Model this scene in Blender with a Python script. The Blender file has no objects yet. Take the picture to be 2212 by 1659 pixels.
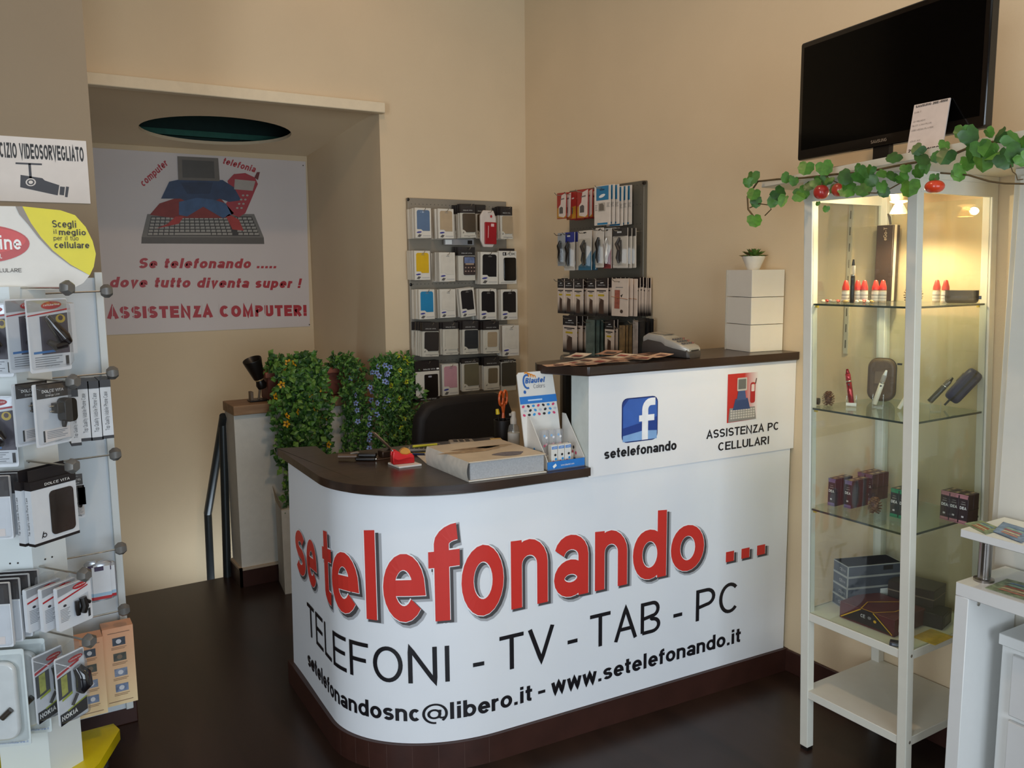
import bpy, math, random
from mathutils import Vector, Matrix
R = math.radians
SC = bpy.context.scene
COL = SC.collection

# ------------------------------------------------------------------ camera, light, exposure
CAM_POS = (-2.553, -3.937, 1.55)
CAM_ROWS = ((0.848042, -0.529844, -0.009471), (0.077934, 0.107020, 0.991198), (0.524166, 0.841316, -0.132051))  # right, up, forward
FPX = 1830.0
def _fix(rows):
    f = Vector(rows[2]).normalized(); r = Vector(rows[0]); r = (r - f * r.dot(f)).normalized(); u = r.cross(f)
    return r, u, f
CR, CU, CF = _fix(CAM_ROWS)
cam = bpy.data.cameras.new('camera'); camo = bpy.data.objects.new('camera', cam); COL.objects.link(camo)
cam.sensor_fit = 'HORIZONTAL'; cam.sensor_width = 36.0; cam.lens = FPX / 2212 * 36.0
cam.clip_start = 0.05; cam.clip_end = 100
camo.matrix_world = Matrix(((CR.x, CU.x, -CF.x, CAM_POS[0]), (CR.y, CU.y, -CF.y, CAM_POS[1]), (CR.z, CU.z, -CF.z, CAM_POS[2]), (0, 0, 0, 1)))
SC.camera = camo
SC.view_settings.view_transform = 'Standard'; SC.view_settings.look = 'None'
SC.view_settings.gamma = 1.0; SC.view_settings.use_curve_mapping = False
SC.view_settings.exposure = 0.0
SC.cycles.max_bounces = 8; SC.cycles.transparent_max_bounces = 24; SC.cycles.use_denoising = True
SC.cycles.sample_clamp_indirect = 6.0

world = bpy.data.worlds.new('world'); SC.world = world; world.use_nodes = True
world.node_tree.nodes['Background'].inputs[0].default_value = (0.62, 0.78, 1.0, 1)
world.node_tree.nodes['Background'].inputs[1].default_value = 0.35

def area_light(name, loc, target, size, size_y, power, color, spread=180):
    l = bpy.data.lights.new(name, 'AREA'); l.shape = 'RECTANGLE'; l.size = size; l.size_y = size_y
    l.energy = power; l.color = color; l.spread = R(spread)
    o = bpy.data.objects.new(name, l); COL.objects.link(o); o.location = loc
    d = Vector(target) - Vector(loc); o.rotation_euler = d.to_track_quat('-Z', 'Y').to_euler()
    return o
def spot_light(name, loc, target, power, color, angle=120, blend=0.6, rad=0.05):
    l = bpy.data.lights.new(name, 'SPOT'); l.energy = power; l.color = color; l.spot_size = R(angle); l.spot_blend = blend
    l.shadow_soft_size = rad
    o = bpy.data.objects.new(name, l); COL.objects.link(o); o.location = loc
    d = Vector(target) - Vector(loc); o.rotation_euler = d.to_track_quat('-Z', 'Y').to_euler()
    return o
# overcast daylight through the shop window behind the camera, and the warm ceiling lamps of the shop
area_light('window_daylight', (-2.35, -6.85, 1.35), (-2.0, -1.0, 0.85), 3.0, 2.1, 92, (0.78, 0.89, 1.0), 160)
area_light('door_daylight', (-5.4, -4.6, 1.3), (-0.5, -3.0, 0.7), 1.6, 2.0, 95, (0.80, 0.90, 1.0), 160)
area_light('niche_fill_light', (-1.5, 0.72, -0.35), (-1.5, 0.85, 1.5), 0.5, 0.25, 3.2, (0.80, 0.90, 1.0), 170)  # unseen fill light added below the floor edge to brighten the niche
spot_light('ceiling_lamp', (-1.15, -0.62, 3.3), (-1.15, -0.45, 0), 4.5, (1.0, 0.56, 0.28), 165, 0.6, 0.06)
spot_light('ceiling_lamp', (-1.6, -2.2, 3.3), (-1.3, -2.1, 0), 42, (1.0, 0.66, 0.39), 165, 0.6, 0.06)

# ------------------------------------------------------------------ rays: a photograph pixel to a point on a known plane of the room
def ray(u, v): return CF + CR * ((u - 1106.0) / FPX) - CU * ((v - 829.5) / FPX)
CP = Vector(CAM_POS)
def onx(u, v, x): d = ray(u, v); return CP + d * ((x - CP.x) / d.x)
def ony(u, v, y): d = ray(u, v); return CP + d * ((y - CP.y) / d.y)
def onz(u, v, z): d = ray(u, v); return CP + d * ((z - CP.z) / d.z)
def onp(u, v, P, n):
    d = ray(u, v); n = Vector(n); return CP + d * ((Vector(P) - CP).dot(n) / d.dot(n))
def depth(P): return (Vector(P) - CP).dot(CF)

# ------------------------------------------------------------------ materials
def lin(h):
    h = h.lstrip('#'); out = []
    for i in (0, 2, 4):
        c = int(h[i:i + 2], 16) / 255; out.append(c / 12.92 if c <= .04045 else ((c + .055) / 1.055) ** 2.4)
    return out
_M = {}
def mat(col, rough=.5, metal=0., noise=.05, scale=30., bump=0., bscale=60., spec=.5, emit=0., alpha=1., coat=0.):
    key = (col, rough, metal, noise, scale, bump, bscale, spec, emit, alpha, coat)
    if key in _M: return _M[key]
    m = bpy.data.materials.new('m_' + col.lstrip('#')); m.use_nodes = True; nt = m.node_tree; b = nt.nodes['Principled BSDF']
    c = lin(col); b.inputs['Roughness'].default_value = rough; b.inputs['Metallic'].default_value = metal
    b.inputs['Specular IOR Level'].default_value = spec; b.inputs['Coat Weight'].default_value = coat
    b.inputs['Alpha'].default_value = alpha
    tc = nt.nodes.new('ShaderNodeTexCoord')
    if noise:
        n = nt.nodes.new('ShaderNodeTexNoise'); n.inputs['Scale'].default_value = scale; n.inputs['Detail'].default_value = 3
        r = nt.nodes.new('ShaderNodeValToRGB')
        r.color_ramp.elements[0].position = .3; r.color_ramp.elements[1].position = .7
        r.color_ramp.elements[0].color = [x * (1 - noise) for x in c] + [1]; r.color_ramp.elements[1].color = [min(1, x * (1 + noise)) for x in c] + [1]
        nt.links.new(tc.outputs['Object'], n.inputs['Vector']); nt.links.new(n.outputs['Fac'], r.inputs['Fac'])
        nt.links.new(r.outputs['Color'], b.inputs['Base Color'])
    else: b.inputs['Base Color'].default_value = c + [1]
    if bump:
        n2 = nt.nodes.new('ShaderNodeTexNoise'); n2.inputs['Scale'].default_value = bscale; n2.inputs['Detail'].default_value = 4
        bp = nt.nodes.new('ShaderNodeBump'); bp.inputs['Strength'].default_value = bump; bp.inputs['Distance'].default_value = .004
        nt.links.new(tc.outputs['Object'], n2.inputs['Vector']); nt.links.new(n2.outputs['Fac'], bp.inputs['Height']); nt.links.new(bp.outputs['Normal'], b.inputs['Normal'])
    if emit:
        b.inputs['Emission Color'].default_value = c + [1]; b.inputs['Emission Strength'].default_value = emit
    _M[key] = m; return m
def wood(c1, c2, rough=.35, axis=0, stretch=9., scale=3.2):
    key = ('wood', c1, c2, rough, axis, stretch)
    if key in _M: return _M[key]
    m = bpy.data.materials.new('m_wood'); m.use_nodes = True; nt = m.node_tree; b = nt.nodes['Principled BSDF']; b.inputs['Roughness'].default_value = rough
    tc = nt.nodes.new('ShaderNodeTexCoord'); mp = nt.nodes.new('ShaderNodeMapping')
    s = [scale * stretch] * 3; s[axis] = scale; mp.inputs['Scale'].default_value = s
    n = nt.nodes.new('ShaderNodeTexNoise'); n.inputs['Scale'].default_value = 1.; n.inputs['Detail'].default_value = 6; n.inputs['Distortion'].default_value = .6
    r = nt.nodes.new('ShaderNodeValToRGB'); r.color_ramp.elements[0].position = .32; r.color_ramp.elements[1].position = .68
    r.color_ramp.elements[0].color = lin(c1) + [1]; r.color_ramp.elements[1].color = lin(c2) + [1]
    L = nt.links.new
    L(tc.outputs['Object'], mp.inputs['Vector']); L(mp.outputs['Vector'], n.inputs['Vector']); L(n.outputs['Fac'], r.inputs['Fac']); L(r.outputs['Color'], b.inputs['Base Color'])
    bp = nt.nodes.new('ShaderNodeBump'); bp.inputs['Strength'].default_value = .15; bp.inputs['Distance'].default_value = .003
    L(n.outputs['Fac'], bp.inputs['Height']); L(bp.outputs['Normal'], b.inputs['Normal'])
    _M[key] = m; return m
def clear(tint='#ffffff', ior=1.45, haze=0., rough=.02):
    """thin clear sheet: fresnel reflection over straight transmission"""
    key = ('clear', tint, ior, haze, rough)
    if key in _M: return _M[key]
    m = bpy.data.materials.new('m_clear'); m.use_nodes = True; nt = m.node_tree; nt.nodes.clear()
    o = nt.nodes.new('ShaderNodeOutputMaterial'); t = nt.nodes.new('ShaderNodeBsdfTransparent'); g = nt.nodes.new('ShaderNodeBsdfGlossy')
    lw = nt.nodes.new('ShaderNodeLayerWeight'); lw.inputs['Blend'].default_value = .5; pw = nt.nodes.new('ShaderNodeMath'); pw.operation = 'POWER'; pw.inputs[1].default_value = 4.
    ma = nt.nodes.new('ShaderNodeMath'); ma.operation = 'MULTIPLY_ADD'; ma.inputs[1].default_value = .7; ma.inputs[2].default_value = (ior - 1) ** 2 / (ior + 1) ** 2; g.inputs['Roughness'].default_value = rough
    t.inputs['Color'].default_value = lin(tint) + [1]; mx = nt.nodes.new('ShaderNodeMixShader'); L = nt.links.new
    L(lw.outputs['Facing'], pw.inputs[0]); L(pw.outputs[0], ma.inputs[0]); L(ma.outputs[0], mx.inputs['Fac']); L(t.outputs[0], mx.inputs[1]); L(g.outputs[0], mx.inputs[2])
    if haze:
        d = nt.nodes.new('ShaderNodeBsdfDiffuse'); d.inputs['Color'].default_value = (.85, .86, .86, 1); m2 = nt.nodes.new('ShaderNodeMixShader'); m2.inputs['Fac'].default_value = haze
        L(mx.outputs[0], m2.inputs[1]); L(d.outputs[0], m2.inputs[2]); L(m2.outputs[0], o.inputs['Surface'])
    else: L(mx.outputs[0], o.inputs['Surface'])
    _M[key] = m; return m
def ramp_z(c0, c1, z0, z1, rough=.4):
    """a printed vertical fade, in the object's own coordinates"""
    key = ('rz', c0, c1, z0, z1)
    if key in _M: return _M[key]
    m = bpy.data.materials.new('m_fade'); m.use_nodes = True; nt = m.node_tree; b = nt.nodes['Principled BSDF']; b.inputs['Roughness'].default_value = rough
    tc = nt.nodes.new('ShaderNodeTexCoord'); sp = nt.nodes.new('ShaderNodeSeparateXYZ'); mr = nt.nodes.new('ShaderNodeMapRange')
    mr.inputs['From Min'].default_value = z0; mr.inputs['From Max'].default_value = z1
    r = nt.nodes.new('ShaderNodeValToRGB'); r.color_ramp.elements[0].color = lin(c0) + [1]; r.color_ramp.elements[1].color = lin(c1) + [1]
    L = nt.links.new; L(tc.outputs['Object'], sp.inputs[0]); L(sp.outputs['Z'], mr.inputs['Value']); L(mr.outputs[0], r.inputs['Fac']); L(r.outputs['Color'], b.inputs['Base Color'])
    _M[key] = m; return m

# ------------------------------------------------------------------ mesh builder
class MB:
    def __init__(s): s.v = []; s.f = []; s.m = []; s.mats = []; s.X = None
    def mi(s, m):
        if m not in s.mats: s.mats.append(m)
        return s.mats.index(m)
    def add(s, vs, fs, m):
        n = len(s.v); k = s.mi(m)
        s.v += [tuple(s.X @ Vector(p)) if s.X else tuple(p) for p in vs]
        s.f += [tuple(i + n for i in f) for f in fs]; s.m += [k] * len(fs); return s
    def quad(s, a, b, c, d, m): return s.add([a, b, c, d], [(0, 1, 2, 3)], m)
    def box(s, x0, x1, y0, y1, z0, z1, m):
        v = [(x, y, z) for z in (z0, z1) for y in (y0, y1) for x in (x0, x1)]
        return s.add(v, [(0, 2, 3, 1), (4, 5, 7, 6), (0, 1, 5, 4), (2, 6, 7, 3), (0, 4, 6, 2), (1, 3, 7, 5)], m)
    def prism(s, poly, z0, z1, m, mtop=None):
        n = len(poly); v = [(p[0], p[1], z0) for p in poly] + [(p[0], p[1], z1) for p in poly]
        s.add(v, [tuple(range(n - 1, -1, -1))] + [(i, (i + 1) % n, n + (i + 1) % n, n + i) for i in range(n)], m)
        return s.add(v[n:], [tuple(range(n))], mtop or m)
    def slab(s, poly, y0, y1, m):
        """poly in x,z ; y0 is the front"""
        n = len(poly); v = [(p[0], y0, p[1]) for p in poly] + [(p[0], y1, p[1]) for p in poly]
        return s.add(v, [tuple(range(n)), tuple(range(2 * n - 1, n - 1, -1))] + [(i, n + i, n + (i + 1) % n, (i + 1) % n) for i in range(n)], m)
    def flat(s, poly, y, m): return s.add([(p[0], y, p[1]) for p in poly], [tuple(range(len(poly)))], m)
    def tube(s, pts, r, m, n=8, cap=True):
        pts = [Vector(p) for p in pts]; rs = r if isinstance(r, (list, tuple)) else [r] * len(pts); v = []; up = None
        for i, p in enumerate(pts):
            d = (pts[min(i + 1, len(pts) - 1)] - pts[max(i - 1, 0)]).normalized()
            if up is None: up = Vector((0, 0, 1)) if abs(d.z) < .9 else Vector((1, 0, 0))
            a = d.cross(up).normalized(); up = a.cross(d).normalized()
            for k in range(n):
                t = 2 * math.pi * k / n; v.append(p + (a * math.cos(t) + up * math.sin(t)) * rs[i])
        f = [(i * n + k, i * n + (k + 1) % n, (i + 1) * n + (k + 1) % n, (i + 1) * n + k) for i in range(len(pts) - 1) for k in range(n)]
        if cap: f += [tuple(range(n - 1, -1, -1)), tuple((len(pts) - 1) * n + k for k in range(n))]
        return s.add(v, f, m)
    def lathe(s, prof, c, m, n=24, axis=None, sx=1., sy=1.):
        """prof: (radius, height) pairs; axis: direction (default +z)"""
        c = Vector(c); q = Vector((0, 0, 1)).rotation_difference(Vector(axis)) if axis else None; v = []
        for r, h in prof:
            for k in range(n):
                t = 2 * math.pi * k / n; p = Vector((r * math.cos(t) * sx, r * math.sin(t) * sy, h)); v.append(c + (q @ p if q else p))
        f = [(i * n + k, i * n + (k + 1) % n, (i + 1) * n + (k + 1) % n, (i + 1) * n + k) for i in range(len(prof) - 1) for k in range(n)]
        if prof[0][0] > 1e-6: f.append(tuple(range(n - 1, -1, -1)))
        if prof[-1][0] > 1e-6: f.append(tuple((len(prof) - 1) * n + k for k in range(n)))
        return s.add(v, f, m)
    def ball(s, c, rx, ry, rz, m, n=16, k=10):
        pr = [(math.sin(math.pi * i / k), -math.cos(math.pi * i / k)) for i in range(k + 1)]; v = []; c = Vector(c)
        for r, h in pr:
            for j in range(n):
                t = 2 * math.pi * j / n; v.append((c.x + rx * r * math.cos(t), c.y + ry * r * math.sin(t), c.z + rz * h))
        return s.add(v, [(i * n + j, i * n + (j + 1) % n, (i + 1) * n + (j + 1) % n, (i + 1) * n + j) for i in range(k) for j in range(n)], m)
    def build(s, name, parent=None, bevel=0., seg=2, smooth=True, local=False):
        off = Vector((0, 0, 0))
        if parent is not None and not local: off = parent_loc(parent)
        me = bpy.data.meshes.new(name); me.from_pydata([tuple(Vector(p) - off) for p in s.v], [], s.f)
        for m in s.mats: me.materials.append(m)
        me.polygons.foreach_set('material_index', s.m); me.update()
        if smooth: me.shade_smooth(); me.set_sharp_from_angle(angle=R(38))
        o = bpy.data.objects.new(name, me); COL.objects.link(o)
        if parent is not None: o.parent = parent
        if bevel:
            b = o.modifiers.new('bevel', 'BEVEL'); b.width = bevel; b.segments = seg; b.limit_method = 'ANGLE'; b.angle_limit = R(40); b.harden_normals = False
        return o
def parent_loc(p):
    l = Vector((0, 0, 0))
    while p is not None: l += Vector(p.location); p = p.parent
    return l
def thing(name, label, cat, loc=(0, 0, 0), rotz=0., group=None):
    o = bpy.data.objects.new(name, None); COL.objects.link(o); o.location = loc; o.rotation_euler = (0, 0, rotz); o.empty_display_size = .05
    return tag(o, label, cat, group)
def tag(o, label, cat, group=None):
    o['label'] = label; o['category'] = cat
    if group: o['group'] = group
    return o
def struct(o, kind='structure'): o['kind'] = kind; return o
def dup(root, loc=None, rot=None, label=None, group=None):
    def cp(o, par):
        c = o.copy(); COL.objects.link(c)
        if par is not None: c.parent = par
        for ch in o.children: cp(ch, c)
        return c
    r = cp(root, None)
    if loc is not None: r.location = loc
    if rot is not None: r.rotation_euler = rot
    if label: r['label'] = label
    if group: r['group'] = group
    return r
def rrect(x0, x1, z0, z1, r, n=4):
    out = []
    for cx, cz, a in ((x1 - r, z0 + r, -90), (x1 - r, z1 - r, 0), (x0 + r, z1 - r, 90), (x0 + r, z0 + r, 180)):
        for i in range(n + 1):
            t = R(a + 90 * i / n); out.append((cx + r * math.cos(t), cz + r * math.sin(t)))
    return out
def ell(cx, cz, rx, rz, n=20, rot=0.):
    c, s_ = math.cos(rot), math.sin(rot); out = []
    for i in range(n):
        t = 2 * math.pi * i / n; a, b = rx * math.cos(t), rz * math.sin(t); out.append((cx + a * c - b * s_, cz + a * s_ + b * c))
    return out

# ------------------------------------------------------------------ sans-serif stroke lettering
def arc(cx, cy, rx, ry, a0, a1, n=None):
    n = n or max(4, int(abs(a1 - a0) / 18)); return [(cx + rx * math.cos(R(a0 + (a1 - a0) * i / n)), cy + ry * math.sin(R(a0 + (a1 - a0) * i / n))) for i in range(n + 1)]
DTOP = [1.0]
def glyph(c, h):
    X = .73; q = (X - 2 * h) / 4; Q = (1 - 2 * h) / 4
    def el(w): return arc(w / 2, X / 2, w / 2 - h, X / 2 - h, 0, 360, 24)
    def arch(x0, w): return [(x0 + h, X - .3), *arc(x0 + w / 2, X - .27, w / 2 - h, .27 - h, 180, 0), (x0 + w - h, 0)]
    def ess(w, T):
        k = (T - 2 * h) / 4; return arc(w / 2, T - h - k, w / 2 - h, k, 25, 270, 12) + arc(w / 2, h + k, w / 2 - h, k, 90, -155, 12)[1:]
    G = {
     'o': (.62, lambda w: [el(w)]), 'c': (.56, lambda w: [arc(w / 2 + .01, X / 2, w / 2 - h, X / 2 - h, 45, 315, 16)]),
     'e': (.6, lambda w: [[(h, X / 2), (w - h, X / 2)] + arc(w / 2, X / 2, w / 2 - h, X / 2 - h, 0, 322, 20)]),
     'a': (.58, lambda w: [[(w - h, 0), (w - h, X - .25)] + arc(w / 2, X - .25, w / 2 - h, .25 - h, 0, 165), arc(w / 2 - .01, .22, w / 2 - h - .01, .22 - h, 0, 360, 20)]),
     'n': (.58, lambda w: [[(h, 0), (h, X)], arch(0, w)]), 'h': (.58, lambda w: [[(h, 0), (h, 1)], arch(0, w)]),
     'm': (.92, lambda w: [[(h, 0), (h, X)], arch(0, w / 2 + h), arch(w / 2 - h, w / 2 + h)]),
     'u': (.58, lambda w: [[(w - h, 0), (w - h, X)], [(h, X), (h, .27)] + arc(w / 2, .27, w / 2 - h, .27 - h, 180, 360)]),
     'd': (.62, lambda w: [[(w - h, 0), (w - h, DTOP[0])], el(w)]), 'b': (.62, lambda w: [[(h, 0), (h, 1)], el(w)]),
     'p': (.62, lambda w: [[(h, -.22), (h, X)], el(w)]), 'q': (.62, lambda w: [[(w - h, -.22), (w - h, X)], el(w)]),
     'g': (.6, lambda w: [[(w - h, X), (w - h, -.02)] + arc(w / 2, 0, w / 2 - h, .22 - h, 0, -150), el(w)]),
     'l': (.24, lambda w: [[(w / 2, 0), (w / 2, 1)]]), 'i': (.24, lambda w: [[(w / 2, 0), (w / 2, X)], [(w / 2, 1 - 2 * h), (w / 2, 1)]]),
     't': (.36, lambda w: [[(w * .45, .95), (w * .45, .18)] + arc(w * .45 + .16, .16, .16, .16 - h, 180, 270), [(0, X - h), (w, X - h)]]),
     'f': (.36, lambda w: [[(w * .42, 0), (w * .42, .8)] + arc(w * .42 + .18, .8, .18, .2 - h, 180, 90), [(0, X - h), (w, X - h)]]),
     's': (.54, lambda w: [ess(w, X)]), 'r': (.38, lambda w: [[(h, 0), (h, X)], [(h, X - .28)] + arc(w, X - .28, w - h, .28 - h, 180, 95)]),
     'v': (.54, lambda w: [[(h * .8, X), (w / 2, h * .6), (w - h * .8, X)]]), 'w': (.8, lambda w: [[(h * .8, X), (w * .27, h * .5), (w / 2, X - h * .4), (w * .73, h * .5), (w - h * .8, X)]]),
     'y': (.54, lambda w: [[(h * .8, X), (w / 2, 0)], [(w - h * .8, X), (w * .4, -.15), (w * .1, -.2)]]), 'k': (.54, lambda w: [[(h, 0), (h, 1)], [(h, .28), (w - h, X)], [(w * .38, .42), (w - h, 0)]]),
     'x': (.54, lambda w: [[(h, 0), (w - h, X)], [(h, X), (w - h, 0)]]), 'z': (.52, lambda w: [[(0, X - h), (w - h, X - h), (h, h), (w, h)]]),
     'A': (.72, lambda w: [[(h * .7, 0), (w / 2, 1 - h * .5), (w - h * .7, 0)], [(w * .18, .34), (w * .82, .34)]]),
     'B': (.66, lambda w: [[(h, h), (h, 1 - h), (w * .55, 1 - h)] + arc(w * .6, .745, w * .4 - h - .03, .255 - h, 90, -90) + [(h, .49)], [(w * .5, .49)] + arc(w * .58, .25, w * .42 - h, .25 - h + .0, 90, -90) + [(h, h)]]),
     'C': (.74, lambda w: [arc(w / 2 + .01, .5, w / 2 - h, .5 - h, 45, 315, 20)]), 'G': (.78, lambda w: [arc(w / 2, .5, w / 2 - h, .5 - h, 45, 330, 20) + [(w - h, .46), (w * .55, .46)]]),
     'D': (.72, lambda w: [[(h, h), (h, 1 - h), (w * .45, 1 - h)] + arc(w * .45, .5, w * .55 - h, .5 - h, 90, -90, 12) + [(h, h)]]),
     'E': (.64, lambda w: [[(w, 1 - h), (h, 1 - h), (h, h), (w, h)], [(h, .52), (w * .93, .52)]]), 'F': (.6, lambda w: [[(w, 1 - h), (h, 1 - h), (h, 0)], [(h, .5), (w * .88, .5)]]),
     'I': (.24, lambda w: [[(w / 2, 0), (w / 2, 1)]]), 'K': (.68, lambda w: [[(h, 0), (h, 1)], [(h, .35), (w - h, 1)], [(w * .35, .55), (w - h, 0)]]),
     'L': (.56, lambda w: [[(h, 1), (h, h), (w, h)]]), 'M': (.82, lambda w: [[(h, 0), (h, 1 - h * .3), (w / 2, h), (w - h, 1 - h * .3), (w - h, 0)]]),
     'N': (.72, lambda w: [[(h, 0), (h, 1 - h * .3), (w - h, h * .3), (w - h, 1)]]), 'O': (.78, lambda w: [arc(w / 2, .5, w / 2 - h, .5 - h, 0, 360, 30)]),
     'P': (.66, lambda w: [[(h, 0), (h, 1 - h), (w * .55, 1 - h)] + arc(w * .55, .71, w * .45 - h, .29 - h, 90, -90) + [(h, .42)]]),
     'R': (.7, lambda w: [[(h, 0), (h, 1 - h), (w * .55, 1 - h)] + arc(w * .55, .72, w * .43 - h, .28 - h, 90, -90) + [(h, .44)], [(w * .45, .44), (w - h, 0)]]),
     'Q': (.78, lambda w: [arc(w / 2, .5, w / 2 - h, .5 - h, 0, 360, 30), [(w * .6, .25), (w, -.02)]]),
     'S': (.66, lambda w: [ess(w, 1)]), 'T': (.64, lambda w: [[(0, 1 - h), (w, 1 - h)], [(w / 2, 1 - h), (w / 2, 0)]]), 'U': (.7, lambda w: [[(h, 1), (h, .33)] + arc(w / 2, .33, w / 2 - h, .33 - h, 180, 360) + [(w - h, 1)]]),
     'V': (.7, lambda w: [[(h * .7, 1), (w / 2, h * .5), (w - h * .7, 1)]]), 'X': (.66, lambda w: [[(h, 0), (w - h, 1)], [(h, 1), (w - h, 0)]]), 'Y': (.66, lambda w: [[(h, 1), (w / 2, .42), (w / 2, 0)], [(w - h, 1), (w / 2, .42)]]),
     'Z': (.64, lambda w: [[(h, 1 - h), (w - h * 1.4, 1 - h), (h * 1.4, h), (w, h)]]), 'J': (.5, lambda w: [[(w - h, 1), (w - h, .25)] + arc(w / 2, .25, w / 2 - h, .25 - h, 0, -170)]),
     '0': (.58, lambda w: [arc(w / 2, .5, w / 2 - h, .5 - h, 0, 360, 24)]), '2': (.58, lambda w: [arc(w / 2, .72, w / 2 - h, .28 - h, 170, -20) + [(h, h), (w, h)]]), '7': (.56, lambda w: [[(0, 1 - h), (w - h, 1 - h), (w * .35, 0)]]),
     '9': (.58, lambda w: [arc(w / 2, .68, w / 2 - h, .32 - h, 0, 360, 20), [(w - h, .66), (w - h, .4), (w * .5, h), (h, h * 1.5)]]), '4': (.58, lambda w: [[(w * .75, 0), (w * .75, 1), (h, .3), (w, .3)]]), '6': (.58, lambda w: [arc(w / 2, .32, w / 2 - h, .32 - h, 0, 360, 20), [(h, .34), (h, .6), (w * .5, 1 - h), (w - h, 1 - h * 1.5)]]),
     '.': (.24, lambda w: [[(w / 2, 0), (w / 2, 2 * h)]]), ',': (.2, lambda w: [[(w / 2, .1), (w / 2 - .04, -.12)]]), '-': (.38, lambda w: [[(.03, .36), (w - .03, .36)]]), '!': (.26, lambda w: [[(w / 2, 0), (w / 2, 2 * h)], [(w / 2, .3), (w / 2, 1)]]),
     '@': (1.0, lambda w: [arc(w / 2, .4, w / 2 - h, .6 - h, -50, 275, 30), arc(w * .47, .38, w * .22, .24, 0, 360, 18), [(w * .7, .62), (w * .66, .2)] + arc(w * .78, .24, w * .11, .1, 200, 330)]),
     '+': (.5, lambda w: [[(0, .4), (w, .4)], [(w / 2, .15), (w / 2, .65)]]), ' ': (.3, lambda w: []),
    }
    w, fn = G.get(c, G['-']); return w, fn(w)
def text_width(s, gap=.1, h=.07): return sum(glyph(c, h)[0] + gap for c in s) - gap
def strokes(mb, lines, h, place, m, sub=0.):
    """thick polylines; place maps (x, y) to 3-D"""
    for li, pl in enumerate(lines):
        pl = [p for i, p in enumerate(pl) if i == 0 or math.hypot(p[0] - pl[i - 1][0], p[1] - pl[i - 1][1]) > 1e-5]
        if sub:
            out = [pl[0]]
            for a, b in zip(pl, pl[1:]):
                k = max(1, int(math.hypot(b[0] - a[0], b[1] - a[1]) / sub)); out += [(a[0] + (b[0] - a[0]) * i / k, a[1] + (b[1] - a[1]) * i / k) for i in range(1, k + 1)]
            pl = out
        n = len(pl); closed = n > 3 and math.hypot(pl[0][0] - pl[-1][0], pl[0][1] - pl[-1][1]) < 1e-6; L = []; Rr = []
        for i in range(n):
            a = pl[i - 1] if i > 0 else (pl[-2] if closed else None); b = pl[i + 1] if i < n - 1 else (pl[1] if closed else None); p = pl[i]
            def nd(p, q):
                d = math.hypot(q[0] - p[0], q[1] - p[1]) or 1; return (-(q[1] - p[1]) / d, (q[0] - p[0]) / d)
            if a is None: nx, ny = nd(p, b); k = 1
            elif b is None: nx, ny = nd(a, p); k = 1
            else:
                n1, n2 = nd(a, p), nd(p, b); nx, ny = n1[0] + n2[0], n1[1] + n2[1]; d = math.hypot(nx, ny)
                if d < .2: nx, ny = n1; k = 1
                else:
                    nx, ny = nx / d, ny / d; k = min(1 / max(.3, nx * n1[0] + ny * n1[1]), 2.2)
            L.append((p[0] + nx * h * k, p[1] + ny * h * k)); Rr.append((p[0] - nx * h * k, p[1] - ny * h * k))
        v = [Vector(place(*q)) for q in L] + [Vector(place(*q)) for q in Rr]
        if li:                                                        # keep crossing strokes of one letter from lying in the same plane
            nn_ = (v[1] - v[0]).cross(v[n] - v[0])
            if nn_.length > 1e-12: d = nn_.normalized() * (5e-5 * li); v = [p + d for p in v]
        mb.add(v, [(i, i + 1, n + i + 1, n + i) for i in range(n - 1)], m)
def text(mb, s, O, ex, ez, size, m, bold=.07, width=None, gap=.1, off=None, shear=0., align='l', stencil=False):
    """one line of lettering: O = left end of the baseline, ex / ez the writing and up directions, size = cap height"""
    O, ex, ez = Vector(O), Vector(ex).normalized(), Vector(ez).normalized(); nat = text_width(s, gap, bold) * size
    kx = (width / nat) if width else 1.
    if align == 'c': O = O - ex * (nat * kx / 2)
    if align == 'r': O = O - ex * (nat * kx)
    if off is not None: O = O + Vector(off)
    x = 0.
    for c in s:
        w, ls = glyph(c, bold)
        strokes(mb, ls, bold, lambda a, b: O + ex * ((x + a + shear * b) * size * kx) + ez * (b * size), m)
        x += w + gap
    return nat * kx
# ------------------------------------------------------------------ the room
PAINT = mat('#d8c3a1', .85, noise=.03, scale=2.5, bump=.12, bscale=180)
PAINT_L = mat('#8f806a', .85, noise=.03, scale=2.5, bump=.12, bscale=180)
WHITEP = mat('#e6e3da', .6, noise=.02)
DARKWOOD = wood('#33221b', '#473026', .32, 0)
SKIRT = mat('#3a2019', .4, noise=.15, scale=14)
TX, NX = -2.211, -0.845          # edge of the wall at the left; right jamb of the stair niche
def room_box(name, boxes, m, kind='structure'):
    b = MB()
    for q in boxes: b.box(*q, m)
    return struct(b.build(name, smooth=False))
fl = MB(); fm = wood('#261a15', '#35251e', .3, 1, 6., 1.3)
fl.box(-5.5, 0, -7.0, 0.0, -.12, 0, fm); fl.box(TX - .1, NX, 0.0, .42, -.12, 0, fm); struct(fl.build('floor', smooth=False))
room_box('wall_right', [(0, .15, -7.0, .15, -.12, 3.4)], PAINT)
room_box('wall_back', [(NX, 0, 0, 1.25, -1.6, 3.4), (TX - .2, NX, 0, .12, 2.335, 3.4)], PAINT)
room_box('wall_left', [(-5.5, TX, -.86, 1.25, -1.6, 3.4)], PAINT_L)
room_box('wall_niche', [(TX, NX, 1.085, 1.25, -1.6, 3.4)], PAINT)
room_box('wall_side', [(-5.65, -5.5, -7.0, -.86, -.12, 3.4)], PAINT_L)
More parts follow.
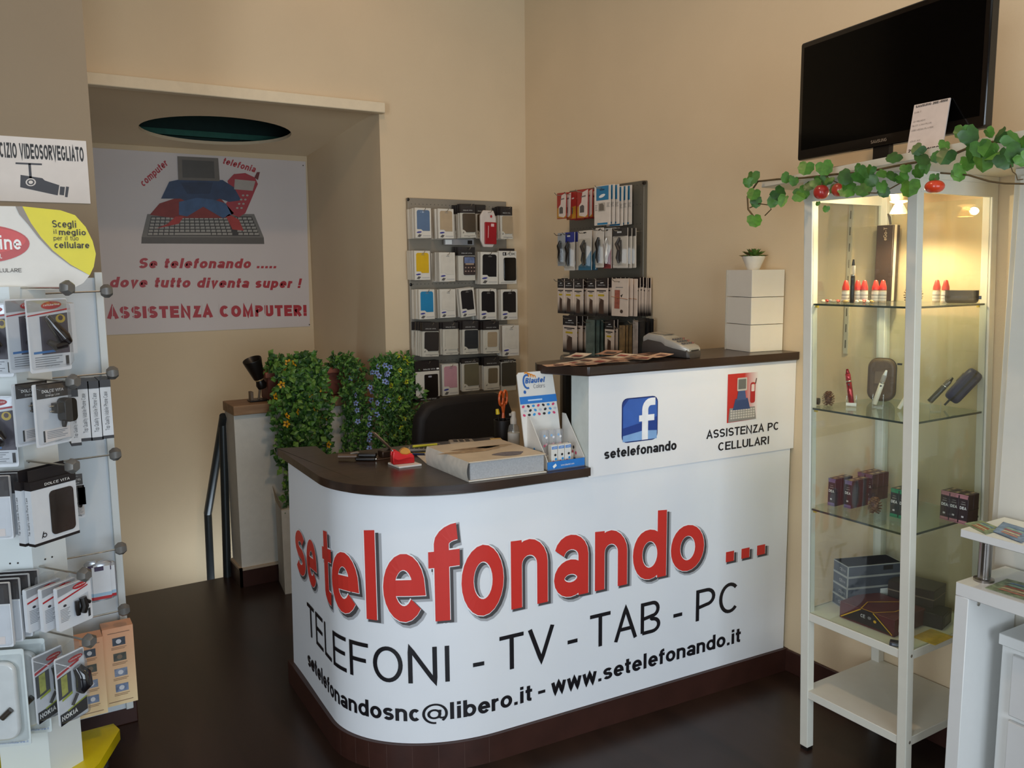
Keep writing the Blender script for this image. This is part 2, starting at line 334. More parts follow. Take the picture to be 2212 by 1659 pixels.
room_box('wall_front', [(-5.65, -4.8, -7.15, -7.0, -.12, 3.4), (-.9, .15, -7.15, -7.0, -.12, 3.4), (-4.8, -.9, -7.15, -7.0, -.12, .25), (-4.8, -.9, -7.15, -7.0, 2.75, 3.4)], PAINT_L)
room_box('ceiling', [(-5.65, .15, -7.15, 1.25, 3.4, 3.5)], WHITEP)
wf = MB(); al = mat('#9a9c9c', .4, .8)
for x in (-4.8, -2.88, -.98): wf.box(x, x + .08, -7.1, -7.02, .25, 2.75, al)
wf.box(-4.8, -.9, -7.1, -7.02, .25, .33, al); wf.box(-4.8, -.9, -7.1, -7.02, 2.67, 2.75, al)
struct(wf.build('window_1', smooth=False))
# niche: sloping ceiling with a round opening, a green void over it
ZA, ZB = 2.335, 2.237
def nz(y): return ZA + (ZB - ZA) * y / 1.085
hc, hr, N = Vector((-1.455, .66)), .375, 48
def hole_pt(k, r=hr, ry=None): t = 2 * math.pi * k / N; return (hc.x + r * math.cos(t), hc.y + (ry or .285) * math.sin(t))
cn = MB(); rim = []; outer = []
for k in range(N):
    x, y = hole_pt(k); rim.append((x, y, nz(y)))
    t = 2 * math.pi * k / N; c, s_ = math.cos(t), math.sin(t)
    q = min(((NX - hc.x) / c if c > 0 else (TX - hc.x) / c) if abs(c) > 1e-6 else 99, ((1.085 - hc.y) / s_ if s_ > 0 else (0 - hc.y) / s_) if abs(s_) > 1e-6 else 99)
    x, y = hc.x + q * c, hc.y + q * s_; outer.append((x, y, nz(y)))
# outline corners
v = rim + outer; cn.add(v, [(k, (k + 1) % N, N + (k + 1) % N, N + k) for k in range(N)], PAINT)
for cx, cy in ((NX, 1.085), (TX, 1.085), (TX, 0), (NX, 0)):
    best = sorted(range(N), key=lambda k: (outer[k][0] - cx) ** 2 + (outer[k][1] - cy) ** 2)[:2]
    a, b = sorted(best); cn.add([outer[a], outer[b], (cx, cy, nz(cy))], [(0, 1, 2)], PAINT)
cn.add([(p[0], p[1], p[2]) for p in rim] + [(p[0], p[1], p[2] + .016) for p in rim], [(k, (k + 1) % N, N + (k + 1) % N, N + k) for k in range(N)], PAINT)
struct(cn.build('ceiling_niche', smooth=False))
gv = MB(); GRN = mat('#1f5a4a', .7, noise=.1); GRD = mat('#0e2a24', .8, noise=.1)
gv.box(TX, NX, .12, .16, nz(.1) + .06, 3.0, GRD); gv.box(TX, NX, 1.03, 1.08, 2.262, 3.0, GRD); gv.box(TX, NX, .12, 1.08, 3.0, 3.05, GRD)
gv.box(TX + .02, NX - .02, .99, 1.0299, 2.292, 2.322, GRN)
struct(gv.build('ceiling_recess', smooth=False))
lt = MB(); LY = -.05
a = ony(833, 244, LY); b_ = ony(833, 221, LY)
lt.box(TX - .1, a.x, LY, 0.0, a.z, b_.z, mat('#e3d3b4', .7, noise=.03)); struct(lt.build('trim_1', bevel=.004))
sk = MB(); sk.box(-.012, 0, -7.0, -1.84, 0, .088, SKIRT); struct(sk.build('baseboard_right', bevel=.003))
sk = MB(); sk.box(-5.5, TX + .012, -.872, -.86, 0, .088, SKIRT); struct(sk.build('baseboard_left', bevel=.003))
st = MB()                                                            # the stair going down behind the floor edge
for i in range(5): st.box(TX, NX, .42 + .13 * i, .42 + .13 * (i + 1), -1.6, -.18 * (i + 1), DARKWOOD)
struct(st.build('floor_stairs', smooth=False))
# half wall at the stair head with a wooden cap
PA = Vector((-1.553, .23, 0)); px1 = NX
hw = MB(); hwm = mat('#dcdad0', .8, noise=.03, bump=.1, bscale=150)
hw.box(PA.x, px1, .23, .41, 0, .868, hwm); hwo = struct(hw.build('wall_parapet', smooth=False))
c = MB(); c.box(PA.x - .006, px1, .205, .42, .868, .916, wood('#8d6b4b', '#a98763', .6, 0)); struct(c.build('trim_2', bevel=.004))
c = MB(); c.box(PA.x - .012, px1, .218, .23, 0, .085, SKIRT); c.box(PA.x - .012, PA.x, .218, .41, 0, .085, SKIRT)
c.box(PA.x - .014, px1, .216, .23, .085, .097, mat('#bfae98', .7)); c.box(PA.x - .014, PA.x, .216, .41, .085, .097, mat('#bfae98', .7))
struct(c.build('baseboard_parapet', smooth=False))
# handrail
RAILM = mat('#3d4244', .35, .5, noise=.05)
q0 = onz(490, 1245, 0); q1 = ony(481, 905, q0.y); q2 = ony(449, 1108, .80); q3 = Vector((q2.x - .01, .80, -.6))
hr_ = thing('stair_handrail', 'dark grey tubular handrail sloping down beside the white half wall', 'handrail', (q0.x, q0.y, 0))
b = MB(); b.tube([(q0.x, q0.y, -.12), (q1.x, q1.y, q1.z - .02)], .021, RAILM, 12); b.build('post', hr_)
b = MB(); b.tube([(q1.x - .0, q1.y - .03, q1.z + .02), (q2.x, q2.y, q2.z)], .022, RAILM, 12); b.build('rail', hr_)
b = MB(); b.tube([(q2.x, q2.y, q2.z), tuple(q3)], .021, RAILM, 12); b.build('post', hr_)

# small black clip lamp on the cap
P = onp(555, 868, (0, .3, 0), (0, 1, 0)); P.z = .918
BLK = mat('#17120f', .35, noise=.05)
l = thing('clip_lamp', 'small black clip spotlight standing on the wooden cap of the half wall', 'lamp', P)
b = MB(); b.box(P.x - .04, P.x + .055, P.y - .03, P.y + .03, P.z, P.z + .008, BLK); b.box(P.x - .035, P.x - .02, P.y - .02, P.y + .02, P.z, P.z + .05, mat('#6b5a48', .5)); b.build('clip', l, bevel=.002)
b = MB(); b.tube([P + Vector((.01, 0, .005)), P + Vector((.018, 0, .06))], .006, mat('#6b5a48', .4, .3)); b.build('arm', l)
b = MB(); ax = Vector((-.3, -.15, .85)).normalized(); o = P + Vector((.028, 0, .072))
b.lathe([(.0, -.012), (.022, -.008), (.026, .01), (.02, .03), (.018, .04), (.026, .045), (.047, .145), (.046, .15), (.04, .14), (.0, .1)], o, BLK, 24, axis=ax); b.build('lamp_head', l)
b = MB(); b.lathe([(.021, .036), (.023, .04), (.021, .044)], o, mat('#c9a878', .4, .4), 24, axis=ax); b.build('collar', l)

# ------------------------------------------------------------------ reception counter
PATH = [(-1.655 + (-.017) * i / 24, -.88 - .52 * i / 24) for i in range(25)]
_b = [Vector((-1.672, -1.40)), Vector((-1.672, -1.585)), Vector((-1.49, -1.736)), Vector((-1.25, -1.752))]
for i in range(1, 41):
    t = i / 40; q = _b[0] * (1 - t) ** 3 + _b[1] * 3 * (1 - t) ** 2 * t + _b[2] * 3 * (1 - t) * t * t + _b[3] * t ** 3; PATH.append((q.x, q.y))
PATH += [(-1.25 * (1 - i / 40), -1.752 - .084 * i / 40) for i in range(1, 41)]
PATH[-1] = (-.001, -1.836)
SL = [0.]
for p, q in zip(PATH, PATH[1:]): SL.append(SL[-1] + math.hypot(q[0] - p[0], q[1] - p[1]))
def on_path(s, out=0.):
    s = max(0., min(SL[-1] - 1e-6, s)); i = 0
    lo, hi = 0, len(SL) - 1
    while hi - lo > 1:
        mid = (lo + hi) // 2
        if SL[mid] <= s: lo = mid
        else: hi = mid
    i = lo; k = (s - SL[i]) / (SL[i + 1] - SL[i])
    def nrm(j):
        a, b = PATH[max(0, j - 1)], PATH[min(len(PATH) - 1, j + 1)]; d = math.hypot(b[0] - a[0], b[1] - a[1]); return ((b[1] - a[1]) / d, -(b[0] - a[0]) / d)
    n0, n1 = nrm(i), nrm(i + 1); nx, ny = n0[0] * (1 - k) + n1[0] * k, n0[1] * (1 - k) + n1[1] * k
    return (PATH[i][0] * (1 - k) + PATH[i + 1][0] * k + nx * out, PATH[i][1] * (1 - k) + PATH[i + 1][1] * k + ny * out)
def offs(out, i0=0, i1=None): return [on_path(s, out) for s in SL[i0:i1]]
VINYL = mat('#e9ebee', .38, noise=.012, scale=5, bump=.25, bscale=7)
VPANEL = mat('#ebeaea', .45, noise=.012, scale=5)
ct = thing('reception_counter', 'curved white reception counter wrapped in a red and black printed banner', 'counter', (-1.0, -1.75, 0))
b = MB(); inner = [(-.001, -1.50), (-1.20, -1.45), (-1.56, -1.28), (-1.56, -.93)]
body = offs(-.012, 0, None); b.prism([p for p in body if p[1] < -.93 or p[0] > -1.6] + inner, 0, .888, mat('#dfe4de', .7)); b.build('body', ct, smooth=False)
def band(mb, out, z0, z1, m, s0=0., s1=None, n=150, skew=None):
    s1 = s1 or SL[-1]; v = []
    for i in range(n + 1):
        k = i / n
        for z in (z0, z1):
            a = (skew(z) if skew else s0); x, y = on_path(a + (s1 - a) * k, out - (.0022 * (1 + math.sin(9 * k * s1 + 3 * z)) * max(0, 1 - k * 3.2) if skew else 0)); v.append((x, y, z))
    mb.add(v, [(2 * i, 2 * i + 2, 2 * i + 3, 2 * i + 1) for i in range(n)], m)
b = MB(); band(b, .0, .09, .882, VINYL, n=150, skew=lambda z: .03 + .045 * (z - .09) / .79, s1=SL[-1] - .012)
b.build('banner', ct)
RED, INK = mat('#d0342b', .4, noise=.02), mat('#17151a', .4, noise=0)
RH, SH1, SH2, HALO = mat('#d0342b', .4, noise=.02), mat('#4a4748', .5, noise=0), mat('#a9aaad', .5, noise=0), mat('#f6f6f6', .4, noise=0)
LT = MB()
BIG = [('s', .145, .262), ('e', .280, .392), ('t', .462, .546), ('e', .548, .676), ('l', .703, .739), ('e', .762, .891), ('f', .903, .999), ('o', 1.003, 1.143), ('n', 1.169, 1.303), ('a', 1.327, 1.459), ('n', 1.485, 1.616), ('d', 1.640, 1.783), ('o', 1.803, 1.953), ('.', 2.057, 2.096), ('.', 2.132, 2.172), ('.', 2.209, 2.250)]
SWELL = [(0, .158), (.2, .162), (.34, .166), (.53, .188), (.61, .199), (.83, .217), (1.07, .228), (1.245, .22), (1.39, .21), (1.556, .2), (1.70, .178), (1.875, .168), (2.4, .158)]
def swell(q):
    for (a, u), (b2, v) in zip(SWELL, SWELL[1:]):
        if q <= b2: return (u + (v - u) * max(0, q - a) / (b2 - a)) / .73
    return .158 / .73
def put_path(mb, c, s0, s1, z0, cap, m, bold, out, ds=0., dz=0., grow=0., full=False):
    w, ls = glyph(c, bold); gx = (s1 - s0) / (w if not full else 2 * bold) if False else (s1 - s0) / w
    def pl(a, b): q = s0 + a * gx; x, y = on_path(q + ds, out); return (x, y, z0 + b * swell(q) + dz)
    strokes(mb, ls, bold + grow, pl, m, sub=.09)
for layer in range(4):
    for c, s0, s1 in BIG:
        bold = .085; w = s1 - s0
        if c == 'l': s0, s1 = s0 - .014, s1 + .014; bold = .068
        if c == '.': bold = .085; s0, s1 = s0 - .008, s1 + .008
        cap = .27
        if layer == 0: put_path(LT, c, s0, s1, .488, cap, SH2, bold, .0006, .012, -.010, .035)
        if layer == 1: put_path(LT, c, s0, s1, .488, cap, SH1, bold, .0011, .009, -.008, .012)
        if layer == 2: put_path(LT, c, s0, s1, .488, cap, HALO, bold, .0016, -.001, .001, .012)
        if layer == 3: put_path(LT, c, s0, s1, .488, cap, RED, bold, .0022)
def line_path(s, s0, s1, z0, cap, m, bold, gap=.1, out=.0012, breaks=None):
    tot = text_width(s, gap, bold); x = 0.; g = (s1 - s0) / tot
    for c in s:
        w, ls = glyph(c, bold)
        def pl(a, b): p = on_path(s0 + (x + a) * g, out); return (p[0], p[1], z0 + b * cap)
        strokes(LT, ls, bold, pl, m, sub=.12); x += w + gap
for s, a, z in (('TELEFONI', .254, .969), ('-', 1.032, 1.076), ('TV', 1.126, 1.326), ('-', 1.375, 1.421), ('TAB', 1.467, 1.762), ('-', 1.816, 1.863), ('PC', 1.922, 2.130)): line_path(s, a, z, .289, .117, INK, .056, .13)
for s, a, z in (('setelefonandosnc', .234, .868), ('@', .873, .953), ('libero.it', .958, 1.243), ('-', 1.263, 1.295), ('www.setelefonando.it', 1.316, 2.141)): line_path(s, a, z, .164, .056, INK, .055 if s == '@' else .092, .08)
LT.build('banner_lettering', ct, smooth=False)
b = MB(); band(b, .012, 0.0, .089, SKIRT, n=120); p0 = offs(.012); p1 = offs(-.012)
b.add([(x, y, .089) for x, y in p0] + [(x, y, .089) for x, y in p1], [(i, i + 1, len(p0) + i + 1, len(p0) + i) for i in range(len(p0) - 1)], SKIRT)
for s in (.58, .65, .70, .76, .84, .92, 1.0, 1.08): 
    x, y = on_path(s, .0125); x2, y2 = on_path(s + .002, .0125); b.quad((x, y, 0), (x2, y2, 0), (x2, y2, .086), (x, y, .086), mat('#4a3028', .6))
b.build('plinth', ct)
# raised right half
cy = R(-3.84); UX, UY = Vector((math.cos(cy), math.sin(cy), 0)), Vector((math.sin(cy), -math.cos(cy), 0))   # along the front to the wall; outward
U0 = Vector((-.918, -1.7745, 0)); UW = .918 / math.cos(cy) - .001
def uq(s, o, z): return tuple(U0 + UX * s + UY * o + Vector((0, 0, z)))
b = MB(); v = [uq(s, o, z) for z in (.884, 1.213) for s, o in ((0, 0), (UW, 0), (UW - .009, -.10), (0, -.10))]
b.add(v, [(3, 2, 1, 0), (4, 5, 6, 7), (0, 1, 5, 4), (1, 2, 6, 5), (2, 3, 7, 6), (3, 0, 4, 7)], mat('#d9dfd8', .7)); b.build('upper_body', ct, smooth=False)
b = MB(); v = [uq(s, .004, z) for z in (.88, 1.213) for s in (0, UW)]; b.quad(v[0], v[1], v[3], v[2], VPANEL); b.build('upper_panel', ct, smooth=False)
g = MB()
def upt(x, z, o=.0052): return uq((x + .918) / math.cos(cy), o, z)
def upoly(poly, o, m): g.add([upt(x, z, o) for x, z in poly], [tuple(range(len(poly)))], m)
FB1, FB2, FB3 = mat('#25428f', .35), mat('#3b63b4', .35), mat('#86aede', .35)
upoly(rrect(-.788, -.640, .980, 1.130, .022), .0048, mat('#1c2f6e', .4)); upoly(rrect(-.784, -.644, .984, 1.126, .02), .0052, FB1)
upoly([(-.784, 1.03), (-.784, 1.1), (-.76, 1.126), (-.66, 1.126), (-.644, 1.11), (-.644, 1.06), (-.7, 1.045)], .0056, FB2); upoly([(-.784, 1.004), (-.784, .984 + .0), (-.644, .984), (-.644, 1.012), (-.70, 1.016)], .0058, FB3)
WH = mat('#f4f5f7', .4)
strokes(g, [[(-.694, .984), (-.694, 1.086)] + arc(-.670, 1.086, .024, .026, 180, 90) + [(-.652, 1.112)]], .0125, lambda x, z: upt(x, z, .0064), WH)
strokes(g, [[(-.719, 1.058), (-.656, 1.058)]], .0105, lambda x, z: upt(x, z, .0068), WH)
ex = UX; ez = Vector((0, 0, 1))
text(g, 'setelefonando', upt(-.857, .9345), ex, ez, .034, INK, .10, width=.300, gap=.07)
text(g, 'ASSISTENZA PC', upt(-.425, .958), ex, ez, .030, INK, .082, width=.347, gap=.09)
text(g, 'CELLULARI', upt(-.371, .909), ex, ez, .030, INK, .082, width=.246, gap=.09)
# red sticker with a plain computer, phone and keyboard
stm = bpy.data.materials.new('m_sticker'); stm.use_nodes = True; nt = stm.node_tree; tc = nt.nodes.new('ShaderNodeTexCoord'); sp = nt.nodes.new('ShaderNodeSeparateXYZ'); mr = nt.nodes.new('ShaderNodeMapRange')
rp = nt.nodes.new('ShaderNodeValToRGB'); rp.color_ramp.elements[0].color = lin('#c5322c') + [1]; rp.color_ramp.elements[1].color = lin('#ecebea') + [1]
mr.inputs['From Min'].default_value = .745; mr.inputs['From Max'].default_value = .812
nt.links.new(tc.outputs['Object'], sp.inputs[0]); nt.links.new(sp.outputs['X'], mr.inputs['Value']); nt.links.new(mr.outputs[0], rp.inputs['Fac']); nt.links.new(rp.outputs['Color'], nt.nodes['Principled BSDF'].inputs['Base Color']); nt.nodes['Principled BSDF'].inputs['Roughness'].default_value = .4
upoly([(-.333, 1.006), (-.189, 1.009), (-.189, 1.181), (-.333, 1.181)], .0048, stm)
GB, GL, GK = mat('#8d8a85', .5), mat('#c9c5bc', .5), mat('#45413f', .5)
upoly([(-.327, 1.008), (-.195, 1.010), (-.202, 1.056), (-.322, 1.058)], .0054, GB)
for r_ in range(4):
    for k in range(10): upoly([(-.318 + k * .0118, 1.018 + r_ * .009), (-.309 + k * .0118, 1.018 + r_ * .009), (-.309 + k * .0118, 1.0245 + r_ * .009), (-.318 + k * .0118, 1.0245 + r_ * .009)], .0057, GL)
upoly([(-.308, 1.05), (-.225, 1.05), (-.238, 1.09), (-.296, 1.09)], .0058, mat('#3a4d78', .5)); upoly([(-.29, 1.085), (-.245, 1.085), (-.252, 1.122), (-.283, 1.122)], .0059, mat('#4a5c88', .5))
upoly(rrect(-.289, -.243, 1.118, 1.165, .003), .0060, GL); upoly(rrect(-.284, -.248, 1.124, 1.160, .002), .0063, mat('#70706c', .5))
upoly(rrect(-.226, -.203, 1.07, 1.145, .008), .0060, mat('#b52b2b', .5)); upoly(rrect(-.222, -.207, 1.112, 1.138, .003), .0063, mat('#e9d9d2', .5)); upoly([(-.205, 1.14), (-.199, 1.16), (-.196, 1.158), (-.201, 1.138)], .0061, mat('#54302b', .5))
g.build('panel_lettering', ct, smooth=False)
# worktops
TOPW = wood('#2a1d16', '#3b2a20', .28, 0, 10., 2.4)
wt = thing('worktop', 'dark brown wooden worktop with a rounded corner on the low counter', 'worktop', (-1.3, -1.5, .888))
b = MB(); s_end = next(i for i, p in enumerate(PATH) if p[0] > -.935 and SL[i] > 1.2)
front = offs(.022, 0, s_end); front[0] = (-1.680, -.905)
front = [p for p in front if p[1] < -.9 or p[0] > -1.6]
poly = front + [(-.921, -1.795), (-.921, -1.17), (-1.2, -1.13), (-1.563, -1.112), (-1.545, -.95)]
b.prism(poly, .89, .9175, TOPW); b.build('board', wt, bevel=.006, seg=3)
wt2 = thing('worktop', 'narrow dark wooden worktop on the raised half of the counter', 'worktop', (-.45, -1.7, 1.214))
b = MB(); b.prism([(-.928, -1.792), (-.001, -1.856), (-.001, -1.56), (-.93, -1.545), (-.985, -1.57), (-1.012, -1.62), (-1.004, -1.655)], 1.214, 1.2445, TOPW); b.build('board', wt2, bevel=.006, seg=3)
# white carton at the foot of the half wall, beyond the counter end
P = onz(616, 1284, 0); P2 = onz(603, 1255, 0)
wb = thing('cardboard_box', 'tall white carton standing on the floor behind the counter end', 'box', P)
dx = P - P2
b = MB(); q = Vector((P.x, P.y, 0)); e1 = Vector((.35, -.03, 0)); e2 = (P2 - P); e2.z = 0
for fz, fm_ in ((.42, mat('#cfccc2', .8)),):
    v = [q, q + e1, q + e1 + e2, q + e2]; b.prism([(p.x, p.y) for p in v], 0, fz, fm_)
b.build('carton', wb, smooth=False)
b = MB(); b.add([q + Vector((0, 0, .42)), q + e2 + Vector((0, 0, .42)), q + e2 + Vector((-.012, .0, .5)), q + Vector((-.0, 0, .44))], [(0, 1, 2, 3)], mat('#b9a98c', .8)); b.build('flap', wb, smooth=False)
# ------------------------------------------------------------------ poster in the stair niche
PY = 1.078
def pp(u, v): p = ony(u, v, PY); return (p.x, p.z)
def zp(x, y): return pp(180 + x * .34961, 160 + y * .34961)           # a close-up crop of the poster
PAPER = mat('#d3c9c4', .42, noise=.02, scale=3, bump=.35, bscale=5)
po = thing('wall_poster', 'large white vinyl poster with red lettering on the back wall of the stair niche', 'poster', (-1.4, PY, 1.6))
b = MB(); tr, br = pp(660, 349), pp(669.5, 704.7)
tl = (TX + .02, tr[1] + .005); bl = (TX + .02, br[1])
b.slab([bl, br, tr, tl], PY, PY + .005, PAPER); b.build('sheet', po, smooth=False)
g = MB()
def pf(pts, lvl, m): g.flat([zp(*p) for p in pts], PY - .0008 - lvl * .0007, m)
DR = mat('#b02a33', .45, noise=.02)
K1, K2, K3, K4 = mat('#77726b', .5), mat('#5d5852', .5), mat('#a59f95', .5), mat('#3c3733', .5)
pf([(395, 865), (1055, 865), (1115, 1010), (360, 1008)], 0, K1); pf([(360, 1008), (1115, 1010), (1118, 1050), (358, 1047)], 0, K2)
pf([(418, 880), (1040, 880), (1090, 1000), (395, 998)], 1, K4)
for r_ in range(6):
    y0 = 884 + r_ * 19; xs, xe = 418 - r_ * 4.2, 1042 + r_ * 9; n = 21
    for k in range(n):
        if r_ == 5 and 5 <= k <= 11 and k != 5: continue
        w = (xe - xs) / n; x0 = xs + k * w
        if k == 16: continue
        x1 = x0 + w * (7 if (r_ == 5 and k == 5) else 1); pf([(x0 + 2, y0 + 15), (x1 - 3, y0 + 15), (x1 - 4, y0 + 2), (x0 + 3, y0 + 2)], 2, K3)
# plain desktop monitor on a blue stand over a red cloth, and a plain red phone, standing on the keyboard
RC, RC2 = mat('#8e3b35', .6, noise=.15, scale=20), mat('#b5433d', .6, noise=.1, scale=20)
pf([(410, 870), (470, 800), (560, 770), (700, 760), (850, 770), (930, 860), (880, 890), (560, 890)], 3, RC)
B1, B2, B3 = mat('#2c4060', .5, noise=.2, scale=18), mat('#3d5a80', .5, noise=.2, scale=18), mat('#22314c', .5, noise=.2, scale=18)
pf([(480, 770), (530, 665), (600, 650), (860, 655), (930, 700), (975, 780), (900, 790), (840, 770), (800, 790), (640, 790), (600, 770)], 4, B1)
pf([(590, 790), (700, 765), (800, 775), (880, 800), (915, 870), (860, 890), (740, 820), (640, 880), (590, 870)], 5, B2)
pf([(600, 670), (800, 670), (780, 740), (640, 740)], 6, B3)
pf([(450, 955), (590, 925), (620, 880), (570, 880), (520, 925)], 5, RC2); pf([(920, 960), (990, 968), (960, 900), (900, 865), (880, 880)], 5, RC2)
pf([(580, 508), (832, 520), (842, 662), (586, 655)], 6, mat('#6f675d', .5)); pf([(608, 530), (805, 540), (810, 645), (612, 640)], 7, mat('#4b463f', .4))
PR = mat('#a8343c', .5, noise=.08, scale=14)
pf([(890, 660), (930, 618), (1000, 612), (1060, 640), (1078, 680), (1060, 720), (1035, 780), (1000, 860), (960, 885), (900, 860), (880, 800), (930, 740), (900, 700)], 3, PR)
pf([(1056, 640), (1072, 606), (1090, 606), (1078, 655)], 4, mat('#6d2b2b', .5)); pf([(935, 650), (1062, 662), (1045, 722), (930, 712)], 5, mat('#a9a096', .45))
for k in range(8): pf([zz for zz in ell(1012 - (k // 2) * 12 - (k % 2) * 26, 750 + (k // 2) * 26, 8, 6, 10)], 5, mat('#a9a096', .45))
def ptext(s, x0, x1, y, cap, m=DR, bold=.115, shear=.22, y1=None, gap=.12):
    a, b_, c = zp(x0, y), zp(x1, y1 if y1 is not None else y), zp(x0, y - cap); A = Vector((a[0], PY - .0012, a[1])); B = Vector((b_[0], PY - .0012, b_[1]))
    ex = (B - A); text(g, s, A, ex, Vector((0, 0, 1)) if abs(ex.normalized().z) < .2 else Vector((-ex.z, 0, ex.x)), abs(c[1] - a[1]), m, bold, ex.length, gap, shear=shear)
ptext('Se telefonando .....', 338, 1190, 1200, 64); ptext('dove tutto diventa super !', 160, 1340, 1318, 66, y1=1322)
ptext('computer', 372, 525, 698, 44, y1=560, bold=.10); ptext('telefonia', 858, 1058, 553, 42, y1=608, bold=.10)
# heavy slab lettering cut by stencil bridges
ptext('ASSISTENZA COMPUTER!', 150, 1380, 1512, 76, bold=.135, shear=0, y1=1494, gap=.12)
_t = 'ASSISTENZA COMPUTER!'; _tot = text_width(_t, .12, .135); _x = 0.
for c in _t:
    w = glyph(c, .135)[0]
    if c in 'ASOCPU':
        x = 150 + 1230 * (_x + w / 2) / _tot; y = 1512 - 18 * (x - 150) / 1230; pf([(x - 2.2, y + 3), (x + 2.2, y + 3), (x + 2.2, y - 80), (x - 2.2, y - 80)], 4, mat('#cdc3be', .45))
    _x += w + .12
for x, y in ((1357, 565), (1396, 1548)): pf(ell(x, y, 4, 4, 8), 3, mat('#4a4238', .4))
g.build('poster_print', po, smooth=False)

# ------------------------------------------------------------------ notice on the wall at the left
WY = -.86
def wp(u, v): p = ony(u, v, WY); return (p.x, p.z)
def wz(x, y): return wp(x * .25317, 280 + y * .25317)
no = thing('surveillance_notice', 'white paper notice with a black camera pictogram taped to the wall', 'notice', (-2.4, WY, 1.9))
b = MB(); a, c, d = wp(186, 305), wp(195.5, 440), wp(-60, 297); b.slab([(d[0], c[1]), (c[0], c[1]), (c[0], a[1]), (d[0], a[1])], WY - .003, WY, mat('#d8d2cc', .6, noise=.02)); b.build('sheet', no, smooth=False)
g = MB()
def wf_(pts, m, l=0, conv=wz): g.flat([conv(*p) for p in pts], WY - .0036 - l * .0006, m)
IK = mat('#3a3a40', .5, noise=0)
a, b2 = wz(0, 240), wz(716, 262); wid = b2[0] - a[0]; cap = wz(0, 110)[1] - a[1]; tw = text_width('CIZIO VIDEOSORVEGLIATO', .1, .1); full = text_width('ESERCIZIO VIDEOSORVEGLIATO', .1, .1)
text(g, 'ESERCIZIO VIDEOSORVEGLIATO', (b2[0], WY - .0038, a[1] + .001), (1, 0, 0), (0, 0, 1), cap, mat('#1c1a1a', .5, noise=0), .1, wid * full / tw * 1.0, align='r')
wf_([(132, 280), (357, 290), (357, 305), (132, 295)], IK); wf_([(240, 290), (262, 290), (272, 420), (250, 420)], IK)
wf_([(175, 387), (360, 415), (382, 435), (505, 475), (492, 562), (172, 492)], IK); wf_([(512, 486), (553, 490), (545, 562), (506, 556)], IK); wf_([(563, 486), (588, 490), (575, 578), (553, 575)], IK)
wf_(ell(262, 450, 44, 34), mat('#d8d2cc', .6, noise=.02), 1); wf_(ell(262, 450, 32, 25), IK, 2); wf_(ell(262, 450, 19, 15), mat('#d8d2cc', .6, noise=.02), 3)
g.build('notice_print', no, smooth=False)

# ------------------------------------------------------------------ accessory display stand
SY = -1.36                                                             # depth of the crease at the front of the column
SW = mat('#d5dcdc', .45, noise=.02, scale=4); SW_DAYLIT = mat('#cfd8de', .5, noise=.02, scale=4)  # second white, for the wing panel: bluish daylight put into its colour
C0 = ony(52, 1000, SY); C1 = ony(128, 1000, SY + .06); CL = ony(-60, 1000, SY + .05)
WGY = -1.03; W0 = ony(126, 1000, WGY); W1 = ony(233, 1000, WGY); W2 = ony(250.5, 1000, WGY - .012)
ztop = ony(115, 618, SY).z; zbot = .135
sd = thing('display_stand', 'white floor stand hung with phone accessories beside the stair opening', 'display stand', (C0.x, SY + .1, 0))
b = MB(); col = [(CL.x, CL.y), (C0.x, C0.y), (C1.x, C1.y), (C1.x - .06, -1.06), (CL.x, -1.06)]; b.prism(col, zbot, ztop, SW); b.build('column', sd, smooth=False)
b = MB(); b.box(C1.x - .02, W1.x, WGY, WGY + .012, zbot, ztop + .02, SW_DAYLIT); b.build('wing_panel', sd, smooth=False)
b = MB(); ze = ony(215, 588, WGY).z; b.box(W1.x, W2.x, WGY - .012, WGY + .02, zbot, ze, SW); b.build('edge_strip', sd, bevel=.002)
HOLE = mat('#2a2a2a', .6)
b = MB()
fn = Vector((C1.y - C0.y, -(C1.x - C0.x), 0)).normalized()                # outward normal of the right facet
fd = (C1 - C0); fd.z = 0; fd.normalize()
for u, v in ((97, 1208), (112, 1203), (62, 998), (126, 655)):
    p = onp(u, v, C0, fn); b.lathe([(.0025, 0), (.0025, .001)], p + fn * .0006, HOLE, 10, axis=fn)
for u, v in ((22, 1217), (39, 1216)):
    n2 = Vector((-(CL.y - C0.y), CL.x - C0.x, 0)).normalized(); n2 = n2 if n2.y < 0 else -n2; p = onp(u, v, C0, n2); b.lathe([(.0025, 0), (.0025, .001)], p + n2 * .0006, HOLE, 10, axis=n2)
b.build('screw_hole', sd, smooth=False)
# base
bc = Vector((C0.x - .0, -1.33, 0)); YEL = mat('#d8c400', .4, noise=.03)
e0 = onz(245, 1563, .14); e1 = onz(188, 1659, .12)
b = MB(); r1 = (Vector((e0.x, e0.y)) - Vector((bc.x, bc.y))).length
poly = [(e0.x, e0.y), (e0.x + .012, e0.y - .05), (e1.x + .03, e1.y - .03), (e1.x - .1, e1.y - .19), (e1.x - .5, e1.y - .19), (e1.x - .66, e0.y - .25), (e1.x - .62, e0.y)]
b.prism(poly[::-1], .105, .14, YEL); b.build('base_plate', sd, bevel=.003)
b = MB(); 
for x, y in ((e0.x - .05, e0.y - .09), (e0.x - .48, e0.y - .07), (e1.x - .16, e1.y - .12), (e1.x - .52, e1.y - .10)):
    w = MB(); w.lathe([(.012, -.012), (.045, -.012), (.048, 0), (.045, .012), (.012, .012)], (x, y, .048), BLK, 20, axis=(1, 0, 0)); w.box(x - .018, x + .018, y - .02, y + .02, .06, .106, BLK); w.build('caster', sd)
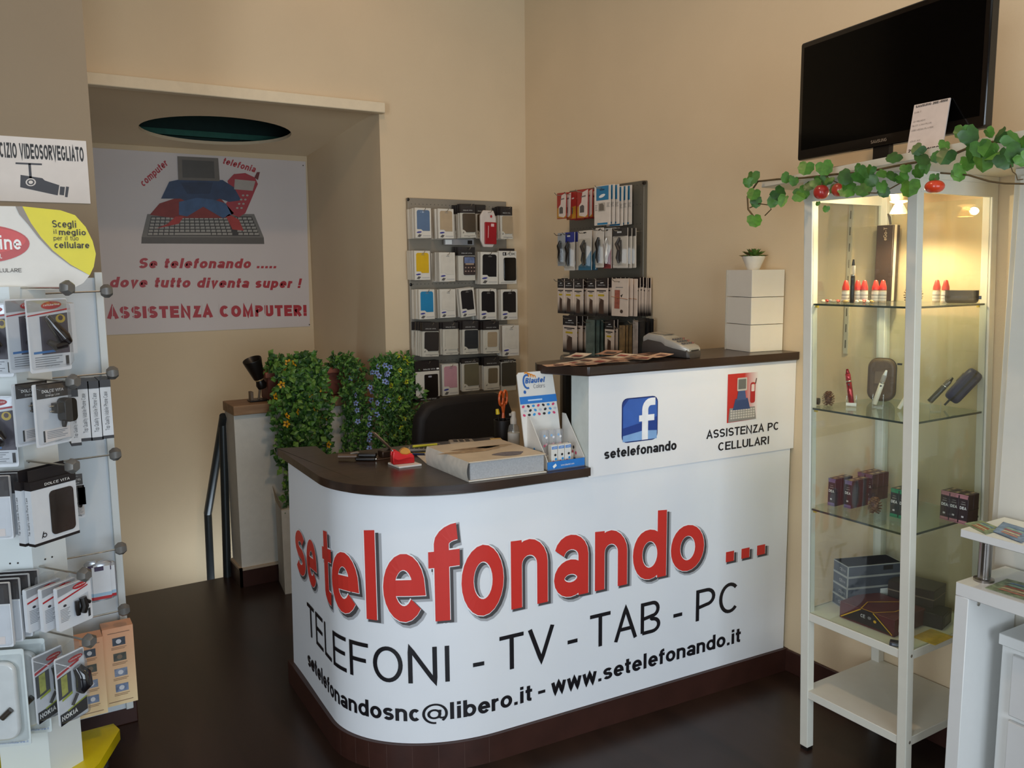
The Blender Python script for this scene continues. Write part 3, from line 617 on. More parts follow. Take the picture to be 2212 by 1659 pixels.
# header card
HYY = SY + .03
def hz(x, y): p = ony(x * .25317, 280 + y * .25317, HYY); return (p.x, p.z)
b = MB(); out = [hz(-740, 640), hz(190, 655), hz(515, 688), hz(640, 730), hz(730, 830), hz(790, 950), hz(818, 1060), hz(800, 1170), hz(762, 1245), hz(710, 1310), hz(630, 1350), hz(450, 1365), hz(-740, 1375)]
b.slab(out[::-1], HYY, HYY + .012, mat('#dbd8d0', .45, noise=.02)); b.build('header_card', sd, smooth=False)
g = MB(); HYf = HYY - .0008
def hf(pts, m, l=0): g.flat([hz(*p) for p in pts], HYf - l * .0006, m)
hf([(190, 655), (515, 688), (640, 730), (730, 830), (790, 950), (818, 1060), (800, 1170), (765, 1243), (600, 1150), (450, 1030), (350, 920), (265, 800)], mat('#ddd000', .4, noise=.02))
hf([(132, 655), (190, 655), (265, 800), (350, 920), (450, 1030), (600, 1150), (765, 1243), (600, 1160), (440, 1040), (330, 925), (240, 810), (165, 725)], mat('#8b8176', .4), 1)
hf(ell(-205, 975, 457, 168, 44), mat('#b3271f', .35), 1); hf(ell(-205, 945, 425, 118, 36), mat('#c8342b', .35), 2)
WT = mat('#eeeeea', .4, noise=0); DKT = mat('#2b2420', .5, noise=0)
def ht(s, x0, x1, y, cap, m, bold=.07, align='l', gap=.12):
    a, b_, c = hz(x0, y), hz(x1, y), hz(x0, y - cap); text(g, s, (a[0], HYf - .0024, a[1]), (1, 0, 0), (0, 0, 1), c[1] - a[1], m, bold, b_[0] - a[0], gap)
ht('cellularline', -560, 185, 1020, 125, WT, .08); ht('GLOBAL', -110, 18, 1098, 38, WT, .07); ht('IL TUO CELLULARE', -290, 185, 1220, 34, DKT, .06)
ht('Scegli', 447, 652, 835, 62, DKT, .075); ht('il', 455, 485, 890, 40, DKT, .055); ht('meglio', 503, 732, 900, 52, DKT, .08); ht('per il tuo', 458, 670, 945, 40, DKT, .055); ht('cellulare', 465, 762, 1012, 56, DKT, .08)
g.build('header_lettering', sd, smooth=False)
# hooks with six-sided caps
CAPM = mat('#6c6a66', .4, .2); ROD = mat('#b9b4aa', .25, .9)
def hook(p0, p1, drop=None):
    p0, p1 = Vector(p0), Vector(p1); d = (p1 - p0).normalized(); b = MB(); b.tube([p0, p1], .0028, ROD, 6)
    b.lathe([(.012, -.006), (.020, .004), (.020, .016), (.012, .026)], p1, CAPM, 6, axis=d); return b.build('hook', sd)
def facet(u, v): return onp(u, v, C0, fn)
def front_hook(u, v, L=.16):
    tip = onp(u, v, C0 + fn * L, fn); return hook(tip - fn * L, tip), tip
for u, v in ((139, 622), (152, 824), (150, 1006), (176, 1240), (187, 1383)): front_hook(u, v)
def side_hook(u, v):
    tip = ony(u, v, -1.16); return hook((C1.x, -1.16, tip.z - .004), tip), tip
for u, v in ((222, 629), (235, 806), (241, 982), (253, 1186), (260, 1319)): side_hook(u, v)

# packs on the stand; each pack stands upright with its face in the plane through P
BLIS = clear('#f6f7f8', 1.45, .04); CARDW = mat('#d9dde2', .45, noise=.03); SILV = mat('#b9bdc2', .3, .5); CLRED = mat('#b3262c', .4, noise=.02)
def face_pack(nm, label, cat, u0, v0, u1, v1, P, n, th, paint, group=None, clearbox=None, body=None):
    """u0..v1: the front face in the photograph; P, n: its plane; paint(g, w, h) draws it in a local frame x 0..w, z 0..h, front y = 0"""
    n = Vector(n).normalized(); a, bt = onp((u0 + u1) / 2, v0, P, n), onp((u0 + u1) / 2, v1, P, n); l, r = onp(u0, (v0 + v1) / 2, P, n), onp(u1, (v0 + v1) / 2, P, n)
    rx = Vector((-n.y, n.x, 0)); w = abs((r - l).dot(rx)); h = a.z - bt.z; o = l.copy(); o.z = bt.z
    t = thing(nm, label, cat, o, math.atan2(rx.y, rx.x), group)
    paint(t, w, h, th); return t
def card(t, poly, th, m, name='backing_card', y0=0.):
    b = MB(); b.slab(poly, y0, y0 + th, m); return b.build(name, t, local=True, smooth=False)
def blister(t, x0, x1, z0, z1, d, r=.008, name='blister', y0=0., m=None):
    b = MB(); o, i_ = rrect(x0, x1, z0, z1, r), rrect(x0 + d * .5, x1 - d * .5, z0 + d * .4, z1 - d * .4, r * .8); n = len(o)
    b.add([(p[0], y0, p[1]) for p in o] + [(p[0], y0 - d, p[1]) for p in i_], [(k, (k + 1) % n, n + (k + 1) % n, n + k) for k in range(n)] + [tuple(range(n, 2 * n))], m or BLIS); return b.build(name, t, local=True)
def para(g, x0, x1, z, n, m, rows=.004, y=-.0006):
    for k in range(n): g.flat([(x0, z - k * rows), (x1 - (k % 3) * .12 * (x1 - x0), z - k * rows), (x1 - (k % 3) * .12 * (x1 - x0), z - k * rows + rows * .4), (x0, z - k * rows + rows * .4)], y, m)
GTX = mat('#8b8f96', .5, noise=0)
def cl_logo(g, cx, cz, w, y=-.0008):
    g.flat(ell(cx, cz, w / 2, w * .17, 20, .06), y, CLRED); text(g, 'cellularline', (cx - w * .4, y - .0006, cz - w * .04), (1, 0, .05), (0, 0, 1), w * .085, WT, .07, w * .8)
def paint_charger(t, w, h, th):
    card(t, rrect(0, w, 0, h, .006), .002, CARDW)
    g = MB(); g.flat([(.02 * w, .82 * h), (.98 * w, .86 * h), (.98 * w, .98 * h), (.02 * w, .98 * h)], -.0006, SILV); g.flat([(.3 * w, .24 * h), (.98 * w, .24 * h), (.98 * w, .8 * h), (.3 * w, .76 * h)], -.0006, mat('#4a4450', .45, noise=.2, scale=40)); g.flat([(.02 * w, .78 * h), (.98 * w, .86 * h), (.98 * w, .835 * h), (.02 * w, .765 * h)], -.001, CLRED)
    cl_logo(g, .6 * w, .91 * h, .5 * w, -.0012); g.flat(ell(.8 * w, .72 * h, .12 * w, .06 * h), -.0011, mat('#c4a93e', .4)); g.flat(ell(.8 * w, .73 * h, .06 * w, .035 * h), -.0016, mat('#4d3a3c', .4))
    g.flat([(.1 * w, .255 * h), (.62 * w, .265 * h), (.62 * w, .295 * h), (.1 * w, .285 * h)], -.0011, mat('#3a78b8', .4)); para(g, .12 * w, .78 * w, .2 * h, 5, GTX, .03 * h); g.flat([(.86 * w, .06 * h), (.94 * w, .06 * h), (.94 * w, .2 * h), (.86 * w, .2 * h)], -.001, mat('#333333', .5)); g.build('card_print', t, local=True, smooth=False)
    b = MB(); b.tube([(.38 * w, -.014, .76 * h), (.5 * w, -.022, .62 * h), (.66 * w, -.028, .47 * h), (.8 * w, -.026, .40 * h)], [.008, .013, .017, .010], mat('#211b1b', .15, coat=.5), 14); b.tube([(.72 * w, -.024, .38 * h), (.5 * w, -.02, .35 * h), (.36 * w, -.016, .42 * h)], [.012, .012, .007], mat('#211b1b', .2), 12); b.build('car_charger', t, local=True)
    blister(t, .03 * w, .99 * w, .04 * h, .985 * h, .03)
def paint_dvcharger(t, w, h, th):
    card(t, rrect(0, w, 0, h, .004), .002, CARDW)
    g = MB(); g.flat([(.1 * w, .76 * h), (w, .76 * h), (w, h), (.1 * w, h)], -.0006, mat('#241d1c', .4)); text(g, 'DOLCE VITA', (.25 * w, -.0011, .85 * h), (1, 0, 0), (0, 0, 1), .045 * h, WT, .07, .62 * w); text(g, 'Energy Line', (.35 * w, -.0011, .79 * h), (1, 0, 0), (0, 0, 1), .03 * h, WT, .05, .4 * w)
    g.flat([(.22 * w, .06 * h), (.98 * w, .08 * h), (.98 * w, .27 * h), (.24 * w, .26 * h)], -.0008, mat('#e6dfdb', .5)); para(g, .3 * w, .9 * w, .22 * h, 5, GTX, .026 * h, -.0013); g.flat([(.2 * w, .07 * h), (.25 * w, .07 * h), (.25 * w, .25 * h), (.2 * w, .25 * h)], -.0011, mat('#222222', .5)); g.build('card_print', t, local=True, smooth=False)
    b = MB(); b.slab(rrect(.62 * w, .98 * w, .36 * h, .74 * h, .012), -.034, -.004, BLK); b.box(.44 * w, .64 * w, -.03, -.006, .52 * h, .68 * h, BLK); b.tube([(.44 * w, -.02, .64 * h), (.28 * w, -.02, .64 * h)], .0025, ROD, 8); b.tube([(.44 * w, -.02, .56 * h), (.28 * w, -.02, .56 * h)], .0025, ROD, 8); b.tube([(.68 * w, -.02, .38 * h), (.66 * w, -.02, .28 * h)], [.008, .005], BLK, 8); b.build('wall_charger', t, local=True, bevel=.003)
    blister(t, .05 * w, .99 * w, .03 * h, .985 * h, .036)
def paint_spine(t, w, h, th):
    b = MB(); b.box(0, w, 0, .10, 0, h, mat('#d6dade', .5, noise=.02)); b.build('carton', t, local=True, smooth=False)
    g = MB(); g.box(-.0005, w + .0005, -.0008, .1005, .875 * h, h + .0005, mat('#1f1a1b', .45)); g.box(-.0005, w + .0005, -.0008, .1005, -.0005, .05 * h, mat('#1f1a1b', .45)); text(g, 'Top Quality Mobile Phone Case', (.68 * w, -.0014, .14 * h), (0, 0, 1), (-1, 0, 0), .36 * w, mat('#2c2c30', .5, noise=0), .05, .66 * h); g.build('carton_print', t, local=True, smooth=False)
def paint_window_box(t, w, h, th):
    b = MB(); b.box(0, w, 0, th, 0, h, mat('#d6dade', .5, noise=.02)); b.build('carton', t, local=True, smooth=False)
    g = MB(); dk = mat('#1f1a1b', .45); g.box(-.0006, w + .0006, -.0008, th, .87 * h, h + .0006, dk); g.box(-.0006, w + .0006, -.0008, th, -.0006, .04 * h, dk); text(g, 'DOLCE VITA', (.3 * w, -.0014, .905 * h), (1, 0, 0), (0, 0, 1), .04 * h, WT, .07, .56 * w)
    strokes(g, [arc(.22 * w, .14 * h, .04 * w, .03 * h, 0, 360, 10), [(.16 * w, .1 * h), (.2 * w, .2 * h)]], .0012, lambda x, z: (x, -.0012, z), dk); text(g, 'Top Quality Mobile Phone Case', (-.0012, .62 * th, .16 * h), (0, 0, 1), (0, 1, 0), .3 * th, dk, .05, .6 * h)
    g.build('carton_print', t, local=True, smooth=False)
    b = MB(); b.slab(rrect(.38 * w, .92 * w, .10 * h, .80 * h, .012), -.0022, 0, mat('#2b2422', .18, noise=.3, scale=20, coat=.4)); b.build('window', t, local=True, smooth=False)
    b = MB(); b.slab([(.0, h), (w, h), (w, h + .03), (0, h + .03)], .004, .006, dk); b.build('hang_tab', t, local=True, smooth=False)
def paint_white(t, w, h, th):
    card(t, rrect(0, w, 0, h, .004) , .012, mat('#dadde1', .4, noise=.02))
    g = MB(); g.flat([(.02 * w, .8 * h), (.98 * w, .92 * h), (.98 * w, .985 * h), (.02 * w, .985 * h)], -.0006, SILV); g.flat([(.02 * w, .70 * h), (.9 * w, .86 * h), (.9 * w, .83 * h), (.02 * w, .66 * h)], -.001, CLRED); cl_logo(g, .66 * w, .9 * h, .42 * w, -.0014)
    para(g, .06 * w, .34 * w, .48 * h, 9, GTX, .035 * h); g.flat([(.45 * w, .22 * h), (.9 * w, .3 * h), (.9 * w, .68 * h), (.45 * w, .6 * h)], -.0008, mat('#c4c9d0', .3)); g.flat([(.86 * w, .08 * h), (.93 * w, .09 * h), (.93 * w, .28 * h), (.86 * w, .27 * h)], -.001, mat('#333333', .5)); g.flat(ell(.2 * w, .56 * h, .05 * w, .03 * h, 10), -.001, IK); g.build('card_print', t, local=True, smooth=False)
    b = MB(); b.tube([(.5 * w, -.008, .58 * h), (.48 * w, -.01, .4 * h), (.52 * w, -.008, .25 * h)], .006, BLK, 8); b.tube([(.66 * w, -.01, .62 * h), (.68 * w, -.014, .42 * h), (.64 * w, -.01, .28 * h)], .010, BLK, 10); b.tube([(.78 * w, -.008, .5 * h), (.88 * w, -.008, .44 * h)], .005, BLK, 8); b.build('adapter', t, local=True)
    b = MB(); b.slab([(.3 * w, h), (.9 * w, h), (.85 * w, h + .022), (.6 * w, h + .03), (.35 * w, h + .022)], .004, .006, BLIS); b.build('hang_tab', t, local=True, smooth=False)
def paint_headset(t, w, h, th):
    card(t, rrect(0, w, 0, h, .006), .003, CARDW)
    g = MB(); g.flat([(.03 * w, .78 * h), (.97 * w, .88 * h), (.97 * w, .98 * h), (.03 * w, .98 * h)], -.0006, SILV); g.flat([(.03 * w, .76 * h), (.8 * w, .86 * h), (.8 * w, .83 * h), (.03 * w, .72 * h)], -.001, CLRED); cl_logo(g, .68 * w, .89 * h, .5 * w, -.0014)
    g.flat([(.04 * w, .38 * h), (.5 * w, .42 * h), (.5 * w, .74 * h), (.04 * w, .7 * h)], -.0008, mat('#3a3c40', .4)); g.flat([(.15 * w, .42 * h), (.36 * w, .45 * h), (.36 * w, .72 * h), (.15 * w, .7 * h)], -.0012, mat('#a9ac4a', .4, noise=.3, scale=60)); g.flat([(.04 * w, .0 * h), (.98 * w, .06 * h), (.98 * w, .26 * h), (.5 * w, .19 * h), (.04 * w, .17 * h)], -.0008, mat('#17161a', .4)); g.flat([(.3 * w, .19 * h), (.98 * w, .27 * h), (.98 * w, .25 * h), (.3 * w, .17 * h)], -.0013, mat('#a3b020', .4)); text(g, 'NOKIA', (.08 * w, -.0014, .07 * h), (1, 0, .1), (0, 0, 1), .065 * h, WT, .1, .55 * w); g.flat([(.14 * w, .35 * h), (.5 * w, .4 * h), (.5 * w, .44 * h), (.14 * w, .38 * h)], -.0015, mat('#a3b020', .4)); g.build('card_print', t, local=True, smooth=False)
    b = MB(); b.tube([(.62 * w, -.012, .78 * h), (.72 * w, -.022, .66 * h), (.7 * w, -.026, .52 * h), (.6 * w, -.02, .42 * h)], [.012, .021, .022, .012], mat('#15151a', .12, coat=.6), 14); b.tube([(.56 * w, -.014, .4 * h), (.38 * w, -.012, .26 * h)], .004, BLK, 8); b.build('headset', t, local=True)
    blister(t, .03 * w, .97 * w, .03 * h, .97 * h, .034)
    b = MB(); b.slab([(.3 * w, h), (.9 * w, h), (.85 * w, h + .022), (.6 * w, h + .032), (.35 * w, h + .022)], .0, .002, BLIS); b.build('hang_tab', t, local=True, smooth=False)
def paint_orange(t, w, h, th):
    b = MB(); b.box(0, w, 0, th, 0, h, ramp_z('#dcc59a', '#dba27c', 0, h, .5)); b.build('carton', t, local=True, smooth=False)
    for k in range(4):
        b = MB(); z = (.87 - k * .20) * h; b.flat([(.3 * w, z - .1 * h), (.72 * w, z - .1 * h), (.72 * w, z), (.3 * w, z)], -.0008, mat(('#39424e', '#4a4d45', '#7d8aa0', '#6d7c98')[k], .4, noise=.35, scale=60)); b.flat(ell(.5 * w, z - .05 * h, .09 * w, .03 * h, 10), -.0013, mat('#c9ccd2' if k != 1 else '#7a6a58', .4)); para(b, .25 * w, .75 * w, z - .13 * h, 2, mat('#8d6d52', .5), .018 * h); b.build('picture', t, local=True, smooth=False)
    g = MB(); para(g, .16 * w, .88 * w, .93 * h, 1, mat('#7d5d48', .5), .02 * h); para(g, .05 * w, .85 * w, .045 * h, 1, mat('#7d5d48', .5), .02 * h); g.build('carton_print', t, local=True, smooth=False)
def paint_dvpack(t, w, h, th):
    card(t, rrect(0, w, 0, h, .004), .012, CARDW)
    g = MB(); g.flat([(0, .68 * h), (w, .68 * h), (w, h), (0, h)], -.0006, mat('#262022', .4)); g.flat([(.45 * w, .86 * h), (.75 * w, .86 * h), (.75 * w, .93 * h), (.45 * w, .93 * h)], -.001, WT); g.flat([(0, .66 * h), (w, .66 * h), (w, .67 * h), (0, .67 * h)], -.001, WT); g.flat(rrect(.08 * w, .62 * w, .2 * h, .6 * h, .008), -.001, mat('#241f20', .3)); g.flat([(.3 * w, .04 * h), (.8 * w, .05 * h), (.8 * w, .17 * h), (.3 * w, .16 * h)], -.001, mat('#e7dcd6', .5)); g.build('card_print', t, local=True, smooth=False)
    blister(t, .02 * w, .98 * w, .02 * h, .98 * h, .012)
# fronts at the free ends of the hooks, spares behind
PF = lambda L: C0 + fn * L
t = face_pack('charger_pack', 'clear blister pack with a black car charger hung highest on the display stand', 'blister pack', 60, 645, 150, 803, PF(.135), fn, .03, paint_charger)
o = dup(t, Vector(t.location) - fn * .06 - fd * .012, None, 'blister pack with a car charger, half hidden behind the highest one on the stand')
t = face_pack('phone_case_box', 'plain white slim carton hung behind the car charger pack', 'carton', 147, 655, 164, 763, (0, -1.17, 0), (0, -1, 0), .03, lambda t, w, h, th: paint_spine(t, w, h, th))
for c in list(t.children):
    if c.name.startswith('carton_print'): bpy.data.objects.remove(c)
t = face_pack('charger_pack', 'blister pack with a black wall charger below the car charger pack', 'blister pack', 74, 826, 150, 962, PF(.135), fn, .03, paint_dvcharger)
dup(t, Vector(t.location) - fn * .06 - fd * .012, None, 'blister pack behind the wall charger pack on the stand')
g_ = 'slim white and black cartons side by side on one hook'
SPL = ('nearest the column', 'second from the column', 'third from the column', 'nearest the edge strip')
for k, (u0, u1, v0, v1) in enumerate(((150, 172, 842, 963), (169, 195, 824, 953), (193, 219, 823, 951), (217, 242, 820, 947))):
    face_pack('phone_case_box', 'slim white carton with black ends seen spine on, ' + SPL[k], 'carton', u0, v0, u1, v1, (0, -1.19 - (.02 if k == 0 else 0), 0), (0, -1, 0), .1, paint_spine, g_)
t = face_pack('phone_case_box', 'white and black carton with a dark window hung at the middle of the stand', 'carton', 69, 1030, 168, 1168, PF(.12), fn, .022, paint_window_box)
dup(t, Vector(t.location) - fn * .028 - fd * .006, None, 'carton pressed behind the dark window carton on the stand')
t = face_pack('charger_pack', 'small black charger pack peeking out behind the dark window carton', 'blister pack', 150, 1024, 181, 1120, (0, -1.18, 0), (0, -1, 0), .03, paint_dvcharger)
t = face_pack('adapter_pack', 'white and silver adapter pack, frontmost of three on the stand', 'blister pack', 124, 1258, 199, 1352, PF(.13), fn, .012, paint_white)
dup(t, Vector(t.location) - fn * .035 - fd * .018, None, 'white and silver adapter pack, middle of three on the stand'); dup(t, Vector(t.location) - fn * .07 - fd * .036, None, 'white and silver adapter pack, rearmost of three on the stand')
t = face_pack('headset_pack', 'black and silver headset pack hung lowest on the stand', 'blister pack', 122, 1408, 187, 1558, PF(.13), fn, .012, paint_headset)
dup(t, Vector(t.location) - fn * .066 - fd * .014, None, 'headset pack tucked behind the lowest one on the stand')
for k, (u, lab) in enumerate(((204, 'narrow silver sachet hung nearest the column above the orange cartons'), (222, 'wide silver sachet with a blue band hung above the orange cartons'), (240, 'narrow silver sachet hung nearest the edge strip above the orange cartons'))):
    P = ony(u, 1302 - k * 5, -1.17); tp = ony(u - 3, 1212, -1.17); h = tp.z - P.z; w = (.022, .036, .02)[k]
    t = thing('sachet', lab, 'sachet', P, 0.12 * (k - 1), 'silver sachets on the stand'); b = MB()
    b.lathe([(.0, 0), (w * .9, .004), (w, h * .3), (w, h * .7), (w * .95, h * .95), (w * .6, h)], (0, 0, 0), mat('#aeb2b8', .25, .6), 16, sy=.35); b.build('pouch', t, local=True)
    b = MB(); b.slab([(-w * .7, .08 * h), (w * .7, .08 * h), (w * .7, .9 * h), (-w * .7, .9 * h)], -w * .36 - .002, -w * .30, CARDW); b.build('label', t, local=True, smooth=False)
    b = MB(); b.slab([(-w * .7, .08 * h), (w * .7, .08 * h), (w * .7, .15 * h), (-w * .7, .15 * h)], -w * .36 - .003, -w * .32, CLRED); b.slab([(-w * .7, .16 * h), (w * .7, .16 * h), (w * .7, .24 * h), (-w * .7, .24 * h)], -w * .36 - .003, -w * .32, mat('#9fc0d8', .4)); b.slab([(-w * .5, .8 * h), (w * .2, .8 * h), (w * .2, .9 * h), (-w * .5, .9 * h)], -w * .36 - .003, -w * .32, mat('#3a2a4a', .4)); b.build('print', t, local=True, smooth=False)
face_pack('picture_carton', 'tall orange carton with four small pictures nearest the edge strip', 'carton', 226, 1354, 293, 1522, (0, -1.16, 0), (0, -1, 0), .06, paint_orange)
face_pack('picture_carton', 'tall orange carton with four small pictures partly behind the headset pack', 'carton', 166, 1380, 228, 1548, (0, -1.21, 0), (0, -1, 0), .06, paint_orange)
# left facet of the column, cut by the photograph's edge
nl = Vector((-(CL.y - C0.y), CL.x - C0.x, 0)).normalized(); nl = nl if nl.y < 0 else -nl
ld = Vector((-nl.y, nl.x, 0))
PL = lambda L: C0 + nl * L
t = face_pack('charger_pack', 'blister pack with a dark picture hung highest on the front facet of the stand', 'blister pack', -60, 655, 24, 815, PL(.05), nl, .03, paint_charger)
t = face_pack('charger_pack', 'blister pack with a blue card hung second on the front facet of the stand', 'blister pack', -55, 856, 35, 1010, PL(.06), nl, .03, paint_charger)
t = face_pack('charger_pack', 'black topped blister pack, foremost of three on the front facet', 'blister pack', -60, 1030, 24, 1166, PL(.11), nl, .012, paint_dvpack)
for k in (1, 2): dup(t, Vector(t.location) - nl * .03 * k + ld * .012 * k, None, ('', 'black topped blister pack, middle of three on the front facet', 'black topped blister pack, rearmost of three on the front facet')[k])
t = face_pack('charger_pack', 'black topped blister pack, foremost of four low on the front facet', 'blister pack', -60, 1262, 24, 1400, PL(.12), nl, .012, paint_dvpack)
for k in (1, 2, 3): dup(t, Vector(t.location) - nl * .03 * k + ld * .012 * k, None, 'black topped blister pack, %s of four low on the front facet' % ('', 'second', 'third', 'rearmost')[k])
def paint_clear(t, w, h, th):
    card(t, rrect(0, w, 0, h, .006), .002, mat('#cdd5d4', .4)); g = MB(); text(g, 'www.cellularline.it', (.45 * w, -.0008, .03 * h), (1, 0, 0), (0, 0, 1), .022 * h, mat('#3a68b0', .4), .05, .5 * w); g.build('card_print', t, local=True, smooth=False)
    b = MB(); b.slab(rrect(.2 * w, .88 * w, .1 * h, .9 * h, .03), -.02, -.002, mat('#dfe2e0', .15, coat=.5)); b.build('white_case', t, local=True, bevel=.006)
    b = MB(); b.tube([(.62 * w, -.026, .35 * h), (.78 * w, -.026, .43 * h)], .008, mat('#3b342e', .3), 10); b.build('stylus', t, local=True)
    blister(t, .05 * w, .97 * w, .05 * h, .95 * h, .03)
t = face_pack('case_pack', 'large clear pack with a white case hung lowest on the front facet', 'blister pack', -70, 1405, 60, 1615, PL(.10), nl, .012, paint_clear)
dup(t, Vector(t.location) - nl * .06 + ld * .03, None, 'large clear pack behind the lowest one on the front facet')
# ------------------------------------------------------------------ accessory boards on the back wall and the right wall
BOARD = mat('#8f887b', .45, .3, noise=.03, scale=3)
CART = mat('#d8d2c4', .5, noise=.015); CARTS = mat('#cfc8b8', .55, noise=.015); DKH = mat('#231c1b', .4); GRYT = mat('#8a857e', .5, noise=0); OVAL = mat('#3b3a8c', .4, noise=0); MINI = mat('#5f5b57', .4, noise=.2, scale=80)
SLEEVE = clear('#f8f8f6', 1.4, .015, .05)
def A(x, y): return (860 + x * .13863, 410 + y * .13863)
def B(x, y): return (860 + x * .16274, 610 + y * .16274)
def Cc(x, y): return (1170 + x * .13867, 370 + y * .13867)
def D(x, y): return (1170 + x * .13867, 570 + y * .13867)
def flip_box(case, cam_dot=True, win=(.10, .90, .24, .93), mini=MINI, oval=True, lens=False):
    def paint(t, w, h, th):
        b = MB(); b.box(0, w, 0, th, 0, h, CART); b.build('carton', t, local=True, bevel=.0012, seg=1)
        b = MB(); x0, x1, z0, z1 = win[0] * w, win[1] * w, win[2] * h, win[3] * h; r = .12 * w
        pl = [(x0 + .36 * w, z0), (x1, z0)] + [p for p in arc(x1 - r, z1 - r, r, r, 0, 90, 4)] + [p for p in arc(x0 + r, z1 - r, r, r, 90, 180, 4)] + [(x0, z0 + .055 * h), (x0 + .26 * w, z0 + .055 * h)]
        b.slab(pl, -.0016, .0, case); b.build('phone_case', t, local=True, bevel=.0008, seg=1)
        g = MB(); y = -.0024
        if oval: g.flat(ell(.22 * w, .195 * h, .155 * w, .026 * h, 14, .12), y, OVAL)
        g.flat([(.1 * w, .05 * h), (.26 * w, .03 * h), (.38 * w, .11 * h), (.22 * w, .13 * h)], y, mini); g.flat([(.44 * w, .065 * h), (.92 * w, .065 * h), (.92 * w, .095 * h), (.44 * w, .095 * h)], y, mat('#bdb8b0', .5, noise=0))
        g.flat([(.44 * w, z1 - .035 * h), (.58 * w, z1 - .035 * h), (.58 * w, z1 - .025 * h), (.44 * w, z1 - .025 * h)], y, GRYT); g.flat([(.42 * w, z1 - .075 * h), (.62 * w, z1 - .075 * h), (.62 * w, z1 - .06 * h), (.42 * w, z1 - .06 * h)], y, GRYT)
        if lens:
            g.flat(ell(.47 * w, z1 - .07 * h, .06 * w, .03 * h, 12), y - .0004, mat('#9fb0c4', .3)); g.flat(ell(.34 * w, z1 - .07 * h, .03 * w, .012 * h, 8), y - .0004, mat('#9fb0c4', .3))
        g.build('carton_print', t, local=True, smooth=False)
    return paint
def bag(case, hdr=.24, frame=None, pad=True, phone=False, inset=(.14, 1.0)):
    """clear hanging sleeve: black header, white lining, the case in front"""
    def paint(t, w, h, th):
        b = MB(); b.box(0, w, 0, th, (1 - hdr) * h, h, DKH); b.build('header_card', t, local=True, smooth=False)
        b = MB(); b.box(.02 * w, w, .002, th, 0, (1 - hdr) * h - .001, CART); b.build('lining', t, local=True, smooth=False)
        b = MB(); x0, x1 = inset[0] * w, inset[1] * w; zt = (1 - hdr) * h * .97; z0 = .16 * h
        if frame: b.slab(rrect(x0, x1, .05 * h, zt, .004), -.001, .002, CART); x0, x1, zt, z0 = x0 + .13 * w, x1 - .12 * w, zt * .93, .2 * h
        b.slab(rrect(x0, x1, z0, zt, .008), -.0035, .001, case); b.build('phone_case', t, local=True, bevel=.0008, seg=1)
        g = MB(); y = -.0042
        if phone:
            g.flat([(x0 + .04 * w, .52 * h), (x1 - .06 * w, .52 * h), (x1 - .06 * w, .70 * h), (x0 + .04 * w, .70 * h)], y, mat('#6b7aa2', .35, noise=.3, scale=60)); g.flat([(x0 + .1 * w, .47 * h), (x1 - .1 * w, .47 * h), (x1 - .1 * w, .515 * h), (x0 + .1 * w, .515 * h)], y, mat('#b59c86', .4))
            for r_ in range(2):
                for k in range(4): g.flat(rrect(x0 + (.07 + k * .17) * w, x0 + (.15 + k * .17) * w, (.26 + r_ * .11) * h, (.295 + r_ * .11) * h, .001, 2), y, mat('#b79a8a', .4))
        if pad and not phone:
            r = .36 * w; g.flat([(0.02 * w, .0), (.0 + .02 * w, .245 * h)] + [(.02 * w + r * math.sin(R(a)) , .09 * h + .155 * h * math.cos(R(a))) for a in range(0, 91, 15)] + [(w * 1.0, .09 * h), (w * 1.0, .0)], y, CART)
            strokes(g, [arc(.16 * w, .15 * h, .03 * w, .015 * h, 0, 360, 8), [(.11 * w, .13 * h), (.2 * w, .19 * h)]], .0007, lambda a, z: (a, y - .0005, z), DKH); g.flat([(.18 * w, .045 * h), (.96 * w, .045 * h), (.96 * w, .062 * h), (.18 * w, .062 * h)], y - .0005, GRYT); g.flat([(.45 * w, .018 * h), (.6 * w, .018 * h), (.6 * w, .028 * h), (.45 * w, .028 * h)], y - .0005, GRYT)
        text(g, 'DOLCE VITA', (.2 * w, -.0008, (1 - hdr * .78) * h), (1, 0, 0), (0, 0, 1), .026 * h, WT, .07, .62 * w); g.flat([(.38 * w, h * .955), (.62 * w, h * .955), (.62 * w, h * .975), (.38 * w, h * .975)], -.0006, BLK); g.build('sleeve_print', t, local=True, smooth=False)
        b = MB(); b.quad((0, -.006, 0), (w, -.006, 0), (w, -.004, h), (0, -.004, h), SLEEVE); b.build('sleeve', t, local=True, smooth=False)
    return paint
pb = thing('pegboard', 'grey pegboard of phone cases on the wall beside the stair niche', 'pegboard', (-.42, 0, 1.4))
a, c = ony(879.5, 427, -.02), ony(1095, 640, -.02); bt = ony(960, 856, -.02)
b = MB(); b.box(a.x, c.x, -.024, -.002, bt.z, a.z, BOARD); b.build('panel', pb, bevel=.003)
g = MB(); 
for r_ in range(13):
    for k in range(26):
        x, z = a.x + .02 + k * (c.x - a.x - .04) / 25, a.z - .03 - r_ * (a.z - bt.z - .06) / 12; g.flat(ell(x, z, .0022, .0022, 6), -.0246, HOLE)
g.build('perforations', pb, smooth=False)
for u, v in ((879, 431), (885, 615), (892, 790)):
    p = ony(u + 2, v, -.02); b = MB(); b.lathe([(.004, 0), (.008, .004), (.0, .008)], (p.x - .002, -.024, p.z), BLK, 12, axis=(0, -1, 0)); b.build('screw', pb)
def peg(parent, p, d, wall):
    """wire hook of the board behind a pack; p = where it meets the pack"""
    p = Vector(p); b = MB()
    if wall == 'b': q = Vector((p.x, -.024, p.z)); n = Vector((0, -1, 0))
    else: q = Vector((-.024, p.y, p.z)); n = Vector((-1, 0, 0))
    b.tube([q, q + n * (d + .0), q + n * (d + .012) + Vector((0, 0, .01))], .0018, ROD, 6); b.build('hook', parent)
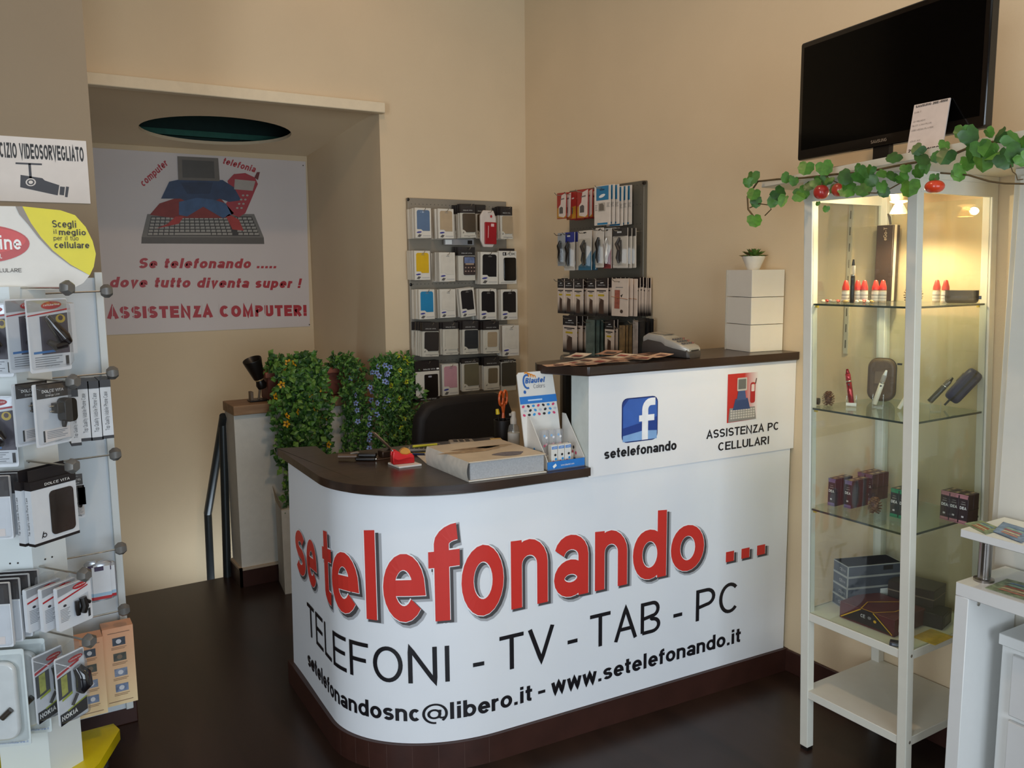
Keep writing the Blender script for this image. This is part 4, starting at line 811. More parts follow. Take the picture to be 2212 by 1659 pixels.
BLUE, YELO, CYAN, BLK2, WHT2 = mat('#5b7391', .4), mat('#d6ac10', .4), mat('#1c7fae', .4), mat('#1d191a', .35, noise=.1), mat('#d3ccbd', .4)
PINK, OLIV, BRN, BEIG, DKO = mat('#c4929a', .4), mat('#6f6850', .3), mat('#4d3f2c', .3), mat('#b39d7e', .4), mat('#3b3529', .25)
def kok(t, w, h, th):
    b = MB(); b.box(0, w, 0, th, 0, h, CART); b.build('carton', t, local=True, bevel=.0012, seg=1)
    b = MB(); b.slab(rrect(.26 * w, .95 * w, .1 * h, .8 * h, .01), -.006, 0, mat('#15120f', .2, coat=.3)); b.build('phone_case', t, local=True, bevel=.002)
    g = MB(); g.flat([(.22 * w, .86 * h), (.42 * w, .86 * h), (.42 * w, .96 * h), (.22 * w, .96 * h)], -.0008, DKH); text(g, 'K', (.27 * w, -.0014, .875 * h), (1, 0, 0), (0, 0, 1), .07 * h, WT, .1); text(g, '-OK', (.44 * w, -.0008, .87 * h), (1, 0, 0), (0, 0, 1), .075 * h, DKH, .06, .5 * w); para(g, .1 * w, .9 * w, .05 * h, 2, GRYT, .02 * h); g.build('carton_print', t, local=True, smooth=False)
    b = MB(); b.slab([(.05 * w, h), (.9 * w, h), (.9 * w, h + .012), (.05 * w, h + .012)], 0.002, .006, DKH); b.build('hang_tab', t, local=True, smooth=False)
def red_blister(t, w, h, th):
    pl = [(.2 * w, 0), (.8 * w, 0), (.98 * w, .15 * h), (w, .8 * h), (.85 * w, h), (.2 * w, h), (0, .85 * h), (.02 * w, .2 * h)]
    b = MB(); b.slab(pl, 0, .014, mat('#d3c8bd', .3, coat=.4)); b.build('tray', t, local=True, bevel=.003)
    b = MB(); b.slab(rrect(.24 * w, 1.0 * w, .08 * h, .68 * h, .005), -.008, 0, mat('#9c1f24', .35)); b.build('phone_case', t, local=True, bevel=.002)
    g = MB(); g.flat(rrect(.62 * w, .82 * w, .56 * h, .64 * h, .002), -.0086, mat('#e2b9b4', .4)); g.flat([(.42 * w, .25 * h), (.46 * w, .25 * h), (.48 * w, .58 * h), (.44 * w, .58 * h)], -.0086, mat('#d9a9a6', .4)); g.flat(ell(.68 * w, .84 * h, .07 * w, .04 * h, 10), -.0012, CLRED); g.build('tray_print', t, local=True, smooth=False)
def big_dv(t, w, h, th):
    b = MB(); b.box(0, w, 0, th, 0, h, DKH); b.build('carton', t, local=True, bevel=.0012, seg=1)
    b = MB(); b.slab([(.0, .09 * h), (w, .09 * h), (w, .74 * h), (0, .74 * h)], -.0008, 0, CART); b.build('front_card', t, local=True, smooth=False)
    b = MB(); b.slab(rrect(.36 * w, .93 * w, .09 * h, .66 * h, .006), -.004, 0, mat('#1a1412', .3)); b.build('phone_case', t, local=True, bevel=.001)
    g = MB(); text(g, 'DOLCE VITA', (.33 * w, -.0014, .775 * h), (1, 0, 0), (0, 0, 1), .03 * h, WT, .07, .5 * w); text(g, 'FASHION LIFE STYLE', (.2 * w, -.0014, .025 * h), (1, 0, 0), (0, 0, 1), .028 * h, WT, .06, .65 * w); g.flat([(.88 * w, .77 * h), (.99 * w, .77 * h), (.99 * w, .81 * h), (.88 * w, .81 * h)], -.0014, WT)
    g.flat(rrect(.52 * w, .66 * w, .585 * h, .625 * h, .002), -.0046, mat('#a9a9b0', .3)); strokes(g, [arc(.2 * w, .16 * h, .05 * w, .025 * h, 0, 360, 10), [(.1 * w, .12 * h), (.24 * w, .22 * h)]], .001, lambda x, z: (x, -.0015, z), DKH); g.build('carton_print', t, local=True, smooth=False)
# row, index, conv, (x0, y0, x1, y1), depth, spares, paint, what, tilt
ROWN = ('top row', 'second row', 'third row', 'fourth row', 'bottom row')
LEFT = [
 (0, A, (267, 282, 517, 752), .085, 3, flip_box(BLUE, lens=True), 'white carton with a grey blue case', 0, .02),
 (0, A, (626, 296, 868, 760), .085, 3, flip_box(BEIG), 'white carton with a clear beige case', 0, .02),
 (0, A, (975, 222, 1205, 748), .09, 3, bag(BRN, .26), 'black topped sleeve with a brown see-through case', 1, .010),
 (0, A, (1280, 318, 1520, 890), .10, 0, red_blister, 'rounded white tray with a red case', -1, .02),
 (0, A, (1596, 262, 1780, 765), .08, 3, bag(BEIG, .27), 'black topped sleeve with a beige case', 0, .010),
 (1, A, (257, 950, 502, 1406), .085, 3, flip_box(YELO), 'white carton with a yellow case', 0, .02),
 (1, A, (642, 975, 890, 1430), .085, 4, flip_box(WHT2), 'white carton with a white flip case', 0, .02),
 (1, A, (938, 893, 1200, 1412), .085, 2, bag(mat('#3a2a26', .3), .25, phone=True, inset=(.3, 1.0)), 'clear sleeve with a picture of a lit phone', 0, .012),
 (1, A, (1283, 968, 1556, 1472), .09, 2, flip_box(BLK2), 'white carton with a black case beside the framed brand carton', -1, .02),
 (1, A, (1570, 952, 1846, 1468), .085, 0, kok, 'white carton with a glossy black flip case and a letter logo', 0, .02),
 (2, B, (277, 92, 487, 490), .085, 3, flip_box(CYAN), 'white carton with a bright cyan case', 0, .02),
 (2, B, (557, 88, 765, 470), .08, 3, flip_box(WHT2), 'white carton with a white flip case next to the cyan one', 0, .02),
 (2, B, (838, 85, 1036, 466), .08, 2, flip_box(BLK2), 'tilted white carton with a black case', 5, .02),
 (2, B, (1085, 88, 1305, 496), .09, 3, flip_box(BLK2), 'upright white carton with a black case beside the tilted one', 0, .02),
 (2, B, (1368, 92, 1585, 497), .085, 2, flip_box(BLK2), 'upright white carton with a black case, last', 0, .02),
 (3, B, (312, 530, 530, 980), .12, 5, bag(mat('#2a2422', .3), .25), 'black topped sleeve with a brownish black case and three dots', -2, .008),
 (3, B, (590, 530, 790, 958), .12, 3, bag(WHT2, .2), 'black topped sleeve with a cream case', -1, .008),
 (3, B, (850, 510, 1055, 948), .12, 4, bag(mat('#23262a', .3), .25), 'black topped sleeve with a bluish black case', -1, .008),
 (3, B, (1125, 515, 1335, 940), .12, 4, bag(BEIG, .26, frame=True), 'black topped sleeve with a beige case in a white frame', -1, .008),
 (3, B, (1385, 570, 1606, 976), .085, 2, flip_box(WHT2), 'white carton with a white flip case above the dark clear case', 0, .02),
 (4, B, (232, 1042, 548, 1570), .10, 1, big_dv, 'large black and white carton with a black case', 0, .02),
 (4, B, (588, 1082, 804, 1500), .085, 2, flip_box(PINK, oval=True), 'white carton with a pink case', 0, .02),
 (4, B, (846, 1010, 1070, 1440), .09, 1, bag(OLIV, .14), 'clear sleeve with an olive see-through case', 0, .010),
 (4, B, (1135, 990, 1340, 1424), .085, 3, bag(mat('#75664c', .3), .26, frame=True), 'black topped sleeve with an olive case in a white frame', -1, .008),
 (4, B, (1370, 1030, 1566, 1436), .08, 1, bag(DKO, .05, pad=False, inset=(.02, 1.0)), 'clear sleeve with a dark smoke case', 0, .010)]
rnd = random.Random(7)
def peg_packs(rows, P, n, parent, wall, kind, where):
    n = Vector(n); cnt = {}
    for row, cv, q, d, spare, paint, what, tilt, th in rows:
        u0, v0 = cv(q[0], q[1]); u1, v1 = cv(q[2], q[3]); pl = n * (d + .024)
        nm = next((b_ for a_, b_ in (('memory card', 'memory_card_pack'), ('cable', 'cable_pack'), ('adapter', 'adapter_pack'), ('earphone', 'earphone_pack'), ('film', 'screen_film_pack'), ('plain black', 'screen_film_pack'), ('black topped pack', 'screen_film_pack'), ('carton', 'phone_case_box')) if a_ in what), 'phone_case_pack')
        t = face_pack(nm, what + ' in the ' + ROWN[row] + where, kind, u0, v0, u1, v1, pl, n, th, paint)
        if wall == 'b': t.rotation_euler.y = R(-tilt)
        rz = t.rotation_euler.z; w = depth(t.location) * 0; 
        a, z = onp((u0 + u1) / 2, v0, pl, n), 0
        peg(parent, (a.x, a.y, a.z - .012), d + .03 if nm != 'phone_case_box' else d + .015, wall)
        for k in range(spare):
            step = max(min(d / (spare + .3), .024), th * 1.02)
            off = -n * (step * (k + 1)) + Vector((0, 0, rnd.uniform(-.003, .003)))
            short = what.replace('white carton with a ', '').replace('black topped sleeve with a ', '').replace('clear sleeve with a ', '').replace('black topped sleeve with an ', '').replace('clear sleeve with an ', '')
            lab = 'spare behind the ' + short + ', ' + ROWN[row]
            s_ = dup(t, Vector(t.location) + off + Vector((-n.y, n.x, 0)) * rnd.uniform(-.004, .004), (0, t.rotation_euler.y + R(rnd.uniform(-1, 1)), rz), lab, 'spares behind the ' + short + ', ' + ROWN[row])
peg_packs(LEFT, (0, 0, 0), (0, -1, 0), pb, 'b', 'phone case', '')
# flat silver sleeve lying across two hooks, and a header behind the red tray
def strip(t, w, h, th):
    b = MB(); b.slab(rrect(0, w, 0, h, .003), 0, .012, mat('#a9a8a8', .25, .4)); b.build('sleeve', t, local=True, smooth=False)
    g = MB(); g.flat([(.02 * w, .1 * h), (.24 * w, .1 * h), (.24 * w, .85 * h), (.02 * w, .85 * h)], -.0008, WT); g.flat([(.78 * w, .15 * h), (.94 * w, .15 * h), (.94 * w, .8 * h), (.78 * w, .8 * h)], -.0008, BLK); g.build('sleeve_print', t, local=True, smooth=False)
u0, v0 = A(725, 768); u1, v1 = A(1180, 860); face_pack('cable_pack', 'flat silver sleeve lying across two hooks below the brown see-through case', 'cable pack', u0, v0, u1, v1, (0, -.07, 0), (0, -1, 0), .012, strip)
u0, v0 = A(1215, 232); u1, v1 = A(1365, 760); face_pack('phone_case_pack', 'black topped sleeve half hidden behind the red case tray', 'phone case', u0, v0, u1, v1, (0, -.055, 0), (0, -1, 0), .01, bag(BRN, .26))

# ---- board on the right wall
pr = thing('pegboard', 'grey pegboard of cards and cables on the wall over the raised counter', 'pegboard', (0, -.75, 1.5))
a, c = onx(1236, 490, -.02), onx(1392.6, 389.4, -.02); b = MB(); b.box(-.024, -.002, c.y, a.y + .02, 1.12, c.z, mat('#6b675c', .45, .3, noise=.03, scale=3)); b.build('panel', pr, bevel=.003)
g = MB()
for r_ in range(10):
    for k in range(22):
        y, z = c.y + .02 + k * (a.y - c.y - .02) / 21, 1.16 + r_ * .085; g.add([(-.0246, y + .0022 * math.cos(R(q)), z + .0022 * math.sin(R(q))) for q in range(0, 360, 60)], [(5, 4, 3, 2, 1, 0)], HOLE)
g.build('perforations', pr, smooth=False)
for u, v in ((1394, 395), (1391, 611)):
    p = onx(u, v, -.02); b = MB(); b.lathe([(.007, 0), (.009, .006), (.007, .014), (0, .016)], (-.02, p.y, p.z), BLK, 12, axis=(-1, 0, 0)); b.build('screw', pr)
def sd_card(white):
    def paint(t, w, h, th):
        card(t, rrect(0, w, 0, h, .003), .003, mat('#a3302a', .4))
        g = MB(); g.flat([(.03 * w, .03 * h), (.97 * w, .03 * h), (.97 * w, .48 * h), (.03 * w, .42 * h)], -.0006, mat('#b8862c', .4, noise=.2, scale=30))
        if white: g.flat([(.2 * w, .1 * h), (.75 * w, .04 * h), (.95 * w, .12 * h), (1.0 * w, .98 * h), (.5 * w, .9 * h), (.4 * w, .55 * h), (.2 * w, .45 * h)], -.0011, mat('#d9c9bd', .4))
        g.flat([(.28 * w, .2 * h), (.66 * w, .2 * h), (.66 * w, .42 * h), (.5 * w, .47 * h), (.28 * w, .42 * h)], -.0016, mat('#57514e', .4)); g.flat([(.4 * w, .72 * h), (.8 * w, .74 * h), (.8 * w, .79 * h), (.4 * w, .77 * h)], -.0016, mat('#cdbab3' if not white else '#7d706a', .4)); g.build('card_print', t, local=True, smooth=False)
    return paint
def blue_card(t, w, h, th):
    card(t, rrect(0, w, 0, h, .003), .003, mat('#ddd3c6', .4))
    g = MB(); g.flat([(.13 * w, .63 * h), (.9 * w, .63 * h), (.9 * w, .985 * h), (.13 * w, .985 * h)], -.0006, mat('#2a7aa5', .4)); g.flat(ell(.5 * w, .74 * h, .2 * w, .04 * h, 16, .2), -.0012, WT); g.flat([(.35 * w, .88 * h), (.65 * w, .88 * h), (.65 * w, .91 * h), (.35 * w, .91 * h)], -.0012, mat('#173d55', .4))
    g.flat(rrect(.25 * w, .7 * w, .35 * h, .57 * h, .004), -.0008, mat('#b5ab9d', .3)); g.flat([(.32 * w, .37 * h), (.62 * w, .37 * h), (.62 * w, .5 * h), (.52 * w, .55 * h), (.32 * w, .54 * h)], -.0014, mat('#6f675c', .3)); g.flat([(.2 * w, .01 * h), (.85 * w, .01 * h), (.85 * w, .06 * h), (.2 * w, .06 * h)], -.0006, mat('#2a7aa5', .4)); para(g, .78 * w, .98 * w, .54 * h, 4, GRYT, .03 * h); para(g, .05 * w, .2 * w, .5 * h, 4, GRYT, .04 * h); g.build('card_print', t, local=True, smooth=False)
def cable_pack(base, hdr, item, hh=.2, low=None):
    def paint(t, w, h, th):
        card(t, rrect(0, w, 0, h, .003), .003, base); g = MB()
        if hdr: g.flat([(.0, (1 - hh) * h), (w, (1 - hh) * h), (w, h), (0, h)], -.0006, hdr); g.flat([(.3 * w, .88 * h), (.6 * w, .88 * h), (.6 * w, .92 * h), (.3 * w, .92 * h)], -.0012, mat('#c9c9c4', .4))
        if low: g.flat([(0, 0), (w, 0), (w, .5 * h), (.55 * w, .25 * h), (0, .1 * h)], -.0006, low)
        g.flat([(.4 * w, .94 * h), (.62 * w, .94 * h), (.62 * w, .965 * h), (.4 * w, .965 * h)], -.0016, BLK); g.build('card_print', t, local=True, smooth=False)
        if item:
            b = MB(); b.tube([(.55 * w, -.008, .76 * h), (.4 * w, -.012, .6 * h), (.58 * w, -.012, .45 * h), (.45 * w, -.010, .25 * h), (.52 * w, -.008, .12 * h)], [.005, .009, .010, .009, .005], item, 8); b.tube([(.62 * w, -.008, .7 * h), (.66 * w, -.010, .5 * h), (.62 * w, -.008, .16 * h)], .004, item, 8); b.build('cable', t, local=True)
        blister(t, .08 * w, .94 * w, .05 * h, (1 - hh) * h, .018, m=SLEEVE)
    return paint
def film(t, w, h, th):
    b = MB(); b.box(0, w, 0, .003, 0, h, ramp_z('#2a2320', '#d8c6b4', .06 * h, .34 * h)); b.build('card', t, local=True, smooth=False)
    g = MB(); g.flat([(0, .74 * h), (w, .74 * h), (w, h), (0, h)], -.0006, DKH); text(g, 'DOLCE VITA', (.2 * w, -.0012, .80 * h), (1, 0, 0), (0, 0, 1), .025 * h, WT, .06, .6 * w); g.flat([(.4 * w, .86 * h), (.66 * w, .87 * h), (.66 * w, .885 * h), (.4 * w, .88 * h)], -.0012, WT); g.flat([(.1 * w, .65 * h), (.86 * w, .65 * h), (.86 * w, .68 * h), (.1 * w, .68 * h)], -.0008, DKH); g.flat([(.3 * w, .62 * h), (.66 * w, .62 * h), (.66 * w, .635 * h), (.3 * w, .635 * h)], -.0008, DKH)
    g.flat(rrect(.2 * w, .72 * w, .52 * h, .57 * h, .004), -.0008, mat('#c2a51a', .4)); g.flat([(.28 * w, .06 * h), (.68 * w, .06 * h), (.68 * w, .42 * h), (.3 * w, .48 * h)], -.0008, mat('#4a3325', .3)); g.flat([(.3 * w, .3 * h), (.44 * w, .46 * h), (.3 * w, .47 * h)], -.0013, mat('#8b7a6b', .3)); g.build('card_print', t, local=True, smooth=False)
def charm(t, w, h, th):
    card(t, rrect(0, w, 0, h, .003), .003, mat('#d8c6b4', .4)); g = MB()
    g.flat([(.18 * w, .2 * h), (.5 * w, .2 * h), (.52 * w, .7 * h), (.2 * w, .7 * h)], -.0008, mat('#a05a48', .4, noise=.3, scale=80)); g.flat(ell(.62 * w, .13 * h, .09 * w, .05 * h, 12), -.0008, mat('#4a3a30', .4)); g.flat([(.25 * w, .76 * h), (.7 * w, .76 * h), (.7 * w, .78 * h), (.25 * w, .78 * h)], -.0008, GRYT); g.flat(ell(.45 * w, .92 * h, .05 * w, .012 * h, 8), -.0008, BLK); g.flat([(.55 * w, .55 * h), (.7 * w, .6 * h), (.62 * w, .5 * h)], -.0008, BLK); g.build('card_print', t, local=True, smooth=False)
    b = MB(); b.tube([(0, -.002, .52 * h), (w, -.002, .46 * h)], .0012, mat('#b5763f', .6), 6); b.build('rubber_band', t, local=True)
def clear_film(c):
    def paint(t, w, h, th):
        b = MB(); b.box(0, w, 0, .002, 0, h, c); b.build('sheet', t, local=True, smooth=False)
        b = MB(); b.quad((0, -.005, 0), (w, -.005, 0), (w, -.003, h), (0, -.003, h), SLEEVE); b.build('sleeve', t, local=True, smooth=False)
    return paint
WCB, GRB, NAVY, TEAL = mat('#d2cabd', .4, noise=.03), mat('#9da1a3', .35, noise=.1), mat('#2b3585', .4), mat('#2f6a86', .4)
RIGHT = [
 (0, Cc, (240, 335, 385, 740), .16, 1, sd_card(True), 'red memory card pack with a white card, first', 0, .004),
 (0, Cc, (390, 322, 540, 752), .13, 3, sd_card(False), 'red and yellow memory card pack without a white card', 0, .004),
 (0, Cc, (552, 282, 725, 732), .15, 4, sd_card(True), 'red memory card pack with a tilted white card', 0, .006),
 (0, Cc, (822, 222, 1068, 838), .15, 5, blue_card, 'white memory card pack with a blue top', 0, .010),
 (1, Cc, (250, 960, 362, 1475), .16, 0, cable_pack(GRB, None, BLK, .3), 'clear cable pack with a black plug, first', 0, .008),
 (1, Cc, (352, 950, 512, 1545), .15, 1, cable_pack(WCB, NAVY, BLK, .26), 'blue topped adapter pack with a black plug', 0, .008),
 (1, Cc, (575, 925, 775, 1540), .15, 1, cable_pack(WCB, None, BLK, .2, TEAL), 'tilted white earphone pack with a blue corner', 0, .008),
 (1, Cc, (742, 930, 862, 1540), .10, 0, cable_pack(TEAL, NAVY, BLK, .2), 'dark blue cable pack behind the earphone pack', 0, .008),
 (1, Cc, (840, 880, 962, 1500), .15, 0, cable_pack(WCB, None, BLK, .3), 'narrow white pack with a black adapter', 0, .008),
 (1, Cc, (960, 885, 1085, 1515), .13, 2, cable_pack(WCB, None, mat('#b9b2ac', .25, .5), .2, mat('#8a3a3a', .4)), 'clear pack with a silver and red cable', 0, .008),
 (1, Cc, (1110, 885, 1338, 1505), .12, 2, cable_pack(WCB, mat('#3a3836', .4), mat('#2c241e', .4), .2), 'white cable pack with a coiled brown cable', 0, .018),
 (2, D, (250, 232, 352, 770), .16, 1, film, 'black topped screen film pack, first', 0, .006),
 (2, D, (352, 236, 497, 778), .155, 1, film, 'black topped screen film pack, second', 0, .006),
 (2, D, (500, 238, 645, 800), .15, 4, film, 'black topped screen film pack, third', 0, .008),
 (2, D, (706, 235, 838, 806), .155, 1, film, 'black topped screen film pack, fourth', 0, .006),
 (2, D, (842, 220, 1030, 812), .15, 5, film, 'black topped screen film pack, fifth and widest', 0, .010),
 (2, D, (1090, 232, 1345, 815), .14, 2, charm, 'cream pack with a red patterned case and rubber band', 0, .018),
 (2, D, (1392, 215, 1530, 812), .07, 4, film, 'black topped pack nearest the board edge', 0, .008),
 (3, D, (332, 808, 545, 1382), .15, 2, film, 'black topped screen film pack', 0, .03),
 (3, D, (690, 870, 822, 1425), .14, 5, clear_film(mat('#5d6b62', .3, noise=.35, scale=25)), 'greenish clear film pack', 0, .012),
 (3, D, (985, 870, 1125, 1440), .12, 1, film, 'narrow screen film pack with a rubber band', 0, .008),
 (3, D, (1210, 960, 1290, 1440), .13, 6, clear_film(mat('#8a6d46', .4, noise=.4, scale=35)), 'amber and brown clear film pack', 0, .010),
 (3, D, (1420, 880, 1495, 1440), .09, 1, clear_film(mat('#b3a59c', .4, noise=.3, scale=40)), 'red and white striped film pack', 0, .008),
 (3, D, (1497, 850, 1605, 1430), .08, 2, clear_film(mat('#1a1715', .4)), 'plain black pack hung last', 0, .012)]
ROWN = ('top row', 'second row', 'third row', 'lowest row')
peg_packs(RIGHT, (0, 0, 0), (-1, 0, 0), pr, 'r', 'accessory pack', '')
# ------------------------------------------------------------------ things on the low worktop
ZL, ZU = .9178, 1.2448
def zl(u, v, z=0.): return onz(u, v, ZL + z)
def oriented(o, e1, e2, z0, z1, mb, m, base):
    """box on the corner o with horizontal sides e1, e2 (in the thing's frame)"""
    q = [Vector(o) - Vector(base), Vector(o) + Vector(e1) - Vector(base), Vector(o) + Vector(e1) + Vector(e2) - Vector(base), Vector(o) + Vector(e2) - Vector(base)]
    mb.prism([(p.x, p.y) for p in q], z0, z1, m)
# thick catalogue
a, b_, c = zl(1013, 1042), zl(921, 1003), zl(1181, 1021)
e1, e2 = c - a, b_ - a; e1.z = e2.z = 0; e2 = e2.normalized() * .285
bk = thing('catalogue', 'thick worn catalogue with cream cover and grey page edges lying on the low worktop', 'book', a); TH = .062
b = MB(); oriented(a + e1 * .03 + e2 * .02, e1 * .95, e2 * .96, .004, TH - .004, b, mat('#a3a4a6', .6, noise=.10, scale=200), a); b.build('pages', bk, local=True, bevel=.002)
CRM = mat('#c9b9a2', .55, noise=.10, scale=9, bump=.3, bscale=12)
b = MB(); oriented(a, e1, e2, .0, .004, b, mat('#d3cdc1', .5), a); b.build('back_cover', bk, local=True, bevel=.001)
b = MB(); oriented(a + e1 * .0, e1 * .99, e2, TH - .004, TH, b, CRM, a); b.build('front_cover', bk, local=True, bevel=.0015)
b = MB(); n1 = e1.normalized(); v = []
for i in range(11):
    t = i / 10; x = n1 * (-.006 * math.sin(math.pi * t)); v += [tuple(x + Vector((0, 0, TH * t))), tuple(x + e2 + Vector((0, 0, TH * t)))]
b.add(v, [(2 * i, 2 * i + 1, 2 * i + 3, 2 * i + 2) for i in range(10)], mat('#cfc8bb', .6, noise=.1, scale=40)); b.build('spine', bk, local=True)
g = MB(); 
for (s, t, rx, ry, cc) in ((.62, .18, .05, .03, '#6f6a72'), (.45, .62, .08, .016, '#8a7258'), (.3, .5, .1, .02, '#a58d70'), (.7, .62, .06, .02, '#a8957a')):
    p = e1 * s + e2 * t; g.add([tuple(p + n1 * (rx * math.cos(R(q)) * (1 + .2 * math.sin(3 * R(q)))) + e2.normalized() * (ry * math.sin(R(q))) + Vector((0, 0, TH + .0006))) for q in range(0, 360, 20)], [tuple(range(18))], mat(cc, .6, noise=.3, scale=60))
g.build('cover_print', bk, local=True, smooth=False)
# sheet of paper under the catalogue
p = zl(902, 985); t = thing('paper_sheet', 'folded paper sheet slipped under the near edge of the thick catalogue', 'paper', p)
b = MB(); q = [zl(893, 978), zl(921, 1002), zl(930, 1000), zl(925, 982)]; b.add([x - p + Vector((0, 0, .0012)) for x in q] + [x - p for x in q], [(0, 1, 2, 3), (7, 6, 5, 4), (0, 4, 5, 1), (1, 5, 6, 2), (2, 6, 7, 3), (3, 7, 4, 0)], mat('#d6cec2', .7)); b.build('sheet', t, local=True, smooth=False)
# red tape dispenser on a white pad
p = zl(872, 1006); pd = thing('notepad', 'small white pad under the red tape dispenser', 'notepad', p)
q = [zl(838, 1003), zl(862, 1012), zl(911, 1006), zl(880, 996)]; b = MB(); b.prism([(x.x - p.x, x.y - p.y) for x in q], 0, .006, mat('#ddd6cc', .6)); b.build('pages', pd, local=True, bevel=.0008)
RDP = mat('#cf1f22', .18, coat=.6, noise=.02); p = zl(870, 1004); p.z = ZL + .006
td = thing('tape_dispenser', 'glossy red tape dispenser standing on a white pad', 'tape dispenser', p, R(-8))
b = MB(); pr_ = [(-.037, 0), (.037, 0), (.036, .024), (.026, .034), (.012, .03), (-.006, .033), (-.02, .045), (-.034, .047), (-.037, .03)]
b.slab(pr_, -.016, -.008, RDP); b.slab(pr_, .012, .020, RDP); b.slab([(-.037, 0), (.037, 0), (.036, .02), (.02, .024), (-.02, .018), (-.037, .03)], -.016, .020, RDP); b.build('body', td, local=True, bevel=.003)
b = MB(); b.lathe([(.012, -.007), (.019, -.007), (.019, .007), (.012, .007)], (.008, .002, .032), mat('#c98a2d', .25, coat=.5), 24, axis=(0, 1, 0)); b.build('tape_roll', td, local=True)
b = MB(); b.box(-.037, -.034, -.008, .012, .044, .049, ROD); b.build('cutter', td, local=True)
# stapler and hole punch
p = zl(778, 994); s = thing('stapler', 'black desk stapler lying near the rounded corner of the worktop', 'stapler', p, R(-38))
b = MB(); b.box(-.015, .055, -.013, .013, 0, .012, BLK); b.box(-.005, .058, -.012, .012, .013, .026, BLK); b.build('body', s, local=True, bevel=.004)
b = MB(); b.box(.045, .060, -.008, .008, .004, .009, ROD); b.build('plate', s, local=True, bevel=.001)
b = MB(); b.tube([(-.075, .0, .012), (-.01, 0, .013)], [.009, .007], mat('#5a4636', .35), 10); b.tube([(-.035, .008, .02), (-.012, .012, .024), (.0, .004, .02)], .004, mat('#8b8075', .3, .5), 8); b.build('handle', s, local=True)
p = zl(824, 989); h = thing('hole_punch', 'metal hole punch with raised bronze lever beside the tape dispenser', 'hole punch', p, R(0))
MT = mat('#6e5848', .3, .7); b = MB(); b.box(-.045, .04, -.03, .03, 0, .004, MT); b.build('base_plate', h, local=True, bevel=.001)
b = MB(); b.box(-.005, .035, -.022, .022, .004, .026, mat('#4a3a30', .3, .7)); b.build('body', h, local=True, bevel=.003)
b = MB(); b.X = Matrix.Translation((.03, 0, .03)) @ Matrix.Rotation(R(46), 4, 'Y'); b.box(-.085, .012, -.017, .017, 0, .005, mat('#9a7f68', .28, .6)); b.build('lever', h, local=True, bevel=.002)
# small things behind the catalogue
p = zl(905, 973); t = thing('calculator', 'small dark calculator lying behind the tape dispenser', 'calculator', p, R(-30)); b = MB(); b.slab([(-.04, 0), (.04, 0), (.04, .010), (-.04, .010)], -.026, .026, mat('#8e8c88', .4)); b.build('body', t, local=True, bevel=.003)
b = MB(); b.box(-.032, .032, .008, .02, .0101, .0108, BLK); b.build('screen', t, local=True)
for k in range(12): b = MB(); x, y = -.03 + (k % 4) * .017, -.02 + (k // 4) * .009; b.box(x, x + .012, y, y + .006, .0100, .0125, mat('#3a3a3c', .4)); b.build('key', t, local=True)
p = zl(997, 962); t = thing('card_reader', 'grey keypad box lying behind the catalogue near the chair', 'keypad', p, R(-20)); b = MB(); b.box(-.045, .045, -.03, .03, 0, .018, mat('#9b9082', .45)); b.build('body', t, local=True, bevel=.004)
for k in range(9): b = MB(); x, y = -.03 + (k % 3) * .022, -.02 + (k // 3) * .014; b.box(x, x + .014, y, y + .009, .018, .021, mat('#4a4038', .4)); b.build('key', t, local=True)
p = zl(952, 966); t = thing('paper_slip', 'narrow paper slip lying between the calculator and the keypad box', 'paper', p, R(-18)); b = MB(); b.box(-.07, .05, -.014, .014, 0, .001, mat('#d9c8ae', .7)); b.build('sheet', t, local=True)
for k, (u, v, c, rz, lab) in enumerate(((893, 984, '#23315f', -35, 'dark blue ballpoint pen beside the red tape dispenser'), (912, 983, '#c9b63a', -22, 'yellow pencil next to the dark blue pen'), (921, 972, '#d9d03a', -10, 'lime marker pen on the small dark calculator'))):
    p = zl(u, v); t = thing('pen', lab, 'pen', p + Vector((0, 0, .012 if k == 2 else 0)), R(rz)); b = MB(); b.tube([(-.05, 0, .005), (.04, 0, .005)], .0045, mat(c, .3), 10); b.build('barrel', t, local=True); b = MB(); b.tube([(.04, 0, .005), (.052, 0, .005)], [.0045, .001], ROD, 10); b.build('tip', t, local=True)
p = zl(1072, 966); t = thing('sticky_notes', 'cream sticky note block behind the catalogue', 'note block', p, R(-20)); b = MB(); b.box(-.02, .02, -.02, .02, 0, .03, mat('#d8b56e', .6)); b.build('block', t, local=True, bevel=.001)
# pen cup with orange scissors and a yellow marker
p = zl(1096, 962); p = Vector((p.x + .02, p.y + .06, ZL)); cu = thing('pen_cup', 'black pen cup behind the clear spray bottle', 'pen cup', p); b = MB(); b.lathe([(.034, 0), (.036, .085), (.033, .085), (.031, .004), (0, .004)], (0, 0, 0), mat('#1b1614', .4), 24); b.build('cup', cu, local=True)
ORN = mat('#d9622b', .3); sc = thing('scissors', 'orange handled scissors standing in the black pen cup', 'scissors', p + Vector((.004, .006, .01)), R(30))
for sgn in (-1, 1):
    b = MB(); b.tube([(sgn * .016 + .014 * math.cos(R(q)), 0, .155 + .026 * math.sin(R(q))) for q in range(0, 361, 30)], .0045, ORN, 8); b.tube([(sgn * .008, 0, .132), (0, 0, .10), (-sgn * .003, 0, .08)], .005, ORN, 8); b.build('handle', sc, local=True)
    b = MB(); b.slab([(-sgn * .006, .0), (0, .0), (sgn * .004, .085), (-sgn * .004, .085)] if sgn > 0 else [(0, 0), (.006, 0), (.004, .085), (-.004, .085)], sgn * .001, sgn * .001 + .0015, ROD); b.build('blade', sc, local=True)
